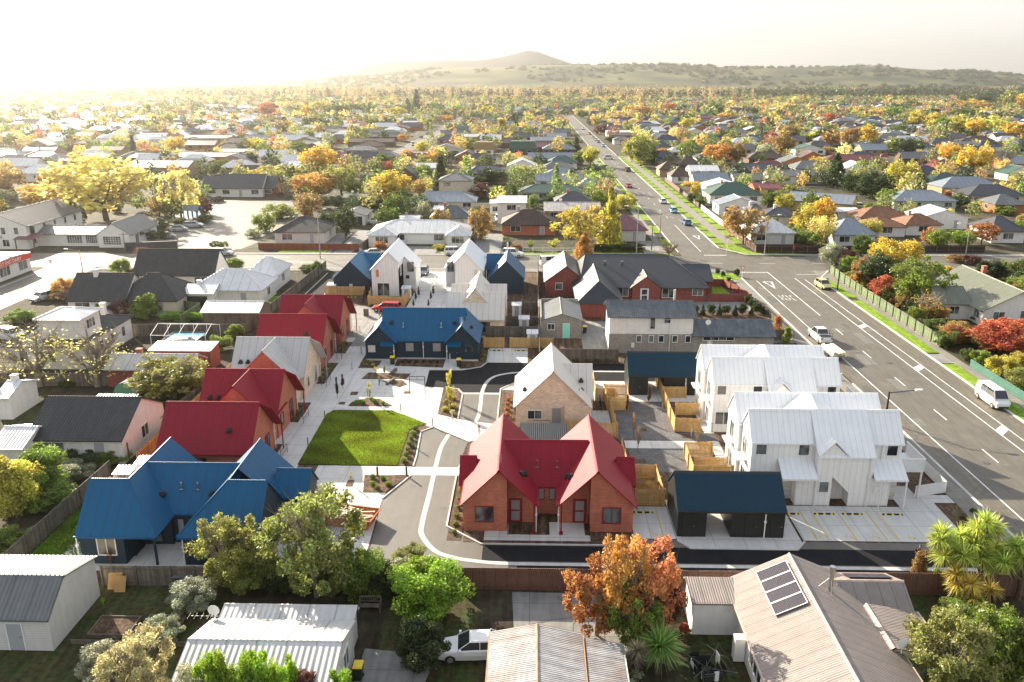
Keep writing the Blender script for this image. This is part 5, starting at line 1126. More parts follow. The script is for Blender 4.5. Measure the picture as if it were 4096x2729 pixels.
window(h, -90, 173.6, .7, 3.8, 1.7, bars=6, hb=3); window(h, -86.2, 181, 1.7, 5, 1.1, 'r', bars=6); window(h, -86.2, 177, .3, 1.4, 2.0, 'r')
piece(h, 'awning', lambda mb: mb.slab([(-84.8, 178, 2.3), (-84.8, 181, 2.3), (-86.1, 181, 2.9), (-86.1, 178, 2.9)], .08), M['dark_plastic'])
tag(piece(None, 'garden_wall', lambda mb: mb.hexa([(-85.8, 170.3, 0), (-75.7, 172.8, 0), (-75.7, 173.1, 0), (-85.8, 170.6, 0)], [(-85.8, 170.3, 1.7), (-75.7, 172.8, 1.7), (-75.7, 173.1, 1.7), (-85.8, 170.6, 1.7)]), M['roof_dark']), 'dark grey wall with clipped hedge in front of the restaurant', 'wall')
h = boxhouse('corner_shop', 'white corner shop with red sign band at the left edge', [('x', -108, -94.8, 139.5, 151.5, 3.4, 3.7, dict(oe=.2))], 'white_render', 'roof_white', 'shop')
piece(h, 'sign_band', lambda mb: (mb.box(-94.6, -94.4, 139.3, 151.5, 2.5, 3.45), mb.box(-108, -94.6, 139.1, 139.25, 2.5, 3.45)), simple('sign_red', (.65, .05, .03), .4))
text(h, 'WEST END DAIRY', (-94.37, 140.6, 2.68), .95, 'lamp_white', rz=math.pi/2); text(h, 'WEST END DAIRY', (-105, 139.07, 2.7), .8, 'lamp_white')
window(h, -94.8, 149, .7, 2.6, 1.6, 'r', bars=1); window(h, -94.8, 143.5, .7, 3, 1.6, 'r', bars=2)
# ------------------------------------------------------------------ fences, walls, yards
def fence(pts, hgt, m, label, name='fence', z=0, posts=True, slat=False, post_m=None, top=False, cat='fence', group=None):
    cx, cy = pts[0]; e = empty(name, (cx, cy, z), 0, label, cat, group); mb = MB(); pm = MB(); npost = 0; rl = MB()
    for i in range(len(pts)-1):
        a, b = Vector(pts[i]), Vector(pts[i+1]); L = (b-a).length; u = (b-a)/L; n = Vector((-u.y, u.x))
        if slat:
            k = 0; t = 0.06
            while t < L: p = a+u*t; mb.obox((p.x, p.y, z+.06), (u.x, u.y), .1, hgt-.06+.02*math.sin(t*9), .025); t += .128
            for zz in (.3, hgt-.3): p = a.lerp(b, .5)+n*.04; rl.obox((p.x, p.y, z+zz), (u.x, u.y), L, .09, .04)
        else:
            p = a.lerp(b, .5); mb.obox((p.x, p.y, z), (u.x, u.y), L, hgt, .04)
            for zz in (.3, hgt-.25): p = a.lerp(b, .5)-n*.05; rl.obox((p.x, p.y, z+zz), (u.x, u.y), L, .08, .05)
        if top: p = a.lerp(b, .5); rl.obox((p.x, p.y, z+hgt), (u.x, u.y), L, .05, .12)
        if posts:
            k = max(1, round(L/2.6)); k = min(k, 30)
            for q in range(k+(i == len(pts)-2)):
                p = a+u*(L*q/k)-n*.08; t2 = MB(); t2.obox((p.x, p.y, z), (u.x, u.y), .1, hgt+.06, .1); t2.build('post', M[post_m or ('slat_new' if slat else 'wood_old')], e)
    mb.build('paling', M[m], e); rl.build('rail', M[post_m or ('slat_new' if slat else 'wood_old')], e)
    return e
fence([(-35.0, 66.5), (-36.5, 69), (-36.6, 118)], 1.5, 'fence_new', 'new timber fence along the rear of the left terrace', slat=False, post_m='slat_new')
def F(*a, **k): return fence(*a, **k)
F([(-5.3, 50.6), (9.2, 50.6)], 1.75, 'fence_brown', 'brown ribbed metal fence below the lane, left of the maple', posts=False, post_m='fence_brown')
F([(9.2, 50.6), (36, 50.7)], 1.75, 'fence_brown', 'brown ribbed metal fence below the lane, right of the maple', posts=False, post_m='fence_brown')
F([(-30.4, 50.4), (-20.5, 50.6)], 1.6, 'fence_grey', 'weathered grey paling fence in front of the large blue duplex')
F([(-38.3, 47), (-38.1, 67)], 1.65, 'fence_grey', 'weathered fence running beside the narrow dark lawn at lower left')
F([(-24.9, 53.3), (-25.6, 56.4)], 1.7, 'slat_new', 'timber divider between the porches of the large blue duplex', slat=True)
F([(-19.0, 62), (-16.5, 62), (-16.5, 58.2)], 1.4, 'slat_new', 'timber slat fence at the right corner of the large blue duplex', slat=True)
F([(-36.4, 64), (-33.5, 63.9), (-31.8, 66.6)], 1.6, 'slat_new', 'timber slat yard fence behind the large blue duplex', slat=True)
F([(7.4, 92.9), (7.3, 86.8), (9.4, 86.8)], 1.6, 'slat_new', 'timber slat yard fence beside the cream brick house', slat=True)
F([(8.3, 88.1), (10.9, 88.0), (10.7, 84.2), (8.4, 84.0), (8.3, 88.1)], 1.6, 'slat_new', 'square timber slat enclosure left of the rear store shed', slat=True)
F([(3.6, 77.7), (8.7, 76.9), (8.6, 84)], 1.6, 'slat_new', 'timber slat fence wrapping the yard right of the cream brick house', slat=True)
F([(14.9, 92), (14.8, 78.5), (17.4, 78.3)], 1.6, 'slat_new', 'tall timber slat fence at the corner of the rear terrace yards', slat=True)
F([(15.6, 82.9), (18.6, 82.9)], 1.5, 'slat_new', 'timber slat divider between the rear terrace yards', slat=True); F([(15.0, 88.0), (17.6, 88)], 1.4, 'slat_new', 'short timber slat screen at the back of the rear terrace yards', slat=True)
F([(14.8, 78.4), (14.7, 88)], .9, 'slat_new', 'low timber slat edge beside the pavers', slat=True) if False else None
F([(14.8, 72.6), (17.4, 72.7)], 1.6, 'slat_new', 'timber slat yard front behind the pavers, beside the front terrace', slat=True); F([(14.8, 72.6), (14.7, 67.8), (18.3, 67.9)], 1.5, 'slat_new', 'timber slat yard fence left of the front terrace', slat=True)
F([(18.2, 69.9), (15.2, 69.9)], 1.3, 'slat_new', 'inner timber slat divider left of the front terrace', slat=True)
F([(8.9, 62.9), (11.3, 62.9), (11.3, 67.5), (9.0, 67.6)], 1.6, 'slat_new', 'timber slat enclosure between the red duplex and the front store shed', slat=True)
F([(8.9, 63.1), (8.8, 73.2)], 1.6, 'slat_new', 'timber slat fence right of the red duplex', slat=True); F([(8.9, 65.2), (11.2, 65.2)], 1.2, 'slat_new', 'short inner slat screen beside the front store shed', slat=True)
F([(-6.3, 105.9), (-3.6, 105.9)], 1.5, 'slat_new', 'timber slat fence left of the small black gate behind the bays', slat=True); F([(-2.8, 105.9), (3, 105.9)], 1.5, 'slat_new', 'timber slat fence right of the small black gate behind the bays', slat=True)
F([(-6.3, 110.5), (1.1, 110.6)], 1.7, 'fence_grey', 'darker paling fence behind the slat fence at the bays'); F([(-3.6, 115.8), (1.1, 115.9)], 1.6, 'fence_grey', 'paling fence beside the cream house, middle yard'); F([(-3.6, 124), (1.1, 124.1)], 1.6, 'fence_grey', 'paling fence beside the cream house, rear yard'); F([(1.1, 99.6), (1.15, 153)], 1.7, 'fence_grey', 'long paling fence beside the block garage running to the street')
F([(2.2, 100.6), (11.2, 100.6)], 1.7, 'fence_grey', 'grey paling fence behind the fresh asphalt lane'); F([(11.2, 101.9), (31, 101.9)], 1.7, 'fence_grey', 'grey paling fence in front of the two-storey tiled house', top=False) if False else None
F([(7.4, 124.6), (11.6, 124.6)], 1.6, 'fence_grey', 'paling gate beside the brick garage end'); F([(20.8, 109.8), (35, 110.4)], 1.5, 'fence_grey', 'weathered fence behind the low tiled wing')
F([(-34.4, 133.6), (-27.8, 133.6)], 1.6, 'slat_new', 'slat fence enclosing the low blue house yard', slat=True); F([(-26.6, 133), (-26, 127.2), (-20.2, 126.9), (-20.0, 132.8)], 1.6, 'slat_new', 'timber slat yard fence around the left tall white house', slat=True)
F([(-13.4, 127.0), (-13.6, 131.5)], 1.6, 'slat_new', 'short timber slat fence beside the right tall white house', slat=True)
F([(-40.5, 112), (-39.2, 153.6)], 1.6, 'fence_grey', 'old fence beside the long black lane'); F([(-48, 118), (-36.6, 118)], 1.7, 'fence_grey', 'grey fence behind the weathered shed') if False else None
F([(-57.5, 95.3), (-39.5, 95.0)], 1.8, 'fence_grey', 'grey board fence behind the backyard pool') if False else None
F([(-56, 110), (-40, 110.4)], 1.8, 'fence_grey', 'grey board fence behind the backyard pool')
F([(-68, 89.8), (-47, 90.5)], 1.6, 'fence_grey', 'old paling fence behind the bare yellow trees'); F([(-40.5, 70), (-38, 70.6)], 1.8, 'fence_new', 'orange timber gate beside the pink wall'); F([(-38.2, 76.8), (-37.4, 88.5)], 1.5, 'fence_grey', 'low fence beside the leafy tree on the left')
F([(-60, 126), (-51, 122), (-51.2, 115)], 1.7, 'fence_green', 'faded green board fence in the left backyard')
F([(-58, 172.3), (-36.5, 172.0)], 1.4, 'fence_red', 'rust red paling fence along the street', posts=True); F([(-36, 173), (-33, 200)], 1.5, 'fence_brown', 'long brown fence beside the duplex driveway', posts=True)
F([(55.5, 152), (55.1, 135.4), (55.1, 107.4)], 1.7, 'fence_green', 'long pale green paling fence along the right footpath'); F([(55.2, 99.5), (55.4, 88), (55.6, 60)], 1.1, 'fence_teal', 'low teal fence along the right footpath', posts=False, post_m='fence_teal')
F([(46.8, 171.3), (60, 171.2)], 1.6, 'fence_dark', 'dark stained corner fence on the far side of the junction'); F([(46.9, 171.8), (46.9, 201)], 1.5, 'fence_brown', 'brown fence along the right side of the long street'); F([(47, 203), (47.1, 232)], 1.4, 'white_trim', 'low white fence along the right side of the long street', posts=False, post_m='white_trim')
F([(47.2, 236), (47.3, 262)], 1.3, 'fence_grey', 'grey wall along the right side of the long street'); F([(47.2, 268), (47.4, 300)], 1.4, 'fence_brown', 'farther brown fence along the right side of the long street'); F([(62, 172.2), (95, 173.5)], 1.4, 'fence_dark', 'dark fence along the side street at far right')
F([(28.5, 141.8), (33.5, 141.6), (35.5, 133), (35.8, 131.2), (28.6, 131.2)], 1.3, 'dark_red_brick', 'low red brick garden wall with piers at the corner house', posts=True, post_m='dark_red_brick', name='brick_wall', cat='wall')
F([(36.2, 130), (36.6, 111)], .9, 'fence_dark', 'low dark fence beside the road and the round topiaries'); F([(32.5, 104), (36.5, 95)], 1.0, 'fence_dark', 'low brown fence beside the parked white pickup')
F([(-1.8, 171.2), (13, 171.0)], .8, 'white_trim', 'white post-and-rail fence in front of the brown tiled house', posts=True, post_m='white_trim') if False else None
e = empty('rail_fence', (-1.8, 171.2, 0), 0, 'white post-and-rail fence in front of the brown tiled house', 'fence')
for k in range(8): piece(e, 'post', lambda mb: mb.box(-1.8+k*2.1-.06, -1.8+k*2.1+.06, 171.1, 171.25, 0, .95), M['white_trim'])
piece(e, 'rail', lambda mb: (mb.box(-1.8, 12.9, 171.08, 171.12, .8, .92), mb.box(-1.8, 12.9, 171.08, 171.12, .35, .45)), M['white_trim'])
e = empty('terrace_fence', (34.5, 64.9, 0), 0, 'white slat fence below the balcony at the corner by the road', 'fence'); 
piece(e, 'paling', lambda mb: [mb.obox((33.3+k*.13, 64.95+k*.13*.3, .05), (1, 0), .09, 1.1, .03) for k in range(24)]+[mb.obox((36.3, 65.9+k*.13, .05), (0, 1), .09, 1.1, .03) for k in range(34)], M['white_trim'])
e = empty('terrace_fence', (34.2, 79, 0), 0, 'white slat fence beside the rear terrace at the road', 'fence'); piece(e, 'paling', lambda mb: [mb.obox((36.0, 78+k*.13, .05), (0, 1), .09, 1.1, .03) for k in range(50)]+[mb.obox((33.3+k*.13, 78, .05), (1, 0), .09, 1.1, .03) for k in range(20)], M['white_trim'])
e = empty('picket_gate', (-19.5, 139, 0), 0, 'low white picket fence beside the left tall white house', 'fence', 'low white picket fences by the tall houses'); piece(e, 'paling', lambda mb: [mb.obox((-20.1+k*.14, 137.2, .05), (1, 0), .08, 1.0, .03) for k in range(20)]+[mb.obox((-17.2, 137.3+k*.14, .05), (0, 1), .08, 1.0, .03) for k in range(50)], M['white_trim'])
e = empty('picket_gate', (-15.5, 138, 0), 0, 'low white picket fence beside the right tall white house', 'fence', 'low white picket fences by the tall houses'); piece(e, 'paling', lambda mb: [mb.obox((-16.6+k*.14, 137.2, .05), (1, 0), .08, 1.0, .03) for k in range(14)], M['white_trim'])
for (a, b, l) in (((-3.5, 105.9), (-2.9, 105.9), 'small black barred gate between slat fences behind the bays'), ((17.4, 78.3), (18.6, 78.2), 'black barred yard gate beside the rear terrace'), ((17.45, 72.7), (18.5, 72.6), 'black barred yard gate beside the front terrace'), ((7.7, 86), (7.7, 83.5), 'black rail beside the cream brick house yard'), ((-27.8, 133.4), (-27.0, 127.5), 'black handrail up the ramp of the accessible bay')):
    e = empty('yard_gate', (*a, 0), 0, l, 'gate'); rail(e, [a, b], .05, 1.1, bars=True, name='bars')
for x, y, l in ((-24.2, 53.9, 'small pale garden shed between the porches of the large blue duplex'), (-35.6, 64.9, 'small pale garden shed behind the large blue duplex'), (-34.6, 66.9, 'second garden shed behind the large blue duplex'), (-35.2, 88.5, 'pale garden shed left of the grey roofed terrace house'), (-33.4, 134.3, 'white garden shed in the low blue house yard'), (-20.6, 132.3, 'white garden shed in the yard of the left tall white house'), (-13.0, 131, 'white garden shed in the yard of the right tall white house'), (-2.2, 122, 'white garden shed in the rear yard by the cream house'), (-1.0, 114.5, 'white garden shed in the middle yard by the cream house'), (.2, 107.5, 'pale locker at the end of the slat fence')):
    e = empty('garden_shed', (x, y, 0), 0, l, 'shed', 'small metal garden sheds')
    piece(e, 'cabinet', lambda mb: mb.box(x-.7, x+.7, y-.6, y+.6, .05, 1.7), M['white_seam']); piece(e, 'lid', lambda mb: mb.slab([(x-.8, y-.7, 1.71), (x+.8, y-.7, 1.71), (x+.8, y+.7, 1.95), (x-.8, y+.7, 1.95)], .05), M['roof_white'])
    piece(e, 'door', lambda mb: mb.box(x-.3, x+.35, y-.63, y-.605, .1, 1.6), M['grey_door'])
# ------------------------------------------------------------------ vehicles
simple('car_glass', (.02, .025, .03), .05, spec=.8); simple('rim', (.45, .46, .47), .35, .8); simple('headlight', (.7, .72, .72), .15); simple('tail_light', (.35, .01, .01), .25); simple('plate', (.6, .6, .58), .5)
def carpaint():
    m = bpy.data.materials.new('car_paint'); m.use_nodes = True; nt = m.node_tree; b = nt.nodes['Principled BSDF']
    o = nt.nodes.new('ShaderNodeObjectInfo'); nt.links.new(o.outputs['Color'], b.inputs['Base Color']); b.inputs['Roughness'].default_value = .28; b.inputs['Coat Weight'].default_value = .6; b.inputs['Coat Roughness'].default_value = .08; MATS['car_paint'] = m
carpaint()
CT = {  # length, half width, hood z, belt z, roof z, screen base, roof front, roof back, rear glass base, boot z
    'hatch': (3.9, .84, .86, .95, 1.48, 1.05, .35, -1.45, -1.85, .98), 'sedan': (4.7, .89, .86, .95, 1.43, 1.05, .3, -1.05, -1.75, 1.0), 'wagon': (4.7, .88, .88, .97, 1.5, 1.15, .45, -1.95, -2.25, 1.0),
    'suv': (4.5, .9, 1.02, 1.12, 1.75, 1.15, .55, -1.85, -2.15, 1.12), 'van': (4.7, .86, 1.15, 1.2, 1.98, 1.75, 1.15, -2.2, -2.3, 1.2), 'pickup': (5.2, .92, 1.05, 1.15, 1.78, 1.2, .6, -.75, -.95, 1.1)}
CARP = {}
def car_proto(t):
    Lg, hw, hz_, bz, rz, sb, rf_, rb_, gb_, bo = CT[t]; h = Lg/2; hid = []
    S = [(-h, .72*hw, .42, bo-.22), (-h+.1, .92*hw, .3, bo-.04), (-h+.5, hw, .24, bo), (gb_+.05 if t != 'pickup' else -1.0, hw, .22, bz), (0, hw, .2, bz), (sb, hw*.99, .22, bz-.02), (sb+.15, hw*.98, .22, hz_+.03), (h-.55, .95*hw, .24, hz_-.06), (h-.15, .88*hw, .28, hz_-.2), (h, .7*hw, .38, hz_-.34)]
    v = []; f = []
    for x, w, z0, z1 in S:
        zm = z0+(z1-z0)*.55
        v += [(x, -w*.9, z0), (x, -w, zm), (x, -w*.97, z1-.06), (x, -w*.85, z1), (x, w*.85, z1), (x, w*.97, z1-.06), (x, w, zm), (x, w*.9, z0)]
    for i in range(len(S)-1):
        for k in range(8): a, b = i*8+k, i*8+(k+1) % 8; f.append((a, b, b+8, a+8))
    f.append(tuple(range(8))[::-1]); f.append(tuple(range(len(v)-8, len(v))))
    mb = MB(); mb.v = v; mb.f = f; mb.m = [0]*len(f)
    gw, rw = hw*.88, hw*.72
    mb.hexa([(rb_, -rw, rz-.05), (rf_, -rw, rz-.05), (rf_, rw, rz-.05), (rb_, rw, rz-.05)], [(rb_+.1, -rw*.9, rz), (rf_-.12, -rw*.9, rz), (rf_-.12, rw*.9, rz), (rb_+.1, rw*.9, rz)])
    for s in (-1, 1):
        mb.tube((sb, s*gw, bz-.03), (rf_, s*rw, rz-.03), .035, .03, 4); mb.tube((gb_, s*gw, bz-.03), (rb_, s*rw, rz-.03), .06, .05, 4)
        for q in ((-.35,) if t in ('sedan', 'hatch', 'pickup') else (-.3, -1.35)): mb.tube((q, s*gw, bz), (q, s*rw, rz-.03), .035, .03, 4)
        mb.box(sb-.25, sb-.1, s*(hw+.02)-.02 if s > 0 else s*(hw+.18), s*(hw+.18) if s > 0 else s*(hw+.02)+.02, bz-.02, bz+.14)
    if t == 'van': 
        for s in (-1, 1): mb.hexa([(-2.25, s*gw-.02, bz), (-1.4, s*gw-.02, bz), (-1.4, s*gw+.02, bz), (-2.25, s*gw+.02, bz)], [(-2.2, s*rw-.02, rz-.1), (-1.4, s*rw-.02, rz-.1), (-1.4, s*rw+.02, rz-.1), (-2.2, s*rw+.02, rz-.1)])
    R0 = empty('parked_car', (0, 0, -50)); R0['proto'] = 1
    body = mb.build('body', M['car_paint'], R0, local=True); b = body.modifiers.new('b', 'BEVEL'); b.width = .03; b.segments = 2; b.limit_method = 'ANGLE'
    g = MB(); g.hexa([(gb_, -gw, bz-.04), (sb, -gw, bz-.04), (sb, gw, bz-.04), (gb_, gw, bz-.04)], [(rb_+.02, -rw+.01, rz-.05), (rf_-.02, -rw+.01, rz-.05), (rf_-.02, rw-.01, rz-.05), (rb_+.02, rw-.01, rz-.05)])
    g.build('windows', M['car_glass'], R0, local=True)
    for x in (h-.85, -h+.8):
        for s in (-1, 1):
            w = MB(); w.tube((x, s*(hw-.2), .32), (x, s*(hw+.015), .32), .33, .33, 14); wo = w.build('wheel', M['rubber'], R0, local=True)
            w = MB(); w.tube((x, s*(hw), .32), (x, s*(hw+.03), .32), .2, .17, 10); q = w.build('rim', M['rim'], R0, local=True); q.parent = wo
    for s in (-1, 1):
        w = MB(); w.hexa([(h-.22, s*hw*.72-.16, hz_-.36), (h-.02, s*hw*.68-.12, hz_-.36), (h-.02, s*hw*.68+.12, hz_-.36), (h-.22, s*hw*.72+.14, hz_-.36)], [(h-.3, s*hw*.72-.16, hz_-.2), (h-.08, s*hw*.68-.12, hz_-.22), (h-.08, s*hw*.68+.12, hz_-.22), (h-.3, s*hw*.72+.14, hz_-.2)]); w.build('headlight', M['headlight'], R0, local=True)
        w = MB(); w.box(-h-.01, -h+.12, s*hw*.72-.12, s*hw*.72+.12, bo-.3, bo-.1); w.build('tail_light', M['tail_light'], R0, local=True)
    w = MB(); w.box(h-.02, h+.02, -.55, .55, .36, .52); w.build('grille', M['dark_plastic'], R0, local=True)
    w = MB(); w.box(-h-.02, -h+.03, -.22, .22, .55, .68); w.build('number_plate', M['plate'], R0, local=True)
    if t == 'pickup':
        w = MB(); w.box(-h+.12, -1.05, -hw+.12, hw-.12, 1.1, 1.13); w.build('tray', M['dark_plastic'], R0, local=True); w = MB()
        for x in (-1.2, -h+.2):
            for s in (-1, 1): w.tube((x, s*(hw-.1), 1.1), (x, s*(hw-.1), 1.6), .03, .03, 5)
            w.tube((x, -hw+.1, 1.6), (x, hw-.1, 1.6), .03, .03, 5)
        w.build('rack', M['black_metal'], R0, local=True)
    CARP[t] = R0; return R0
CC = {'white': (.72, .72, .7), 'silver': (.42, .44, .46), 'red': (.42, .012, .02), 'darkred': (.2, .012, .015), 'black': (.02, .02, .022), 'blue': (.03, .14, .36), 'lblue': (.16, .42, .62), 'yellow': (.66, .56, .16), 'grey': (.14, .15, .17), 'orange': (.6, .2, .05)}
def car(x, y, deg, t, colk, label, group='parked and moving cars'):
    p = CARP.get(t) or car_proto(t)
    c = copy_tree(p); c.name = {'van': 'van', 'pickup': 'pickup_truck', 'suv': 'parked_car'}.get(t, 'parked_car'); 
    if 'proto' in c: del c['proto']
    c.location = (x, y, .02); c.rotation_euler = (0, 0, R(deg)); tag(c, label, {'van': 'van', 'pickup': 'pickup'}.get(t, 'car'), group)
    for ch in c.children:
        if ch.name.startswith('body'): ch.color = (*CC[colk], 1)
    return c
CARS = """
B2 1515 1385 184 sedan white|white sedan parked under the trees beside the rusty roof
M2 925 583 172 wagon red|dark red wagon parked behind the central blue duplex
M2 1172 335 -90 hatch grey|grey hatchback parked between the two tall white houses
M2 850 205 8 sedan silver|silver blue sedan parked behind the left tall white house
M2 1385 203 5 suv white|white wagon parked behind the right tall white house
M3 85 215 -8 suv white|white car partly hidden behind the blue gable
M3 350 275 15 van white|white van beside the dark roofed brick house
M1 285 510 -112 hatch silver|silver car on the side street at far left
M1 440 500 -112 hatch darkred|dark red car hidden behind the orange bush
M1 1502 205 0 wagon silver|silver wagon parked on the cross street at left
M1 1255 835 10 wagon white|white wagon in the backyard beside the pool
M1 80 775 -20 suv white|white vehicle behind the bare tree at the left edge
T1 1470 1195 70 suv black|dark four-wheel drive at the back of the hotel car park
T1 1215 1392 15 hatch silver|silver hatchback at the edge of the hotel car park
T1 1310 1366 10 wagon silver|silver wagon next to the playhouse in the car park
T1 1130 1440 20 hatch silver|silver car behind the grey restaurant wall
T2 680 1335 -90 hatch blue|blue car inside the white garage
T2 850 1345 170 suv white|white four-wheel drive beside the long fence
T2 1678 1325 -85 suv white|white four-wheel drive on the brick house driveway
T2 1100 815 -80 van white|small white van on the far side road
T2 1155 765 -100 hatch black|black car by the far side road kerb
T2 1196 742 -100 hatch grey|dark car, nearest of the row on the far side road
T2 1216 731 -100 hatch blue|blue car in the row on the far side road
T2 1236 720 -100 wagon silver|silver car in the row on the far side road
T2 1257 710 -100 hatch white|white car, last of the row on the far side road
T2 1362 706 80 wagon lblue|pale car on the right of the far side road
T2 1300 745 -85 van orange|orange and white truck on the far side road
T2 1382 636 -90 suv black|dark car farthest up the side road
T3 731 908 175 van white|white van turning at the long street junction
T3 715 975 -85 pickup black|black pickup on the left of the long street
T3 861 990 95 suv black|black wagon parked by the playground verge
T3 868 1098 93 sedan red|red car driving away up the long street
T3 1097 1204 95 hatch white|white hatchback parked on the right of the long street
T3 1168 1266 94 hatch lblue|pale blue hatchback parked on the right of the long street
T3 1258 1350 95 hatch blue|bright blue hatchback parked nearest the junction
T3 697 824 -88 hatch lblue|light blue car far up the long street
T3 665 795 -88 hatch blue|small blue car far up the long street
T3 651 783 -88 hatch silver|silver car far up the long street
T3 629 765 -88 sedan silver|silver sedan farther up the long street
T3 605 741 -88 wagon red|reddish car farther up the long street
T3 563 706 -88 sedan white|white sedan well up the long street
T3 482 717 90 hatch grey|dark car on the left far up the long street
T3 547 795 90 hatch grey|grey car beside the dark column tree
T3 448 613 -88 wagon silver|tiny pale car near the end of the long street
T3 376 606 90 wagon white|tiny white car at the left end of the long street
T3 735 1300 20 sedan silver|silver sedan beside the maroon roofed cottage
T3 700 1325 200 wagon grey|grey wagon in front of the silver sedan by the cottage
M4 492 425 -84 hatch yellow|pale yellow hatchback parked by the right verge
M4 1632 1205 -90 van white|white van parked by the teal fence at far right
M4 468 775 92 pickup white|white pickup parked in front of a trailer of timber
M4 503 112 -20 suv silver|silver four-wheel drive beside the tall clipped hedge
T4 738 1243 -30 suv white|white car beside the flat carport
T4 30 895 5 sedan white|white car behind the playground trees
T4 908 892 0 hatch red|red car in the right suburb
T4 1130 945 -20 hatch grey|grey car in front of the willow
"""
for l in CARS.strip().split('\n'):
    d, lab = l.split('|'); c, x, y, a, t, k = d.split(); X, Y = G(c, float(x), float(y)); car(X, Y, float(a), t, k, lab, None)
for p in list(CARP.values()):
    for ch in list(p.children):
        for q in list(ch.children): bpy.data.objects.remove(q)
        bpy.data.objects.remove(ch)
    bpy.data.objects.remove(p)
# trailer of timber behind the pickup
tx, ty = G('M4', 560, 890); e = empty('timber_trailer', (tx, ty, 0), R(4), 'flat trailer stacked with pale timber behind the white pickup', 'trailer')
mb = MB(); mb.box(-.95, .95, -1.9, 1.7, .55, .7); mb.tube((0, 1.7, .5), (0, 3.0, .5), .04, .04, 5); mb.build('deck', M['steel'], e, local=True)
for s in (-1, 1): mb = MB(); mb.tube((s*.75, -.3, .3), (s*1.0, -.3, .3), .3, .3, 12); mb.build('wheel', M['rubber'], e, local=True)
mb = MB(); random.seed(5)
for k in range(22):
    xx = -.85+(k % 7)*.24; zz = .71+(k//7)*.16; o = random.uniform(-.25, .25); mb.box(xx, xx+.21, -1.9+o, 1.9+o, zz, zz+.13)
mb.build('timber_stack', mat('new_timber', (.80, .66, .46), rough=.8, nscale=5, var=.2), e, local=True)
# ------------------------------------------------------------------ posts, lamps, signs
def lamp(c, x, yb, yt, side, label, m='concrete_pole', arm=2.0):
    X, Y = G(c, x, yb); _, Z = ZY(c, x, yt, Y)
    e = empty('street_lamp', (X, Y, 0), 0, label, 'street lamp')
    piece(e, 'pole', lambda mb: mb.tube((X, Y, 0), (X, Y, Z), .13, .08, 8), M[m])
    if side:
        piece(e, 'arm', lambda mb: mb.tube((X, Y, Z-.15), (X+side*arm, Y-.2, Z+.25), .05, .04, 6), M[m])
        piece(e, 'lamp_head', lambda mb: mb.hexa([(X+side*arm-.1*side, Y-.32, Z+.18), (X+side*(arm+.75), Y-.32, Z+.26), (X+side*(arm+.75), Y-.05, Z+.26), (X+side*arm-.1*side, Y-.05, Z+.18)][::side], [(X+side*arm, Y-.28, Z+.36), (X+side*(arm+.65), Y-.28, Z+.38), (X+side*(arm+.65), Y-.1, Z+.38), (X+side*arm, Y-.1, Z+.36)][::side]), M['lamp_white'])
    else:
        piece(e, 'crossarm', lambda mb: mb.box(X-.9, X+.9, Y-.06, Y+.06, Z-.5, Z-.38), M['wood_old'])
    return e
for a in (('M1', 567, 368, 172, -1, 'tall street lamp with arm to the left beside the orange bush'), ('M2', 476, 228, -100, 1, 'concrete street lamp in front of the white dark-tiled house'), ('M4', 589, 440, 168, -1, 'street lamp with arm over the road beside the yellow hatchback', 'roof_dark'), ('T3', 1078, 1462, 1268, 1, 'grey street lamp left of the junction', 'steel'), ('T3', 740, 1105, 985, 1, 'street lamp farther up the left of the long street', 'steel'), ('T4', 97, 1552, 1290, 1, 'pole with yellow signs beside the dark corner fence'), ('T4', 1455, 1552, 1348, -1, 'street lamp behind the autumn trees at the right'), ('M3', 920, 220, -120, -1, 'concrete pole behind the long dark roof')): lamp(*a[:6], **({'m': a[6]} if len(a) > 6 else {}), arm=1.2 if a[1] == 476 else 2.)
lamp('M4', 912, 1330, 1125, 1, 'dark street lamp rising behind the white terrace over the road', 'black_metal', 2.6)
for a in (('T3', 1023, 1520, 1338, 'wooden power pole left of the junction'), ('T2', 1520, 1480, 1275, 'wooden power pole beside the olive tree behind the tall houses'), ('T1', 848, 1530, 1400, 'pole with flags in front of the restaurant'), ('T4', 720, 860, 765, 'thin pole among the gold trees')): lamp(a[0], a[1], a[2], a[3], 0, a[4], 'wood_old')
def giveway(c, x, yb, yt, label):
    X, Y = G(c, x, yb); _, Z = ZY(c, x, yt, Y); e = empty('give_way_sign', (X, Y, 0), 0, label, 'sign')
    piece(e, 'post', lambda mb: mb.tube((X, Y, 0), (X, Y, Z-.5), .04, .04, 6), M['white_trim'])
    s = .5; o = piece(e, 'plate', lambda mb: mb.hexa([(X-s, Y-.05, Z), (X+s, Y-.05, Z), (X, Y-.05, Z-.85)], [(X-s, Y-.08, Z), (X+s, Y-.08, Z), (X, Y-.08, Z-.85)]), M['red_paint'])
    s = .36; piece(e, 'face', lambda mb: mb.hexa([(X-s, Y-.085, Z-.08), (X+s, Y-.085, Z-.08), (X, Y-.085, Z-.69)], [(X-s, Y-.1, Z-.08), (X+s, Y-.1, Z-.08), (X, Y-.1, Z-.69)]), M['lamp_white'], o)
giveway('M3', 1633, 365, 280, 'give way sign on a white post at the near corner of the junction'); giveway('M1', 357, 338, 236, 'give way sign beside the traffic island at left')
X, Y = G('M3', 1530, 180); e = empty('street_sign', (X, Y, 0), 0, 'sign on a white post at the tip of the grass verge', 'sign'); piece(e, 'post', lambda mb: mb.tube((X, Y, 0), (X, Y, 3.4), .04, .04, 6), M['white_trim']); piece(e, 'plate', lambda mb: mb.box(X-.4, X+.4, Y-.05, Y, 2.8, 3.4), M['steel'])
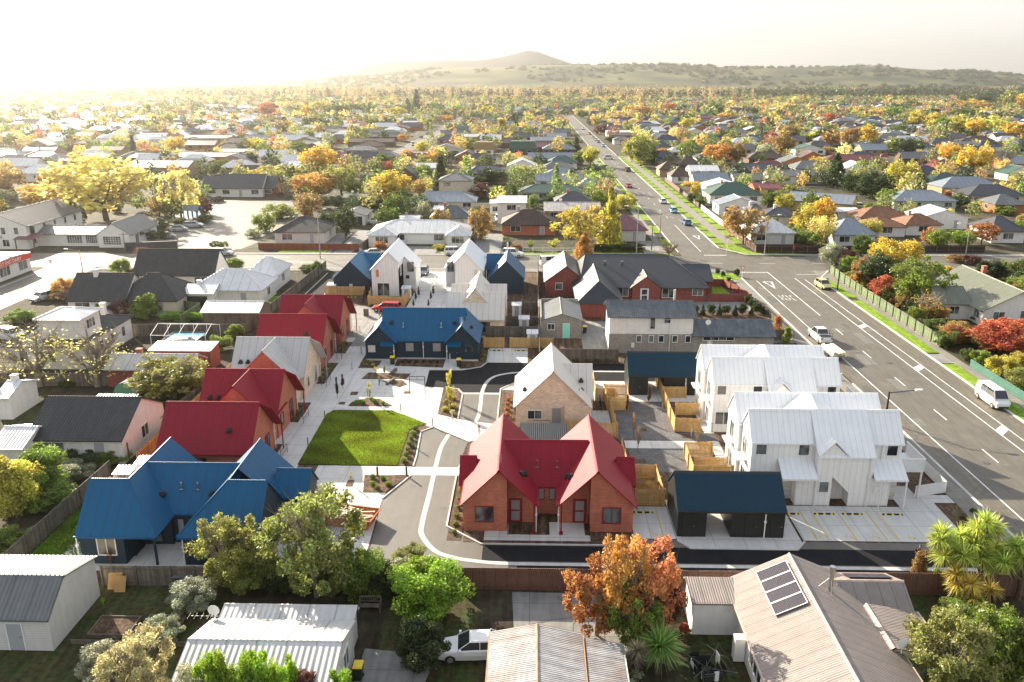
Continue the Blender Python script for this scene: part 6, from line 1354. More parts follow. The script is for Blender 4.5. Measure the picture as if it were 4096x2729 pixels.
X, Y = G('M4', 287, 200); e = empty('banner_flag', (X, Y, 0), 0, 'small red flag by the dark corner fence', 'flag'); piece(e, 'pole', lambda mb: mb.tube((X, Y, 0), (X, Y, 2.2), .02, .02, 5), M['steel']); piece(e, 'flag', lambda mb: mb.hexa([(X, Y-.01, 1), (X+.45, Y-.01, 1.3), (X+.3, Y-.01, 2.2), (X-.1, Y-.01, 1.6)], [(X, Y+.01, 1), (X+.45, Y+.01, 1.3), (X+.3, Y+.01, 2.2), (X-.1, Y+.01, 1.6)]), M['red_paint'])
# path lights, bins and furniture of the court
BL = [('M2', 505, 1310, 'beside the top left corner of the court lawn'), ('M2', 392, 1495, 'beside the left edge of the court lawn'), ('M2', 1020, 1268, 'on the upper edge of the court lawn'), ('M2', 1235, 1365, 'where the lawn meets the crossing'), ('M2', 1366, 1312, 'at the tip of the long planted bed'), ('M2', 1113, 1508, 'in the bark bed right of the lawn'), ('M2', 689, 978, 'on the path by the blue duplex'), ('M2', 752, 872, 'near the left corner of the central blue duplex'), ('M2', 872, 1085, 'in the middle planted island'), ('M2', 794, 1155, 'behind the lower planted island'), ('M2', 872, 615, 'beside the red wagon'), ('B2', 1058, 180, 'short timber bollard at the kerb of the lower bed'), ('B2', 862, 182, 'timber bollard at the left of the lower bed'), ('M3', 1095, 1260, 'by the slat fence corner of the rear terrace'), ('M3', 1290, 1440, 'beside the pavers and yard fence')]
for c, x, y, l in BL:
    X, Y = G(c, x, y); wd_ = 'timber' in l; e = empty('bollard_light' if not wd_ else 'timber_bollard', (X, Y, 0), 0, ('steel path light ' if not wd_ else '')+l, 'bollard')
    piece(e, 'post', lambda mb: mb.tube((X, Y, 0), (X, Y, .95), .07 if not wd_ else .1, None, 8), M['steel'] if not wd_ else M['wood_old']); piece(e, 'cap', lambda mb: mb.tube((X, Y, .95), (X, Y, 1.0), .085, .07, 8), M['steel'] if not wd_ else M['wood_old'])
def bin_(x, y, lid, label, deg=0):
    e = empty('wheelie_bin', (x, y, 0), 0, label, 'bin'); piece(e, 'bin_body', lambda mb: mb.hexa([(x-.22, y-.25, .06), (x+.22, y-.25, .06), (x+.22, y+.25, .06), (x-.22, y+.25, .06)], [(x-.28, y-.33, .98), (x+.28, y-.33, .98), (x+.28, y+.33, .98), (x-.28, y+.33, .98)]), M['dark_plastic'])
    piece(e, 'bin_lid', lambda mb: mb.hexa([(x-.3, y-.36, .985), (x+.3, y-.36, .985), (x+.3, y+.36, .985), (x-.3, y+.36, .985)], [(x-.27, y-.3, 1.06), (x+.27, y-.3, 1.06), (x+.27, y+.33, 1.1), (x-.27, y+.33, 1.1)]), M[lid])
    for s in (-1, 1): piece(e, 'wheel', lambda mb: mb.tube((x+s*.22, y+.28, .1), (x+s*.27, y+.28, .1), .1, .1, 8), M['rubber'])
for c, x, y, lid, l in (('M2', 963, 942, 'yellow_plastic', 'yellow-lidded bin by the left porch of the central blue duplex'), ('M2', 1410, 958, 'yellow_plastic', 'yellow-lidded bin by the right steps of the central blue duplex'), ('M3', 572, 730, 'yellow_plastic', 'yellow-lidded bin beside the block garage'), ('B2', 735, 1545, 'yellow_plastic', 'yellow-lidded bin at the corner of the bright iron roofed house'), ('M2', 1067, 125, 'yellow_plastic', 'yellow-lidded bin by the twin garage doors'), ('T2', 570, 1395, 'dark_plastic', 'black bin beside the white dark-tiled house')):
    bin_(*G(c, x, y), lid, l)
X0, Y0 = G('M2', 1080, 1140); X1, Y1 = G('M2', 1183, 1140); e = empty('black_frame', (X0, Y0, 0), 0, 'black steel sign frame standing on the paved court', 'frame')
piece(e, 'frame', lambda mb: (mb.tube((X0, Y0, 0), (X0, Y0, 2.1), .05, .05, 5), mb.tube((X1, Y1, 0), (X1, Y1, 2.1), .05, .05, 5), mb.tube((X0, Y0, 2.1), (X1, Y1, 2.1), .04, .04, 5), mb.tube((X0, Y0, 1.7), (X1, Y1, 1.7), .03, .03, 5), mb.tube(((X0+X1)/2, Y0, 1.7), ((X0+X1)/2, Y1, 2.1), .03, .03, 5)), M['black_metal'])
X, Y = G('M2', 785, 615); e = empty('bin_store', (X, Y, 0), 0, 'dark metal cabinet on the path behind the central blue duplex', 'cabinet'); piece(e, 'cabinet', lambda mb: mb.box(X-.35, X+.35, Y-.2, Y+.3, .03, 1.1), M['wood_old']); piece(e, 'lid', lambda mb: mb.box(X-.38, X+.38, Y-.23, Y+.33, 1.101, 1.15), M['roof_dark'])
for c, x, y, deg, l in (('M2', 948, 1068, 70, 'rust coloured log seat beside the paved court bed'), ('M2', 970, 1000, 78, 'dark log seat in front of the blue duplex')):
    X, Y = G(c, x, y); o = piece(None, 'log_seat', lambda mb: mb.obox((X, Y, .03), (math.cos(R(deg)), math.sin(R(deg))), 1.7, .35, .3), M['wood_old']); tag(o, l, 'bench')
# skip of scrap timber behind the olive tree
X, Y = G('B2', 672, 490); e = empty('timber_skip', (X, Y, 0), R(-12), 'open rusty skip full of timber offcuts beside the olive tree', 'skip'); mb = MB()
b = [(-1.9, -.9, .03), (1.9, -.9, .03), (1.9, .9, .03), (-1.9, .9, .03)]; t = [(-2.3, -1.1, .95), (2.3, -1.1, .95), (2.3, 1.1, .95), (-2.3, 1.1, .95)]
for i in range(4): j = (i+1) % 4; mb.poly([b[i], b[j], t[j], t[i]]); mb.tube(t[i], t[j], .06, .06, 4)
mb.build('hull', mat('skip_orange', (.42, .15, .05), rough=.7, var=.3), e, local=True); mb = MB()
for k in range(26): a = random.uniform(-.6, .6)+(1.57 if k % 6 == 0 else 0); x, y = random.uniform(-1.2, 1.2), random.uniform(-.6, .6); mb.obox((x, y, .5+k*.022), (math.cos(a), math.sin(a)), random.uniform(1, 2.4), .05, .12)
mb.build('timber_offcuts', M['new_timber'], e, local=True)
# bench, clothesline, beds, poly tunnel, pool, playhouse
X, Y = G('B2', 812, 1085); e = empty('park_bench', (X, Y, 0), 0, 'weathered wooden garden bench in the shade of the hedge', 'bench')
piece(e, 'seat', lambda mb: [mb.box(X-.75, X+.75, Y-.25+k*.12, Y-.16+k*.12, .42, .46) for k in range(4)], M['wood_old']); piece(e, 'backrest', lambda mb: (mb.box(X-.75, X+.75, Y+.24, Y+.28, .9, 1.0), mb.box(X-.75, X+.75, Y+.24, Y+.28, .55, .62), [mb.box(X-.7+k*.15, X-.66+k*.15, Y+.245, Y+.275, .6, .92) for k in range(10)]), M['wood_old'])
for s in (-1, 1): piece(e, 'leg', lambda mb: (mb.box(X+s*.72-.04, X+s*.72+.04, Y-.28, Y-.2, 0, .65), mb.box(X+s*.72-.04, X+s*.72+.04, Y+.2, Y+.28, 0, .95), mb.box(X+s*.72-.04, X+s*.72+.04, Y-.28, Y+.28, .62, .67)), M['wood_old'])
X, Y = G('B3', 1380, 1610); e = empty('rotary_clothesline', (X, Y, 0), .2, 'rotary clothesline hung with dark washing and a white cloth', 'clothesline'); mb = MB(); mb.tube((0, 0, 0), (0, 0, 1.9), .03, .03, 6)
for k in range(4): a = k*math.pi/2+.78; mb.tube((0, 0, 1.5), (1.9*math.cos(a), 1.9*math.sin(a), 2.0), .014, .012, 4)
mb.build('frame', M['roof_grey'], e, local=True); mb = MB()
for r_ in (.6, 1.0, 1.4, 1.85):
    for k in range(4): a, b = k*math.pi/2+.78, (k+1)*math.pi/2+.78; z = 1.5+r_*.26; mb.tube((r_*math.cos(a), r_*math.sin(a), z), (r_*math.cos(b), r_*math.sin(b), z), .004, .004, 3)
mb.build('line', M['roof_grey'], e, local=True)
for k in range(26):
    r_ = random.choice((.6, 1.0, 1.4)); s = random.randrange(4); a, b = s*math.pi/2+.78, (s+1)*math.pi/2+.78; p = Vector((r_*math.cos(a), r_*math.sin(a))).lerp(Vector((r_*math.cos(b), r_*math.sin(b))), random.uniform(.15, .85)); d = (math.cos((a+b)/2+1.57), math.sin((a+b)/2+1.57)); z = 1.5+r_*.26; hh = random.uniform(.5, .95); mb = MB()
    mb.obox((p.x, p.y, z-hh), d, random.uniform(.4, .7), hh, .05)
    mb.build('washing', M['dark_plastic'] if k % 8 else M['lamp_white'], e, local=True)
for x0, x1, y0, y1, l in ((-28.6, -25.9, 44.6, 46.6, 'left raised garden bed with timber edging'), (-25.4, -23.0, 44.4, 46.8, 'right raised garden bed with timber edging')):
    e = empty('raised_bed', ((x0+x1)/2, (y0+y1)/2, 0), 0, l, 'garden bed'); piece(e, 'edging', lambda mb: (mb.box(x0, x1, y0, y0+.08, 0, .3), mb.box(x0, x1, y1-.08, y1, 0, .3), mb.box(x0, x0+.08, y0+.08, y1-.08, 0, .3), mb.box(x1-.08, x1, y0+.08, y1-.08, 0, .3)), M['wood_old']); piece(e, 'soil', lambda mb: mb.box(x0+.09, x1-.09, y0+.09, y1-.09, .01, .22), M['bark'])
F([(-29.3, 44), (-21.5, 43.9)], .35, 'fence_grey', 'low log edging in front of the raised beds', posts=False, post_m='wood_old'); e = empty('outdoor_sink', (-24.6, 50.4, 0), 0, 'grey outdoor sink bench against the grey paling fence', 'sink'); piece(e, 'bench_top', lambda mb: mb.box(-25.3, -23.9, 50.1, 50.7, .85, .92), M['roof_grey']); piece(e, 'leg', lambda mb: mb.box(-25.2, -25.1, 50.2, 50.6, 0, .85), M['roof_grey']); piece(e, 'leg', lambda mb: mb.box(-24.1, -24.0, 50.2, 50.6, 0, .85), M['roof_grey']); piece(e, 'barrel', lambda mb: mb.tube((-24.6, 50.3, 0), (-24.6, 50.3, .7), .25, .25, 10), M['lamp_white'])
e = empty('cardboard_sheets', (-29.0, 50.2, 0), 0, 'orange plywood sheets leaning on the fence by the garage', 'sheets'); piece(e, 'sheet', lambda mb: (mb.hexa([(-29.9, 49.9, 0), (-28.9, 49.9, 0), (-28.9, 49.95, 0), (-29.9, 49.95, 0)], [(-29.9, 50.6, 1.5), (-28.9, 50.6, 1.5), (-28.9, 50.65, 1.5), (-29.9, 50.65, 1.5)])), mat('ply', (.42, .25, .09), rough=.8, var=.2)); piece(e, 'sheet', lambda mb: mb.hexa([(-29.3, 49.6, 0), (-28.5, 49.6, 0), (-28.5, 49.65, 0), (-29.3, 49.65, 0)], [(-29.3, 50.1, 1.0), (-28.5, 50.1, 1.0), (-28.5, 50.15, 1.0), (-29.3, 50.15, 1.0)]), M['ply'])
X, Y = G('M1', 850, 1165); e = empty('garden_tunnel', (X, Y, 0), 0, 'small green and white plastic tunnel in the left backyard', 'greenhouse'); mb = MB(); n = 8
for j, (dx, dy) in enumerate(((0, 0), (.7, 3.2))):
    for k in range(n+1): a = math.pi*k/n; mb.v.append((X-.2+1.2*math.cos(a)+dx, Y+dy, .02+1.75*math.sin(a)))
for k in range(n): mb.f.append((k, k+1, k+n+2, k+n+1)); mb.m.append(1)
mb.f.append(tuple(range(n+1))); mb.m.append(0); mb.build('cover', [simple('tunnel_green', (.12, .35, .2), .5), M['lamp_white']], e)
x0, y0 = G('M1', 1095, 830); x1, _ = G('M1', 1345, 825); e = empty('swimming_pool', (x0, y0, 0), 0, 'above-ground backyard pool with pale blue water', 'pool'); piece(e, 'pool_wall', lambda mb: (mb.box(x0, x1, y0, y0+.08, 0, 1.1), mb.box(x0, x1, y0+3.9, y0+4, 0, 1.1), mb.box(x0, x0+.1, y0+.08, y0+3.9, 0, 1.1), mb.box(x1-.1, x1, y0+.08, y0+3.9, 0, 1.1)), M['roof_grey']); piece(e, 'water', lambda mb: mb.box(x0+.1, x1-.1, y0+.09, y0+3.89, 0, .95), simple('pool_water', (.25, .55, .62), .05))
e = empty('tent_frame', (x0-1, y0, 0), 0, 'bare white marquee frame over the backyard pool', 'frame'); xs = [x0-1+k*(x1+2.5-x0)/4 for k in range(5)]
piece(e, 'frame', lambda mb: ([(mb.tube((x, y0-.8, 0), (x, y0-.8, 2.0), .05, .05, 4), mb.tube((x, y0+4.5, 0), (x, y0+4.5, 2.0), .05, .05, 4), mb.tube((x, y0-.8, 2), (x, y0+1.8, 2.9), .04, .04, 4), mb.tube((x, y0+4.5, 2), (x, y0+1.8, 2.9), .04, .04, 4)) for x in xs], [mb.tube((xs[0], y, z), (xs[-1], y, z), .04, .04, 4) for y, z in ((y0-.8, 2), (y0+4.5, 2), (y0+1.8, 2.9))]), M['white_trim'])
X, Y = G('T1', 1290, 1310); e = empty('playhouse', (X, Y, 0), 0, 'blue playhouse with pale roof beside the hotel car park', 'playhouse'); piece(e, 'post', lambda mb: [mb.box(X+a-.12, X+a+.12, Y+b-.12, Y+b+.12, 0, 2.4) for a in (-1.8, -.6, .6, 1.8) for b in (0, 2.5)], simple('play_blue', (.03, .18, .5), .5)); w, r = MB(), MB(); mass(w, r, 'x', X-1.9, X+1.9, Y, Y+2.5, 2.4, 3.4, nowall=True, cap=None); r.build('roof', M['roof_bluegrey'], e)
X, Y = G('T3', 1090, 945); e = empty('playground_slide', (X, Y, 0), 0, 'bright blue playground slide', 'slide'); piece(e, 'chute', lambda mb: mb.hexa([(X-2.4, Y, 2.6), (X+2.2, Y, .3), (X+2.2, Y+.8, .3), (X-2.4, Y+.8, 2.6)], [(X-2.4, Y, 3.0), (X+2.2, Y, .7), (X+2.2, Y+.8, .7), (X-2.4, Y+.8, 3.0)]), simple('slide_blue', (.02, .2, .7), .3)); piece(e, 'ladder', lambda mb: mb.box(X-2.6, X-2.4, Y, Y+.8, 0, 3), M['steel'])
# ------------------------------------------------------------------ the person on the fresh lane
def person(x, y, deg, label):
    e = empty('person', (x, y, .05), R(deg), label, 'person')
    def skin(name, J, E_, m, sub=2):
        me = bpy.data.meshes.new(name); me.from_pydata([j[:3] for j in J], E_, []); o = bpy.data.objects.new(name, me); COL.objects.link(o); o.parent = e
        o.modifiers.new('s', 'SKIN')
        for i, j in enumerate(J): me.skin_vertices[0].data[i].radius = (j[3], j[4] if len(j) > 4 else j[3])
        me.skin_vertices[0].data[0].use_root = True
        s = o.modifiers.new('ss', 'SUBSURF'); s.levels = sub; s.render_levels = sub; me.materials.append(m); return o
    J = [(0, 0, .95, .15, .12), (0, 0, 1.15, .14, .10), (0, 0, 1.36, .18, .11), (0, .01, 1.48, .07), (0, -.02, 1.56, .055), (0, -.04, 1.63, .085, .095), (0, -.05, 1.70, .085, .1), (0, -.04, 1.76, .06, .07),
         (.10, 0, .88, .10), (.12, -.02, .5, .065), (.13, .03, .1, .045), (.14, -.12, .04, .04), (-.10, 0, .88, .10), (-.12, -.02, .5, .065), (-.13, .03, .1, .045), (-.14, -.12, .04, .04),
         (.2, 0, 1.40, .062), (.26, .0, 1.14, .045), (.12, -.24, 1.16, .034), (.06, -.30, 1.18, .03), (-.2, 0, 1.40, .062), (-.26, .0, 1.14, .045), (-.12, -.24, 1.16, .034), (-.06, -.30, 1.18, .03)]
    E_ = [(0, 1), (1, 2), (2, 3), (3, 4), (4, 5), (5, 6), (6, 7), (0, 8), (8, 9), (9, 10), (10, 11), (0, 12), (12, 13), (13, 14), (14, 15), (2, 16), (16, 17), (17, 18), (18, 19), (2, 20), (20, 21), (21, 22), (22, 23)]
    sk = simple('skin_tone', (.42, .22, .15), .6); skin('body', J, E_, sk)
    C = [(0, 0, .93, .165, .135), (0, 0, 1.15, .155, .115), (0, 0, 1.37, .19, .12), (0, .01, 1.47, .085), (.21, 0, 1.41, .075), (.26, .0, 1.2, .058), (-.21, 0, 1.41, .075), (-.26, .0, 1.2, .058)]
    skin('shirt', C, [(0, 1), (1, 2), (2, 3), (2, 4), (4, 5), (2, 6), (6, 7)], simple('black_cloth', (.012, .012, .014), .85))
    T_ = [(0, 0, .93, .16, .13), (.10, 0, .86, .11), (.12, -.02, .5, .08), (.13, .03, .12, .06), (-.10, 0, .86, .11), (-.12, -.02, .5, .08), (-.13, .03, .12, .06)]
    skin('trousers', T_, [(0, 1), (1, 2), (2, 3), (0, 4), (4, 5), (5, 6)], M['black_cloth'])
    skin('hair', [(0, .0, 1.70, .09, .09), (0, -.02, 1.77, .085, .1), (0, -.03, 1.81, .05, .06)], [(0, 1), (1, 2)], M['dark_plastic'])
    for s in (-1, 1):
        for q in range(5): skin('finger', [(s*.06, -.30, 1.18, .012), (s*(.045-.012*q*.3), -.335-.004*q, 1.19-.016*q, .009), (s*.025, -.345, 1.185-.016*q, .007)], [(0, 1), (1, 2)], sk, 1)
    for s in (-1, 1): mb = MB(); mb.tube((s*.032, -.135, 1.68), (s*.032, -.142, 1.68), .012, .01, 6); mb.build('eye', M['dark_plastic'], e, local=True)
    mb = MB(); mb.hexa([(-.015, -.13, 1.64), (.015, -.13, 1.64), (.01, -.165, 1.64), (-.01, -.165, 1.64)][::-1], [(-.006, -.13, 1.68), (.006, -.13, 1.68), (.004, -.14, 1.68), (-.004, -.14, 1.68)][::-1]); mb.build('nose', sk, e, local=True)
    return e
X, Y = G('B4', 1128, 790); person(X, Y, -35, 'person in black clothes standing on the fresh lane behind the sapling, holding a controller')
c = Vector((X, Y, 0)); o = piece(None, 'controller', lambda mb: mb.obox((X-.17, Y-.25, 1.2), (math.cos(R(-35)), math.sin(R(-35))), .2, .06, .1), M['steel']); tag(o, 'small grey controller held by the person on the lane', 'controller')
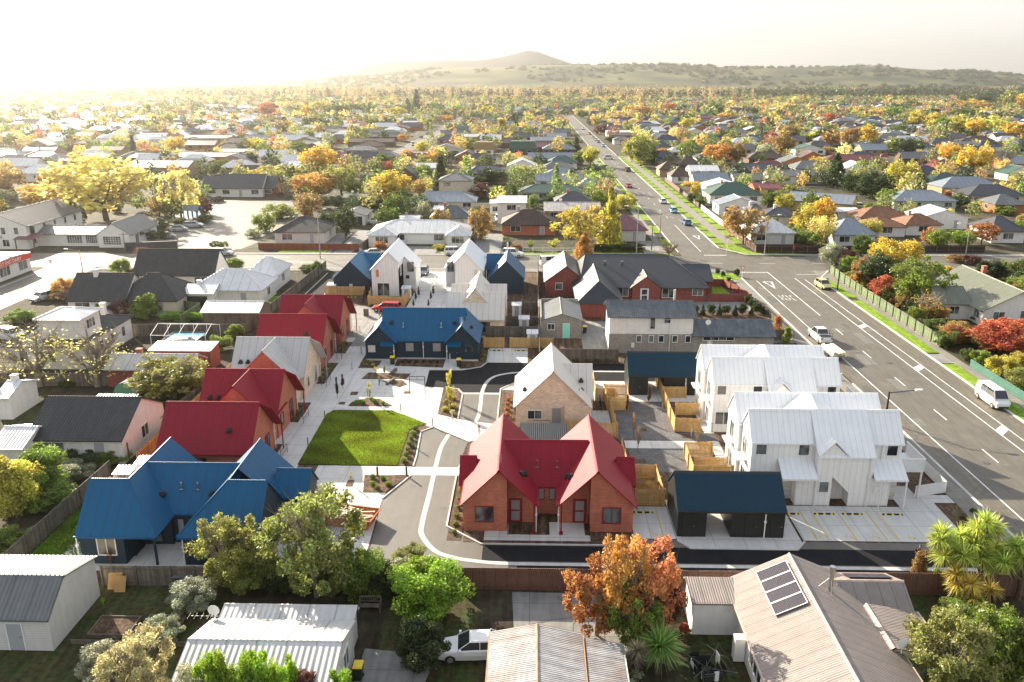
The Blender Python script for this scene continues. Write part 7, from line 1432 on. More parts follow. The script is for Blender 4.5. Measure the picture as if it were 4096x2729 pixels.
# ------------------------------------------------------------------ trees and shrubs surveyed from the photograph
TT = """
B1 1560 930 440 400 airy o tree|dense olive evergreen tree in front of the right half of the large blue duplex
B1 1310 1125 880 260 dense s shrub|grey-green bush at the end of the grey paling fence
B1 60 470 40 420 round y tree|leafy yellow-green shrub mass at the left edge
B1 250 380 -40 420 dense m tree|yellow-green shrub with upright stems beside the dark lawn
B1 490 250 75 260 dense s shrub|silver-flowered shrub behind the long weathered fence
B1 350 455 225 320 dense m shrub|broad light green shrub leaning on the weathered fence
B1 85 740 540 240 dense m shrub|low pale green shrub in the corner by the weathered fence
B1 620 110 -70 270 dense G shrub|dark shrub with green leaves behind the garden sheds
B1 1110 1350 1135 220 dense s shrub|silvery bush left of the bright iron roof
B1 960 1700 1215 420 airy n tree|blond and rust tinted shrub at the bottom left
B1 740 1640 1330 330 dense s shrub|pale flowering shrub at the bottom edge
B1 900 1680 1430 240 dense p shrub|red-brown shrub at the bottom edge
B1 1350 1950 1450 300 dense s shrub|silver bush in front of the iron roof, bottom edge
B1 1510 1950 1370 270 dense l shrub|bright lime shrub in front of the iron roof, left one
B1 1740 1930 1365 270 dense l shrub|bright lime shrub in front of the iron roof, middle one
B1 1960 1950 1370 220 dense l shrub|bright lime shrub in front of the iron roof, right one
B2 380 1930 1480 190 dense p shrub|small russet shrub in front of the iron roof
B2 600 1930 1490 240 dense l shrub|lime shrub below the corner of the iron roof
B2 450 990 240 590 airy o tree|tall loose olive tree in front of the timber skip
B2 90 960 690 280 dense o shrub|hedge bush left of the tall olive tree trunk
B2 250 970 780 240 dense G shrub|dark hedge bush behind the trunk of the tall olive tree
B2 640 980 760 260 dense o shrub|hedge bush right of the olive tree trunk
B2 770 970 680 300 round m shrub|glossy mid green bush beside the lane corner
B2 900 1000 760 260 dense G shrub|dark glossy bush behind the garden bench
B2 1060 930 740 190 dense s shrub|silvery bush against the brown fence end
B2 1200 1215 745 520 dense l tree|vivid lime green round tree in the centre foreground
B2 1080 820 640 200 dense o shrub|olive bush at the left end of the brown metal fence
B2 560 960 800 240 dense m shrub|leafy hedge bush between the olive tree and the lane
B2 330 985 800 260 dense g shrub|green hedge bush under the tall olive tree
B1 1700 990 760 240 dense o shrub|olive hedge bush behind the satellite dish
B2 1160 1540 1145 320 dense G tree|dark shrub tree dotted with white flowers beside the white sedan
B3 650 1250 730 400 airy k tree|left crown of the orange maple at the brown fence
B3 980 1250 600 420 airy c tree|right crown of the big red and orange maple at the brown fence
B3 830 1300 560 360 airy O tree|central golden orange crown of the maple at the brown fence
B3 880 1340 860 360 airy m tree|yellow-green lower growth under the maple
B3 1100 1200 880 260 round p tree|dark red side of the maple by the mauve roof
B3 870 1650 1500 260 wisp s shrub|pale straggly shrub below the spiky palm-like plant
B3 1245 1255 1195 70 ball r shrub|small pink flowering shrub against the white wall
B4 1130 890 690 115 column b tree|slender yellow-brown sapling at the fence in front of the person
B4 1295 980 795 120 dense m shrub|small light green bush left of the cabbage trees
B4 1300 1680 1110 520 airy o tree|feathery olive-green shrub in the bottom right
B4 1690 1640 1030 460 round m tree|bright green leafy bush in the bottom right corner
B4 1440 1200 1010 300 dense m shrub|leafy bush under the cabbage trees
B4 1760 960 800 220 dense g shrub|green bush behind the right cabbage tree
M1 270 1090 660 520 bare w tree|bare spreading tree with a few yellow leaves at the left
M1 660 1090 690 500 bare w tree|second bare tree with yellow leaves, right of the first
M1 1180 1170 860 460 airy o tree|olive leafed orchard tree beside the terrace fence
M1 1130 1160 900 360 airy o tree|loose olive foliage tree overlapping the patched iron shed
M1 1500 865 740 160 ball m shrub|lower of two round clipped bushes behind the terrace
M1 1592 785 668 125 ball m shrub|upper of two round clipped bushes behind the terrace
M1 850 630 480 170 dense p shrub|dark red bush beside the black roofed house
M1 712 620 485 140 dense m shrub|pale green bush beside the black roofed house
M1 990 630 460 180 round m shrub|yellow-green bush left of the white wall
M1 440 480 350 160 round O shrub|orange tinted bush by the street lamp
M1 400 520 440 130 dense b shrub|brown shrubs beside the silver car
M1 820 340 212 125 dense m tree|rounded green tree at the corner of the cross street
M1 930 335 290 140 dense b shrub|rusty bush beside the long black tiled roof
M1 650 395 325 120 dense y shrub|yellow-green spiky bush by the cross street
M1 960 215 145 120 bare r tree|bare pinkish tree near the kerb
M1 530 1480 1335 170 dense m shrub|small green shrub in front of the mossy black roof
M1 660 1570 1430 180 dense m shrub|leafy shrub beside the pink wall
M1 870 1555 1440 60 column p tree|small dark red column shrub at the pink wall
M1 1150 395 320 95 round s shrub|grey olive shrub in front of the long black tiled house
M1 1212 402 325 60 column G shrub|dark ivy column in front of the long black tiled house
M1 1590 325 212 110 dense m shrub|round green bush by the cross street fence
M1 150 650 560 180 round m shrub|green bush above the villa on the left
M1 60 1100 940 220 bare y tree|twiggy yellow-green bush at the left edge
M1 200 1090 1000 140 dense g shrub|low shrubs along the backyard wall
M1 460 1100 1050 110 dense g shrub|low shrubs between the bare trees
M1 760 1640 1510 200 dense m shrub|low leafy bush below the pink wall
M1 300 1640 1490 330 dense y shrub|yellow-green bush below the mossy black roof
M2 455 330 235 70 dense g tree|green bushes beside the concrete street lamp
M2 390 320 265 100 dense g shrub|climbing shrubs over the old fence by the black lane
T1 720 1320 850 640 round w tree|huge pale yellow willow glowing beside the hotel
T1 270 1230 1070 260 round Y tree|orange tree left of the huge willow
T1 1225 1300 960 250 airy w tree|tall yellow-green tree right of the huge willow
T1 1180 1310 1140 130 dense g tree|green tree below the tall yellow-green tree
T1 1370 1290 1160 130 dense p tree|dark red tree by the blue playhouse
T1 1080 1300 1140 150 dense b tree|brown bush tree right of the willow
T1 400 1120 980 220 round O tree|pale orange tree behind the hotel in glare
T1 60 1160 940 220 round b tree|brown tree at the left edge in glare
T1 30 1210 1100 140 dense s tree|grey tree at the left edge above the hotel
T1 1390 970 900 80 dense s tree|silvery tree left of the motel
T1 1450 1010 925 100 dense g tree|rounded tree behind the motel
T1 1520 990 900 110 dense g tree|dark round tree behind the motel
T1 1580 1000 950 110 dense s shrub|silver bush behind the motel roof
T1 1705 950 850 90 ball G tree|round dark tree near the pale street
T1 1610 1110 1065 90 round y tree|small tree in front of the motel
T1 905 880 740 40 column G tree|tall dark cypress leaning in the haze
T1 1140 690 590 90 round y tree|yellow tree behind the hazy roofs
T1 1010 625 540 40 column G tree|cypress far left in the haze
T1 1190 870 740 110 round Y tree|yellow tree above the dark flat roofs
T1 1220 900 850 100 dense l tree|lime bush in front of the hazy houses
T1 1010 900 830 170 round O tree|orange-pink tree in the haze
T1 1370 880 835 130 bare r tree|red-orange tree in front of the dark roof
T1 1730 860 750 150 round y tree|yellow tree near the white banded house
T1 490 860 800 150 dense p tree|dark red tree in the glare
T1 730 870 780 110 dense l tree|lime bush in the glare
T1 470 900 860 110 round O tree|orange bush in the glare
T1 430 1460 1370 200 dense o shrub|shrubs in front of the hotel windows
T1 1080 1400 1310 130 dense g shrub|bushes at the restaurant end
T1 1200 1350 1300 100 dense g shrub|bushes by the playhouse path
T1 1380 1340 1270 110 dense g shrub|bushes right of the playhouse
T1 1580 1120 1060 70 dense g shrub|shrubs along the motel wall
T2 215 1320 1200 250 dense o tree|olive tree at the corner of the car park
T2 105 1410 1260 150 dense m tree|green tree behind the pampas grass
T2 30 1440 1370 110 dense s shrub|pampas grass clump with white plumes
T2 450 1165 975 290 round O tree|large tree turning orange behind the dark hedge
T2 440 1170 1060 190 round l tree|bright yellow-green lower tree beside the orange one
T2 620 1150 945 260 round o tree|dark olive tree above the dark hedge
T2 710 1150 1030 150 dense m tree|green tree at the right of the hedge
T2 460 1030 810 250 round Y tree|large amber tree in the left middle distance
T2 190 1060 925 360 spread y tree|broad yellow canopy by the pale street
T2 330 1130 1000 160 dense o tree|olive tree behind the motel wing
T2 240 1170 1050 130 bare b tree|bare greyish tree by the motel
T2 945 1215 975 270 round Y tree|brilliant golden tree in the middle distance
T2 900 1190 1060 150 round Y tree|lower left crown beside the brilliant golden tree
T2 1040 1225 1085 120 dense m tree|green tree in front of the brilliant golden tree
T2 1145 1170 1030 110 round b tree|copper tree right of the brilliant golden tree
T2 1185 1060 930 120 dense m tree|green tree above the copper tree
T2 1290 1130 880 90 column G tree|tall dark cypress behind the two storey cream house
T2 1250 950 855 175 round Y tree|golden tree in front of the tan mansard
T2 920 990 912 80 dense r tree|round crimson tree beside the far side road
T2 1555 1180 1065 140 dense p tree|wine-brown tree beside the two storey cream house
T2 1620 1080 955 230 dense G tree|wide dark green tree in the middle distance
T2 1665 1200 1080 90 dense m tree|light green tree left of the modern house
T2 1760 1130 1080 110 dense m tree|bright green tree above the modern house
T2 1560 1460 1215 150 dense b tree|olive and rust tree beside the power pole
T2 1520 1330 1220 130 dense g tree|green tree behind the olive and rust tree
T2 1170 1325 1180 110 dense s tree|silver-green tree behind the long white duplex
T2 975 1325 1250 90 dense g tree|green bush behind the long white duplex
T2 1240 1325 1285 90 dense g shrub|small green tree behind the long white duplex
T2 1160 880 780 90 round y tree|yellow-green street tree on the far side road
T2 1700 730 630 85 column Y tree|golden column tree left of the long street
T2 1740 770 720 100 round Y tree|low golden tree below the golden column
T2 1475 860 755 90 round o tree|olive tree beside the tan mansard
T2 1360 905 850 80 dense G tree|dark round tree in front of the beige gable
T2 1060 915 840 100 round O tree|orange tree beside the far side road
T2 1065 915 860 50 column G tree|dark green column among orange leaves
T2 895 960 850 100 dense g tree|green garden tree by the far side road
T2 1035 790 730 70 dense O tree|orange hedge tree on the far side road
T2 330 880 780 100 round m tree|green tree beside the orange walled house
T2 130 625 515 130 round r tree|coral red tree in the hazy distance
T2 160 620 550 70 round y tree|yellow tree in front of the coral red tree
T2 390 640 540 90 round Y tree|pale orange tree in the hazy distance
T2 305 620 530 85 dense g tree|round green tree in the hazy distance
T2 470 600 505 80 dense y tree|tall yellow-green tree in the distance
T2 575 615 525 165 ball g tree|very wide round green tree in the distance
T2 710 605 525 105 dense g tree|large green tree beside the pale field
T2 610 680 618 100 round b tree|rusty tree in the left distance
T2 430 705 615 140 dense G tree|dark spreading tree in the left distance
T2 235 705 620 110 cone G tree|dark pyramid tree in the left distance
T2 530 700 645 80 dense G tree|dark rounded tree left distance
T2 750 740 680 70 round y tree|yellow round tree beside the dark roofs
T2 700 760 695 120 bare b tree|bare brown tree beside the dark roofs
T2 840 690 620 100 dense g tree|tall green tree in the centre left
T2 780 690 640 80 dense g tree|green tree in the centre left
T2 1000 625 550 120 round y tree|pale gold tree by the two conifers
T2 1128 585 438 75 cone G tree|tall dark conifer on the skyline of the suburb
T2 1065 585 495 65 cone G tree|shorter dark conifer beside the tall one
T2 1253 590 515 70 dense m tree|green round tree right of the conifers
T2 1385 595 528 80 round l tree|lime tree at the top of the side road
T2 1330 650 600 90 dense O tree|orange trees by the top of the side road
T2 1600 620 530 90 round y tree|yellow-green tree between the two streets
T2 1500 620 570 80 round O tree|orange tree between the two streets
T2 1780 680 600 35 column G tree|left of two slim green cypresses
T2 1805 680 610 22 column G tree|right of two slim green cypresses
T2 900 790 725 20 column G tree|slim cypress on the brown roof
T2 840 1480 1450 100 ball k shrub|rosy round bush in front of the long white duplex
T2 1290 1520 1480 100 dense y shrub|yellow flax clumps by the driveway
T2 880 1540 1450 90 ball k shrub|large rosy bush behind the left tall white house
T3 530 1500 1195 340 airy y tree|large birch turning yellow-green beside the maroon roofed cottage
T3 570 1580 1385 130 cone O tree|orange pyramid tree in front of the birch
T3 950 955 722 210 round o tree|big yellow-green street tree by the playground
T3 890 930 760 110 round y tree|left trunk of the big street tree group
T3 1025 940 790 90 dense g tree|darker tree right of the big street tree
T3 1260 905 770 120 dense m tree|green tree right of the playground
T3 1470 945 790 180 round O tree|orange and brown tree in the right middle distance
T3 1590 950 785 120 round b tree|brown tree beside the orange one
T3 1090 900 830 110 round O tree|orange tree behind the slide
T3 610 955 805 110 round y tree|yellow-green tree on the left of the long street
T3 530 945 850 90 dense m tree|green tree left of the yellow-green street tree
T3 518 860 752 50 column G tree|dark column tree left of the long street
T3 440 860 770 90 dense m tree|green tree behind the dark column tree
T3 1300 1110 1045 160 spread Y tree|golden tree right of the long street
T3 1355 1225 1145 90 dense g tree|green shrub tree behind the low white fence
T3 1300 1200 1130 80 dense G tree|green hedge tree behind the low white fence
T3 850 1255 1125 140 dense y tree|green and gold street tree on the left of the long street
T3 680 1245 1105 120 dense m tree|green tree beside the smoking chimney cottage
T3 1640 1480 1185 280 airy b tree|olive-gold tree behind the brown fence at the junction
T3 1750 1300 1200 120 bare b tree|bare coppery tree behind the junction
T3 150 1025 940 95 dense y tree|yellow-green tree beside the pale gable
T3 222 1045 970 75 ball G tree|dark round bush tree left of the long street
T3 490 1080 970 90 dense G tree|dark loose tree beside the smoking cottage
T3 640 1015 938 140 dense G tree|dark round hedge tree on the left verge
T3 330 1225 1145 130 dense G tree|dark spiky shrub behind the brown tiled house
T3 420 700 610 80 round k tree|rust tree on the left of the long street
T3 352 700 622 65 dense g tree|green tree on the left of the long street
T3 950 630 543 150 round O tree|big bright orange tree in the far suburb
T3 870 610 540 90 round Y tree|golden tree left of the big bright orange one
T3 1450 635 522 110 dense g tree|tall rounded green tree in the far right suburb
T3 1510 655 580 85 round O tree|orange tree beside the tall rounded green tree
T3 1265 705 608 110 round y tree|yellow-green tree pair in the right suburb
T3 750 790 745 90 ball G tree|round dark hedge by the street houses
T3 560 630 570 70 dense g tree|green street tree at the top right of the long street
T3 620 680 610 70 dense G tree|dark street tree on the right of the long street
T3 680 740 670 90 dense p tree|brown-green street trees in front of the white strip roof
T3 700 690 640 60 dense G tree|rounded dark tree beside the white strip roof
T3 620 480 430 30 cone G tree|far small conifer beyond the streets
T3 1140 600 520 80 round r tree|red-orange tree in the far suburb
T3 1215 600 565 60 dense r tree|crimson tree in the far suburb
T3 1530 780 700 90 dense g tree|green tree beside the blue-grey gables
T3 1440 780 720 90 dense m tree|olive tree beside the blue-grey gables
T3 1690 850 790 80 dense g tree|dark green garden tree at right
T3 1790 900 790 110 dense s tree|silver-green tree at right
T3 1400 990 910 90 dense g tree|green tree behind the tall white weatherboard house
T3 1460 1110 1060 80 dense m tree|light green conifer beside the gabled shed
T3 110 1530 1480 80 ball k shrub|small rust ball bush in front of the brown tiled house
T3 60 1500 1430 110 wisp o shrub|grey-green spiky flax in front of the brick house
T3 205 1520 1450 80 wisp m shrub|bright green flax clump by the white rail fence
T3 360 1520 1445 110 wisp y shrub|yellow-green flax clump by the white rail fence
M3 1140 225 100 150 bare r tree|bare red tree behind the long dark roof
M3 1600 352 292 40 ball G shrub|clipped bush on the brick garden wall
M3 910 525 490 60 dense y shrub|small shrub beside the chimney
M4 870 460 165 260 dense G tree|large dark evergreen on the right roadside
M4 980 330 75 310 round Y tree|large amber-orange tree behind the roadside evergreens
M4 1130 560 200 320 airy m tree|tall light green tree on the right roadside
M4 1250 420 260 160 round m tree|green shoulder of the tall roadside tree
M4 885 515 335 170 round r tree|scarlet maple behind the green fence
M4 1060 575 370 150 dense o tree|olive conifer-like tree behind the green fence
M4 1190 650 440 190 bare Y tree|thin tree with yellow leaves behind the green fence
M4 1250 640 520 160 round b tree|russet bush behind the green fence
M4 550 280 108 150 dense s tree|grey-green tree at the corner of the right roadside
M4 650 300 150 120 dense p tree|dark purple shrub beside the grey-green tree
M4 665 340 195 110 dense m tree|green shrub behind the street lamp
M4 750 220 50 130 dense g tree|green tree below the pale blue pyramid roof
M4 740 400 200 110 dense b tree|brown bush between evergreens
M4 1260 170 20 150 round m tree|feathery green tree right of the rust tiles
M4 1420 160 20 160 round m tree|rounded green tree behind the street lamp
M4 1500 280 195 110 dense p tree|red-brown shrub by the side road
M4 1390 260 195 120 dense b tree|brown shrub by the side road
M4 1310 330 270 120 dense Y tree|orange shrub above the olive roof
M4 1560 130 -20 180 round k tree|copper tree at the right by the side road
M4 1680 860 640 380 round r tree|big scarlet tree at the right edge
M4 1790 800 630 220 round r tree|right crown of the big scarlet tree
M4 1550 965 830 130 dense m tree|green shrub below the big scarlet tree
M4 1690 1050 860 190 dense y tree|yellow-green shrub behind the teal fence
M4 1790 1120 950 150 dense o tree|olive shrub behind the teal fence
M4 1390 770 650 230 round b tree|golden-brown shrub above the hedge
M4 1250 730 650 110 dense m shrub|light green shrub at the fence end
M4 1460 930 830 70 hedge g shrub|small clipped hedge at the gateway
M4 1730 350 235 120 round m tree|green tree by the side road at right
M4 1820 400 320 120 dense b tree|brown shrub at the right edge
M4 1810 330 230 100 dense g tree|dark green tree at the right edge
M4 1410 620 555 70 ball p shrub|dark ball shrub in front of the olive roofed house
M4 1520 660 600 70 ball p shrub|dark red ball shrub in front of the olive roofed house
M4 1640 700 620 120 dense g shrub|shrubs by the olive roofed house porch
M4 180 760 615 70 column k shrub|rusty column shrub at the low tiled wing
M4 250 800 690 60 column m shrub|green column shrub beside the low dark fence
T4 1125 700 570 125 round y tree|golden avenue tree, first from the left
T4 1235 715 585 125 round y tree|golden avenue tree, second from the left
T4 1310 725 600 110 round m tree|greenish avenue tree, third from the left
T4 1410 740 600 130 round y tree|golden avenue tree, fourth from the left
T4 1515 750 610 125 round Y tree|golden avenue tree, fifth from the left
T4 1635 755 592 145 round y tree|tall golden avenue tree, sixth from the left
T4 1775 785 630 150 round Y tree|golden-brown avenue tree at the right end
T4 780 835 665 130 round Y tree|glowing amber tree in the right suburb
T4 670 840 660 130 round b tree|tan bare-crowned tree beside the amber one
T4 550 820 690 130 round b tree|brown airy tree in the right suburb
T4 430 790 700 120 round y tree|yellow tree in the right suburb
T4 260 780 650 150 round b tree|tan leafy tree in the right suburb
T4 210 900 710 150 round b tree|tall dusty olive tree beside the navy roof
T4 1050 885 750 190 dense G tree|broad dark green tree in the right suburb
T4 960 860 740 120 dense o tree|olive tree left of the broad dark one
T4 1500 1010 790 200 round Y tree|tall bright golden tree at right
T4 1330 935 780 150 round Y tree|gold-brown tree left of the tall golden one
T4 1690 985 810 160 bare b tree|airy tan tree right of the tall golden one
T4 1015 1100 900 220 willow y tree|yellow-green weeping willow right of the large dark evergreens
T4 830 1180 975 240 dense G tree|very large dark evergreen in the right suburb
T4 680 1130 985 140 dense G tree|dark evergreen beside the largest one
T4 570 1090 860 150 cone G tree|tall ragged dark conifer in the right suburb
T4 920 1235 1093 130 ball m tree|round green tree right of the big evergreen
T4 420 1325 1110 200 dense g tree|ivy covered green tree above the cottage
T4 140 1240 1120 130 dense g tree|green round tree left of the pale yellow house
T4 240 1260 1130 130 round y tree|thin yellow-green tree left of the pale yellow house
T4 1190 825 770 100 dense k tree|deep red tree in the right suburb
T4 1060 895 855 110 bare O tree|low orange shrub on the side street
T4 1280 970 900 130 dense p tree|red-brown round tree in front of the gold tree
T4 1150 1110 1000 80 dense G tree|pair of dark cabbage palms
T4 1240 1120 1050 120 dense o tree|dry palm cluster by the blue-grey roof
T4 450 960 880 100 round Y tree|amber tree beside the wine-red roof
T4 95 910 800 110 dense s tree|silver-grey tree behind the black roof
T4 520 870 815 120 dense b tree|olive-brown tree right of the green gable
T4 640 850 790 130 dense G tree|dark hedge trees in the right suburb
T4 1160 950 880 60 bare O tree|small orange tree by the grey car
T4 810 1300 1190 120 dense m tree|light shrub tree beside the rust tiled house
T4 620 1290 1225 50 cone m tree|small pointed conifer by the flat carport
T4 690 1290 1215 140 dense g tree|green bushes beside the flat carport
T4 1360 1180 1105 100 dense O tree|orange-green shrub beside the mint house
T4 1720 1290 1220 130 dense m tree|bright green bush at the right
T4 1690 1440 1390 130 dense g shrub|green shrub by the white house at right
T4 1150 1300 1255 70 dense g shrub|climber beside the white gable house
T4 210 560 525 100 round l tree|lime tree far right
T4 290 600 530 90 dense g tree|dark tree far right
T4 530 660 590 80 round r tree|coral tree in the right distance
T4 720 620 570 120 round O tree|pale orange tree in the right distance
T4 850 640 550 100 round O tree|orange tree in the right distance
T4 960 640 535 110 round m tree|light green tree in the right distance
T4 1080 570 505 130 dense g tree|wide green tree in the right distance
T4 1740 560 420 130 dense o tree|large tree group at the far right skyline
T4 1830 570 450 90 round Y tree|gold tree at the far right skyline
T4 1480 570 490 160 round Y tree|yellow tree group in the right distance
T4 1570 600 520 130 dense b tree|brown tree group in the right distance
T4 1220 620 560 130 dense G tree|dark tree group in the right distance
T4 1440 640 560 170 dense g tree|green tree group in the right distance
T4 1080 480 418 45 cone y tree|yellow poplar on the far skyline
"""
n_t = 0
for l in TT.strip().split('\n'):
    d, lab = l.split('|'); c, x, yb, yt, w, kind, ck, cat = d.split(); x, yb, yt, w = map(float, (x, yb, yt, w))
    X, Y = G(c, x, yb); r = w*mpp(Y)*(.66 if cat != 'tree' and Y < 70 else .6)
    # the visible outline's foot lies in front of the trunk by about the crown radius when the crown reaches the ground
    if kind in ('dense', 'ball', 'hedge', 'cone', 'willow') and Y < 300: Y += r*.6; X *= Y/(Y-r*.6)
    _, Z = ZY(c, x, yt, Y)
    r *= 1.0 if kind not in ('column',) else 1.5
    if kind == 'ball': r *= 1.05
    if kind == 'cone': r *= 1.15
    plant(X, Y, max(Z*.97, .8), r, kind, ck, lab, 'tree' if cat == 'tree' else 'shrub'); n_t += 1
# clipped topiaries behind the brick house forecourt
for x, yb, yt, w, k in ((1428, 612, 528, 72, 'ball'), (1527, 610, 535, 66, 'ball'), (1637, 612, 528, 80, 'ball'), (1740, 603, 520, 72, 'ball'), (1705, 560, 500, 66, 'ball'), (1680, 540, 470, 66, 'ball'), (1322, 600, 532, 52, 'ball'), (1371, 612, 535, 38, 'cone'), (1482, 612, 535, 36, 'cone'), (1588, 612, 540, 38, 'cone'), (1698, 612, 545, 36, 'cone'), (1780, 600, 545, 34, 'cone'), (1300, 300, 265, 30, 'ball'), (1470, 335, 290, 36, 'ball'), (1505, 355, 310, 36, 'ball'), (1545, 385, 350, 36, 'ball')):
    X, Y = G('M3', x, yb); r = w*mpp(Y)*.5; _, Z = ZY('M3', x, yt, Y+r*.5)
    plant(X, Y+r*.5, Z, r*(1.1 if k == 'ball' else 1.3), k, 'G', ('round clipped topiary ball' if k == 'ball' else 'small pointed topiary cone')+' in the row beside the corner brick house', 'shrub', group='clipped topiaries by the corner house', lod=1)
# long clipped hedges
for c, x0, x1, y, dep, hh, ck, l in (('T2', 385, 890, 1245, 4, 3.6, 'G', 'tall dark clipped hedge behind the white garage'), ('M3', 640, 975, 180, 1.6, 1.5, 'G', 'low dark hedge in front of the maroon roofed cottage'), ('M1', 1100, 1388, 660, 2, 1.5, 'l', 'bright green hedge in the backyard by the green fence'), ('M1', 850, 1110, 112, 1.3, 2.6, 'G', 'clipped hedge behind the restaurant wall'), ('M4', 1290, 1415, 850, 2.4, 2.4, 'g', 'square clipped hedge at the end of the green fence'), ('T4', 970, 1500, 1235, 4, 3, 'G', 'dark long hedge in front of the mint house'), ('M1', 1420, 1520, 165, 2, 1.6, 'g', 'small hedge at the car park entry'), ('T3', 620, 700, 1000, 3, 3.2, 'G', 'dark hedge block left of the long street')):
    X0, Y0 = G(c, x0, y); X1, _ = G(c, x1, y); n = max(1, round((X1-X0)/6)); e = empty('hedge', ((X0+X1)/2, Y0, 0), 0, l, 'hedge')
    for k in range(n):
        o = bpy.data.objects.new('foliage', proto('hedge', 1 if Y0 < 250 else 2, k % 3)); COL.objects.link(o); o.parent = e; w = (X1-X0)/n
        o.location = (-(X1-X0)/2+w*(k+.5), dep/2, 0); o.scale = (w*.58, dep*.55, hh/1.95); o.color = (*FC[ck], 1)
X, Y = G('T4', 370, 1480); e = empty('hedge', (X, Y, 0), R(25), 'long tall clipped hedge running back beside the cottage', 'hedge')
for k in range(4): o = bpy.data.objects.new('foliage', proto('hedge', 1, k % 3)); COL.objects.link(o); o.parent = e; o.location = (0, -2+k*4.5, 0); o.scale = (1.6, 2.6, 1.7); o.color = (*FC['m'], 1)
# cabbage trees: rosettes of long blades on bare forking trunks
def rosette_mesh(n=190):
    d = rng.normal(size=(n, 3)); d[:, 2] = np.abs(d[:, 2])*.9-.45; d /= np.linalg.norm(d, axis=1)[:, None]
    V = []; Fc = []; T = []
    for i in range(n):
        a = d[i]; L = .75+.3*rng.random(); s = np.cross(a, [0, 0, 1]); s = s/(np.linalg.norm(s)+1e-6)*.035
        p1 = a*L*.5; p2 = a*L+np.array([0, 0, -.22*L*(1-a[2])]); b = len(V)
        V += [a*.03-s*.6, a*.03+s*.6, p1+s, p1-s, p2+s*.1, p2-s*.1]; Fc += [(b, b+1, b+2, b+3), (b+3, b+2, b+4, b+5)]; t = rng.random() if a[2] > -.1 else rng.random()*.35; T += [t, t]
    return mk_mesh('rosette', np.array(V), np.array(Fc), np.array(T), M['foliage'])
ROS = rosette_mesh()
def cabbage(bx, by, heads, label, r=1.0, col=(.50, .56, .09)):
    e = empty('cabbage_tree', (bx, by, 0), 0, label, 'tree'); mb = MB(); cz = sum(h[2] for h in heads)/len(heads)
    fork = Vector((bx, by, min(1.6, cz*.45))); mb.tube((bx, by, 0), fork, .2, .16, 7)
    for hx, hy, hz2 in heads:
        p = Vector((hx, hy, hz2)); mid = fork.lerp(p, .5)+Vector((0, 0, -.25)); mb.tube(fork, mid, .12, .09, 5); mb.tube(mid, p, .09, .07, 5)
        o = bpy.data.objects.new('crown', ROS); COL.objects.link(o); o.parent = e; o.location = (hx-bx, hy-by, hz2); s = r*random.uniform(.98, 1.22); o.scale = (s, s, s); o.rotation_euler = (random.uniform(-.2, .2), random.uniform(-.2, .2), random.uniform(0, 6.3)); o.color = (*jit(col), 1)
    mb.build('trunk', M['bark_wood'], e)
def hd(pts, Y): return [(*((lambda q: (q[0], Y+dy, q[1]))(ZY('B4', x, y, Y+dy))),) for x, y, dy in pts]
cabbage(G('B4', 1380, 960)[0], 51, hd([(1290, 605, .4), (1420, 575, .9), (1310, 715, -.2), (1440, 715, -.6), (1300, 560, .8), (1395, 660, .2)], 50.8), 'left cabbage tree of the group with spiky golden heads', 1.0)
cabbage(G('B4', 1570, 1000)[0], 51.3, hd([(1595, 490, .6), (1570, 590, .2), (1560, 720, -.4), (1660, 670, .3), (1640, 770, -.6), (1640, 520, .9), (1540, 530, .7), (1510, 640, 0)], 51), 'tallest cabbage tree in the middle of the group', 1.05)
cabbage(G('B4', 1820, 1020)[0], 50.3, hd([(1790, 650, .4), (1840, 720, -.2), (1720, 760, -.3), (1860, 640, .5), (1760, 700, .8)], 50), 'right cabbage tree at the edge of the picture', 1.05)
cabbage(G('B4', 1520, 1060)[0], 49.2, hd([(1500, 905, 0), (1410, 915, .3), (1620, 945, .1), (1510, 1005, -.5), (1390, 840, .6)], 49), 'low young cabbage tree with drooping golden leaves', .95, (.62, .48, .09))
X, Y = G('B3', 1060, 1510); cabbage(X, Y, [(X, Y, 1.9), (X+.1, Y, 2.1)], 'single green cabbage tree below the maple', 1.35, (.24, .38, .08)); X, Y = G('B3', 915, 1560); cabbage(X, Y, [(X, Y, 2.2), (X-.2, Y, 1.6)], 'dry grey yucca beside the rusty roof', .8, (.3, .24, .16))
X, Y = G('B4', 900, 1680); cabbage(X, Y, [(X-.7, Y, 1.3), (X, Y+.2, 1.7), (X+.7, Y, 1.2)], 'spiky green cabbage tree at the bottom edge by the mauve roof', 1.0, (.34, .52, .08))
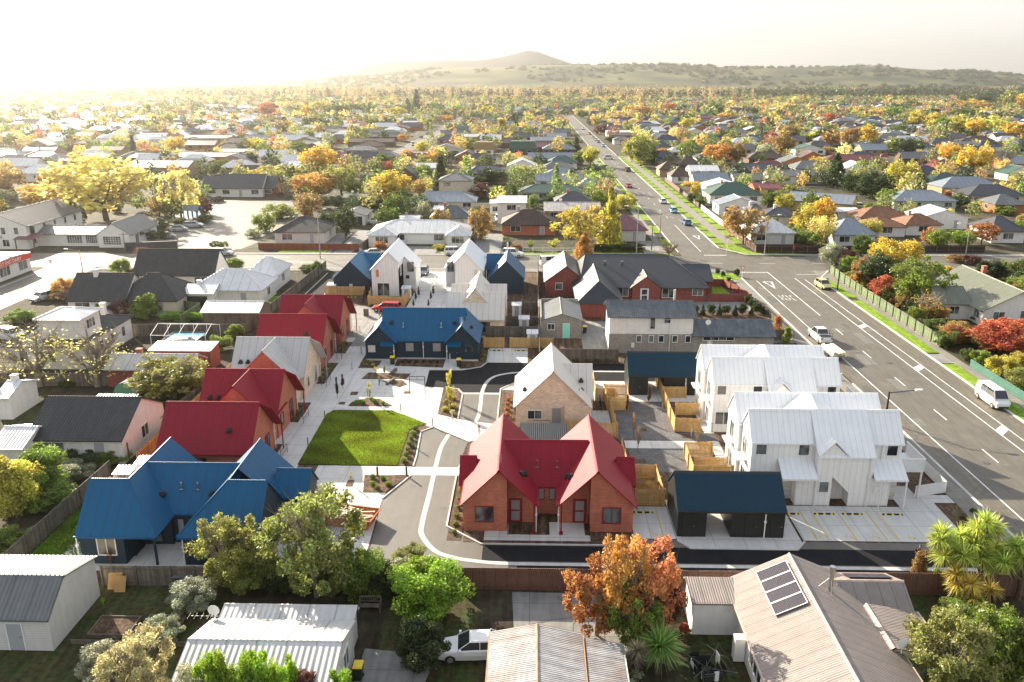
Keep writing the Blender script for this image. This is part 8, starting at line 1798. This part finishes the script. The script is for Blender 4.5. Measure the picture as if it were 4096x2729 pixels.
# saplings and low planting in the court beds
def sapling(c, x, yb, yt, w, ck, label, dens='wisp'):
    X, Y = G(c, x, yb); _, Z = ZY(c, x, yt, Y); plant(X, Y, max(Z, .8), max(w*mpp(Y)*.5, .2), dens, ck, label, 'tree', lod=1 if Y < 90 else 2, name='sapling', lift=.25)
for a in (('M2', 590, 1175, 1030, 36, 'G', 'slim dark green sapling beside the left path', 'column'), ('M2', 628, 1110, 1010, 34, 'p', 'dark red sapling with pink flowers', 'column'), ('M2', 1345, 1165, 985, 70, 'y', 'yellow-green sapling in the upper kerb bed'), ('M2', 1355, 1250, 1090, 90, 'y', 'lower yellow sapling in the long kerb bed'), ('M2', 850, 1010, 960, 50, 'Y', 'small orange shrub by the path bed'), ('M2', 908, 1010, 950, 26, 'm', 'small upright green sapling by the blue duplex', 'column'), ('M2', 810, 1190, 1060, 40, 'y', 'thin yellow sapling on the lower planted island'), ('M2', 875, 1085, 1020, 30, 'y', 'thin sapling on the middle planted island'),
          ('B2', 683, 235, 140, 26, 'y', 'small staked sapling in the square tree pit'), ('M3', 1005, 1215, 1095, 36, 'p', 'red-leafed sapling in front of the rear store shed', 'column'), ('M3', 857, 1280, 1150, 30, 'p', 'thin red-leafed sapling at the enclosure corner', 'column'), ('M3', 900, 1440, 1260, 30, 'k', 'nearly bare sapling on the dark pavers'), ('M3', 930, 1530, 1350, 50, 'b', 'bare twiggy sapling beside the concrete path', 'bare'), ('M3', 1330, 1470, 1380, 40, 'b', 'bare sapling in front of the yard fence', 'bare'), ('B3', 1010, 190, 115, 40, 'r', 'small red sapling beside the slat enclosure'), ('M2', 1548, 1440, 1345, 30, 'k', 'red sapling behind the red duplex'),
          ('M2', 1140, 490, 420, 26, 'p', 'dark sapling, farthest left of the paved walk', 'column'), ('M2', 1120, 520, 450, 26, 'p', 'dark sapling, second left of the paved walk', 'column'), ('M2', 1105, 555, 505, 26, 'p', 'dark sapling, nearest left of the paved walk', 'column'), ('M2', 1238, 480, 415, 26, 'p', 'dark sapling, farthest right of the paved walk', 'column'), ('M2', 1222, 515, 450, 26, 'p', 'dark sapling, second right of the paved walk', 'column'), ('M2', 1205, 555, 505, 26, 'p', 'dark sapling, nearest right of the paved walk', 'column'), ('M2', 1160, 905, 800, 14, 'G', 'thin climber between the windows of the blue duplex', 'column'), ('B1', 750, 780, 690, 50, 'k', 'thin red-leafed sapling by the front window of the blue duplex'), ('B1', 710, 1110, 1000, 45, 'l', 'thin young tree by the raised beds'), ('B4', 1390, 500, 380, 40, 'b', 'bare sapling in the bark bed by the road', 'bare')):
    sapling(*a[:7], **({'dens': a[7]} if len(a) > 7 else {}))
beds = [('in the bark bed right of the lawn', [(-11.9, y) for y in (70.8, 72, 73.2, 74.5, 75.8, 77, 78.2)], 'm', .38), ('in the lower bed by the lane', [(-14, 66), (-13.2, 67), (-12.6, 66), (-13.4, 65.2), (-14.2, 67.3)], 'm', .35), ('in the long kerb bed', [(-9.3, 83.5), (-8.6, 84.4), (-9.4, 85.6), (-8.7, 86.8), (-9.3, 88), (-8.4, 82.5)], 'y', .42), ('on the lower planted island', [(-18.6, 85.3), (-17.4, 85.6), (-16.4, 85.1), (-19.3, 85.2), (-17.9, 86.4)], 'l', .38), ('in the bed beside the red duplex', [(-6, y) for y in (58, 59.3, 60.6, 62, 63.4, 65, 66.5)], 'm', .3), ('in the beds of the left terrace', [(-25.3, y) for y in (81, 82.5, 84.3, 93, 94.6, 96.2, 97.8, 104.2, 105.6, 107)], 'o', .35), ('in front of the central blue duplex', [(-16.4+k*.9, 99.4) for k in range(6)], 'p', .3), ('at the left corner of the central blue duplex', [(-20.8, 98), (-20.2, 99), (-21, 99.5), (-19.8, 97.8)], 'o', .32), ('in the bark bed by the road', [(35, 58.4), (36.2, 59.8), (35.6, 61.4), (37, 62.4), (34.2, 66), (35.4, 66.3)], 'g', .3), ('beside the cream brick house', [(-2.5, y) for y in (79, 80.5, 82, 83.5, 85, 86.5)], 'k', .4), ('along the grey paling fence', [(4.5+k*1.3, 100.1) for k in range(5)], 'g', .4), ('outside the left tall white house yard', [(-25.4+k*1.1, 126.4) for k in range(5)], 'g', .4), ('right of the central blue duplex', [(-6.2, 100.4), (-6.1, 102), (-6.3, 103.6)], 'o', .35)]
for where, pts, ck, r in beds:
    for x, y in pts: plant(x, y, r*1.5, r*random.uniform(.8, 1.2), 'ball', ck, 'small low shrub '+where, 'shrub', group='low shrubs planted '+where, lod=2)
print('plants', len(TREES))
# ------------------------------------------------------------------ the suburb fading into the distance
def clear(x, y, m=0):
    if 27-m < x < 47+m and y < 860 or -74-m < x < -58+m and 385 < y < 820 or 388-m < y < 405+m: return False
    if y < 175+m or (-98 < x < -56 and y < 250): return False
    for a, b, c, d in HOUSES:
        if a-m < x < b+m and c-m < y < d+m: return False
    return True
RC = ['roof_white', 'roof_bluegrey', 'roof_grey', 'roof_dark', 'roof_dark', 'roof_navy', 'roof_brown', 'roof_green', 'roof_red', 'roof_grey', 'roof_navy', 'roof_bluegrey']
RN = {'roof_white': 'pale', 'roof_bluegrey': 'blue-grey', 'roof_grey': 'grey', 'roof_dark': 'black', 'roof_navy': 'navy', 'roof_brown': 'brown', 'roof_green': 'green', 'roof_red': 'red'}
WC = ['white_render', 'cream_render', 'wall_tan', 'wall_brown', 'wall_orange']
random.seed(21); HOUSES += [(-120, -86, 171, 195), (-109, -94, 138, 152)]
lots = []
y = 300.
while y < 1750:
    half = y*.66+30; x = -half
    while x < half:
        px, py = x+random.uniform(-3, 3), y+random.uniform(-4, 4)
        L = random.uniform(11, 17); D = random.uniform(8, 11)
        ok = all(clear(px+dx, py+dy, 1) for dx in (-L/2, 0, L/2) for dy in (0, D))
        if ok and random.random() < .82: lots.append((py, px, L, D)); HOUSES.append((px-L/2, px+L/2, py, py+D)) if y < 700 else None
        x += random.uniform(18, 24)
    y += 21+(y-300)*.006
lots.sort()
def side(x, y):
    t = x/y
    return 'far left' if t < -.38 else 'left' if t < -.14 else 'centre left' if t < .03 else 'centre right' if t < .2 else 'right' if t < .42 else 'far right'
def band(y): return 'just past the side road' if y < 480 else 'in the middle of the suburb' if y < 600 else 'deep in the suburb'
far = {'w': MB(), 'r': MB()}; rmats = sorted(set(RC)); wmats = WC
nind = 0; protoH = {}
for (py, px, L, D) in lots:
    rm = random.choice(RC) if px > -90 or random.random() < .6 else 'roof_white'; wm = random.choice(WC); typ = random.choice('hhhgy'); ez = 2.6; H = ez+random.uniform(1.6, 2.6)
    if nind < 145:
        w, r = MB(), MB(); loc = 'distant %s roofed %s house %s, %s' % (RN[rm], {'h': 'hip', 'g': 'gabled', 'y': 'gable-fronted'}[typ], band(py), side(px, py))
        key = (rm, wm, typ); h = empty('distant_house', (px, py, 0), 0, loc, 'house', 'distant houses')
        if key not in protoH:
            if typ == 'h': mass(w, r, 'x', -7, 7, 0, 9.5, ez, 4.8, hip0=4, hip1=4, oe=.5)
            elif typ == 'g': mass(w, r, 'x', -7, 7, 0, 9.5, ez, 4.9, oe=.4)
            else: mass(w, r, 'y', 0, 9.5, -6, 6, ez, 5.0, oe=.4)
            a = w.build('wall', M[wm], h, local=True); b = r.build('roof', [M[rm], M[rm]], h, local=True)
            wb = MB()
            for q in (-4.6, 0, 4.4): wb.box(q-.9, q+.9, -.06, -.01, .9, 2.1)
            c = wb.build('window', M['glass'], h, local=True); protoH[key] = (a.data, b.data, c.data)
        else:
            for nm, me in zip(('wall', 'roof', 'window'), protoH[key]): o = bpy.data.objects.new(nm, me); COL.objects.link(o); o.parent = h
        h.scale = (L/14, D/9.5, 1); nind += 1
    else:
        if L > 13 and random.random() < .55: q = random.choice((-1, 1)); wx = px+q*L*.25; mass(far['w'], far['r'], 'y', py-3.5, py+D/2, wx-2.8, wx+2.8, ez-.05, ez+1.5, hip0=2.2, oe=.4, cap=None, wm=wmats.index(wm), rm=rmats.index(rm))
        a = (px-L/2, px+L/2, py, py+D)
        mass(far['w'], far['r'], 'x' if typ != 'y' else 'y', *(a if typ != 'y' else (a[2], a[3], a[0]+1, a[1]-1)), ez, H, hip0=3.5 if typ == 'h' else 0, hip1=3.5 if typ == 'h' else 0, oe=.4, cap=None, wm=wmats.index(wm), rm=rmats.index(rm))
e = far['w']; off = len(e.v); nm = len(wmats)
e.v += far['r'].v; e.f += [tuple(i+off for i in f) for f in far['r'].f]; e.m += [m+nm for m in far['r'].m]
o = e.build('far_houses', [M[m] for m in wmats]+[M[m] for m in rmats]); tag(o, None, None, None, 'stuff')
print('lots', len(lots), 'individual houses', nind)
# hedgerow and garden trees: the largest as things, the rest one mass
cols = ['G', 'g', 'o', 'g', 'o', 'm', 'G', 'b', 'g', 'o']; warm = ['y', 'Y', 'y', 'y', 'Y', 'b', 'y', 'm', 'Y', 'O', 'o', 'b', 'w', 'y', 'k', 'Y', 'r', 'o']
from mathutils import noise
CN = {'G': 'dark green', 'g': 'green', 'o': 'olive', 'm': 'light green', 'y': 'yellow', 'Y': 'golden', 'O': 'orange', 'b': 'tan', 'k': 'rust', 'r': 'red', 'w': 'pale yellow'}
cand = []
random.seed(33)
for k in range(19000):
    y = math.sqrt(random.uniform(172**2, 1850**2)); x = random.uniform(-1, 1)*(y*.66+20)
    if not clear(x, y, .8): continue
    r = random.uniform(1.3, 4.0) if y < 400 else random.uniform(1.5, 4.8)
    if y > 330 and noise.noise(Vector((x*.018, y*.012, 1))) < -.16: continue
    if any(abs(x-a) < (r+c)*.6 and abs(y-b) < (r+c)*.6 for a, b, c in TREES[-400:] if y < 450): continue
    cand.append((y, x, r))
cand.sort()
budget = 0
LP = {(k, v): crown_pts(k, 96) for k in ('round', 'dense') for v in range(4)}
LPn = {(k, v): crown_pts(k, 330) for k in ('round', 'dense', 'cone') for v in range(4)}
VS, FS, TS, CS = [], [], [], []; off = 0
def add_far(x, y, h, r, kind, col, near, z0=0.):
    global off
    P, T = (LPn if near else LP)[(kind if near or kind != 'cone' else 'dense', random.randrange(4))]
    a = random.uniform(0, 6.28); c, s = math.cos(a), math.sin(a)
    Q = P.copy(); Q[:, 0], Q[:, 1] = (P[:, 0]*c-P[:, 1]*s)*r+x, (P[:, 0]*s+P[:, 1]*c)*r+y; Q[:, 2] = P[:, 2]*h/2+z0
    v, f, t = leaf_mesh(Q, r*(.21 if near else .38), 1.2, T); VS.append(v); FS.append(f+off); off += len(v); TS.append(t); CS.append(np.tile(np.array(jit(col, .2)), (len(f), 1)))
shr = 0; tre = 0
for y, x, r in cand:
    kind = random.choice(['round', 'dense', 'round', 'dense', 'cone' if random.random() < .3 else 'round', 'dense']); ck = random.choice(warm if noise.noise(Vector((x*.009, y*.006, 4)))*2.2+random.uniform(-1, 1) > .28 else cols); h = r*random.uniform(1.6, 2.4)*(1.5 if kind == 'cone' else 1)
    if y < 330 and r < 2.2 and shr < 62:
        plant(x, y, h*.8, r, 'dense', ck, '%s garden shrub %s, %s' % (CN[ck], 'between the nearer houses' if y < 250 else 'behind the second row of houses', side(x, y)), 'shrub', group='garden shrubs among the houses'); shr += 1
    elif y < 330 and tre < 24 and r >= 2.2 :
        plant(x, y, h, r, kind, ck, '%s garden tree %s, %s' % (CN[ck], 'between the nearer houses' if y < 250 else 'behind the second row of houses', side(x, y)), 'tree', group='garden trees among the houses'); tre += 1
    else: add_far(x, y, h, r, kind, FC[ck], y < 560)
for k in range(38):
    x, y = random.uniform(56.8, 61 if k % 3 else 66), random.uniform(84, 150)
    if 60 < x < 78 and 115 < y < 137: continue
    r = random.uniform(.9, 2.0); ck = random.choice(['g', 'm', 'o', 'y', 'G', 'b', 'g', 'k', 'm']); plant(x, y, r*random.uniform(1.3, 1.9), r, 'dense', ck, '%s shrub in the thicket behind the right roadside fence' % {**CN}.get(ck), 'shrub', group='roadside thicket shrubs')
for k in range(46):
    x, y = random.uniform(62, 110), random.uniform(84, 150); r = random.uniform(1.2, 2.8)
    if not clear(x, 300 if clear(x, 300) else y) and False: continue
    if any(a-1 < x < b+1 and c-2 < y < d+1 for a, b, c, d in HOUSES): continue
    ck = random.choice(['g', 'o', 'G', 'm', 'b', 'y', 'g']); plant(x, y, r*1.5, r, 'dense', ck, '%s garden shrub behind the olive roofed house gardens' % CN[ck], 'shrub', group='garden shrubs at far right')
# belts of poplar and pine at the edge of town
random.seed(4)
for k in range(1500):
    x = random.uniform(-1000, 1400); y = 1560+random.uniform(0, 260)+abs(x)*.05
    if x < 420 and random.random() < .75: add_far(x, y, random.uniform(20, 29), random.uniform(3, 4.6), 'cone', random.choice([(.50, .34, .13), (.42, .27, .11), (.45, .36, .14)]), False)
    else: add_far(x, y, random.uniform(12, 21), random.uniform(6, 11), 'dense' , FC['G'] if random.random() < .7 else (.1, .1, .03), False)
for k in range(900):
    x = random.uniform(-2500, 2600); y = random.uniform(1800, 2700); add_far(x, y, random.uniform(8, 20), random.uniform(8, 16), 'dense', random.choice([FC['G'], FC['g'], FC['o'], (.2, .14, .05), FC['b']]), False)
for k in range(120):
    x = 600+random.random()*260; y = 1180+random.uniform(-60, 60); add_far(x, y, 18, 8, 'dense', FC['G'], True)
# ------------------------------------------------------------------ hills and the far mountain
from mathutils import noise
def ridge(y):
    pass
def terrain(name, x0, x1, y0, y1, nx, ny, fn, m):
    V = []; Fc = []
    for j in range(ny+1):
        for i in range(nx+1): x = x0+(x1-x0)*i/nx; y = y0+(y1-y0)*j/ny; V.append((x, y, fn(x, y)))
    for j in range(ny):
        for i in range(nx): a = j*(nx+1)+i; Fc.append((a, a+1, a+nx+2, a+nx+1))
    me = bpy.data.meshes.new(name); me.from_pydata(V, [], Fc); me.materials.append(m); me.polygons.foreach_set('use_smooth', [True]*len(Fc)); o = bpy.data.objects.new(name, me); COL.objects.link(o); return tag(o, None, None, None, 'structure')
def prof(x):   # crest height of the near hills, read off the skyline
    pts = [(-2600, 0), (-1500, 8), (-1000, 18), (-700, 42), (-300, 84), (0, 92), (500, 98), (900, 82), (1300, 88), (1600, 70), (2100, 42), (2800, 25), (4500, 22)]
    for (a, p), (b, q) in zip(pts, pts[1:]):
        if a <= x < b: t = (x-a)/(b-a); t = t*t*(3-2*t); return p+(q-p)*t
    return 0
def hillf(x, y):
    t = max(0, min(1, (y-2350)/1500)); t2 = t*t*(3-2*t); u = x*3400/max(y, 1)
    n = noise.fractal(Vector((x*.0016, y*.0016, 0)), 1., 2.1, 5); n2 = noise.noise(Vector((x*.0006, y*.001, 5)))
    return max(-1.5, -1.5+prof(u)*t2*(1+.10*n)+t*(1-t)*26*(n2+.3*n)+n*4*t)
hm = mat('hill_pasture', (.13, .135, .06), rough=.95, nscale=.012, var=.4, bump=.2, col2=(.035, .05, .03), spec=.1)
terrain('hills', -5200, 6200, 2350, 4300, 170, 46, hillf, hm)
def mtf(x, y):
    x *= 1.19; y = y*1.19-0; 
    d = max(0, 1-abs(x+10)/900)**1.25; e = max(0, 1-abs(x+1000)/1500)**1.3; t = max(0, 1-abs(y-5600)/900); n = noise.fractal(Vector((x*.002, y*.002, 3)), 1., 2.1, 4)
    return -2+t**.8*(max(205*d**1.15, 128*max(0, 1-abs(x+120)/1050)**.8)*(1+.06*n)+e*135*(1+.09*n)+max(0, 1-abs(x-2200)/2600)*45)*.93*.86
terrain('mountain', -2600, 4300, 3990, 5450, 110, 30, mtf, mat('mountain_bush', (.05, .06, .06), rough=.95, nscale=.004, var=.3, spec=.1))
random.seed(9)
for k in range(4600):   # woods on the slopes
    x = random.uniform(-3000, 3600); y = random.uniform(2450, 3900)
    if noise.noise(Vector((x*.0022, y*.0035, 9))) < -.02+.1*(y < 2900): continue
    z = hillf(x, y); add_far(x, y, random.uniform(9, 16), random.uniform(7, 15), 'dense', random.choice([FC['G'], (.06, .09, .04), (.05, .075, .03), (.12, .11, .05)]), False, z-3)
me = mk_mesh('far_trees', np.concatenate(VS), np.concatenate(FS), np.concatenate(TS), M['foliage_far'], np.concatenate(CS)); o = bpy.data.objects.new('far_trees', me); COL.objects.link(o); tag(o, None, None, None, 'stuff')
print('far leaves', len(me.polygons), 'shrubs', shr, 'trees', tre)
# ------------------------------------------------------------------ light, air, camera
cam = bpy.data.cameras.new('camera'); co = bpy.data.objects.new('camera', cam); COL.objects.link(co); sc.camera = co
cam.sensor_width = 36; cam.lens = 36*1900/2353; cam.clip_start = .5; cam.clip_end = 60000
co.location = (0, 0, CH); co.rotation_euler = (math.pi/2-PITCH, 0, YAW)
AZ, EL = R(140.8), R(20.6)       # the way the shadows fall, and the height of the sun
sx, sy_ = -math.sin(AZ), -math.cos(AZ)
sd = Vector((sx*math.cos(EL), sy_*math.cos(EL), math.sin(EL)))
sun = bpy.data.lights.new('sun', 'SUN'); sun.energy = 5.0; sun.angle = R(.53); sun.color = (1, .88, .70)
so = bpy.data.objects.new('sun', sun); COL.objects.link(so); so.rotation_euler = sd.to_track_quat('Z', 'Y').to_euler(); so.location = (0, 0, 60)
wd = bpy.data.worlds.new('World'); sc.world = wd; wd.use_nodes = True; nt = wd.node_tree
sky = nt.nodes.new('ShaderNodeTexSky'); sky.sky_type = 'NISHITA'; sky.sun_disc = False; sky.sun_elevation = EL
sky.sun_rotation = math.atan2(sx, sy_); sky.air_density = 1; sky.dust_density = 1.6; sky.ozone_density = 1.5
bg = nt.nodes['Background']; bg.inputs['Strength'].default_value = .125; 
tc = nt.nodes.new('ShaderNodeTexCoord'); sp = nt.nodes.new('ShaderNodeSeparateXYZ'); nt.links.new(tc.outputs['Generated'], sp.inputs[0])
mr = nt.nodes.new('ShaderNodeMapRange'); nt.links.new(sp.outputs[2], mr.inputs[0]); mr.inputs[1].default_value = .1; mr.inputs[2].default_value = 1; mr.inputs[3].default_value = .95; mr.inputs[4].default_value = .42; mr.interpolation_type = 'SMOOTHSTEP'
mx = nt.nodes.new('ShaderNodeMix'); mx.data_type = 'RGBA'; nt.links.new(mr.outputs[0], mx.inputs[0]); nt.links.new(sky.outputs[0], mx.inputs[6]); 
vr = nt.nodes.new('ShaderNodeMapRange'); nt.links.new(sp.outputs[2], vr.inputs[0]); vr.inputs[1].default_value = .24; vr.inputs[2].default_value = .6; vr.inputs[3].default_value = 1; vr.inputs[4].default_value = .95; vr.interpolation_type = 'SMOOTHSTEP'
vs = nt.nodes.new('ShaderNodeVectorMath'); vs.operation = 'SCALE'; vs.inputs[0].default_value = (2.65, 2.6, 2.5); nt.links.new(vr.outputs[0], vs.inputs['Scale']); nt.links.new(vs.outputs[0], mx.inputs[7])
nt.links.new(mx.outputs[2], bg.inputs['Color'])   # thin bright veil low in the sky
sc.view_settings.view_transform = 'Standard'; sc.view_settings.look = 'None'; sc.view_settings.exposure = 1.72; sc.view_settings.gamma = 1
# morning air
mb = MB(); mb.box(-7000, 7000, -120, 7400, -3, 275)
hz = mb.build('haze', bpy.data.materials.new('haze')); tag(hz, 'pale bright haze over the plain', None, None, 'stuff')
m = hz.data.materials[0]; m.use_nodes = True; nt = m.node_tree; nt.nodes.remove(nt.nodes['Principled BSDF'])
pv = nt.nodes.new('ShaderNodeVolumePrincipled'); pv.inputs['Density'].default_value = .00014; pv.inputs['Color'].default_value = (1, .965, .91, 1); pv.inputs['Anisotropy'].default_value = .86
nt.links.new(pv.outputs[0], nt.nodes['Material Output'].inputs['Volume'])
sc.cycles.max_bounces = 5; sc.cycles.diffuse_bounces = 2; sc.cycles.glossy_bounces = 2; sc.cycles.transmission_bounces = 3; sc.cycles.volume_bounces = 0; sc.cycles.transparent_max_bounces = 6
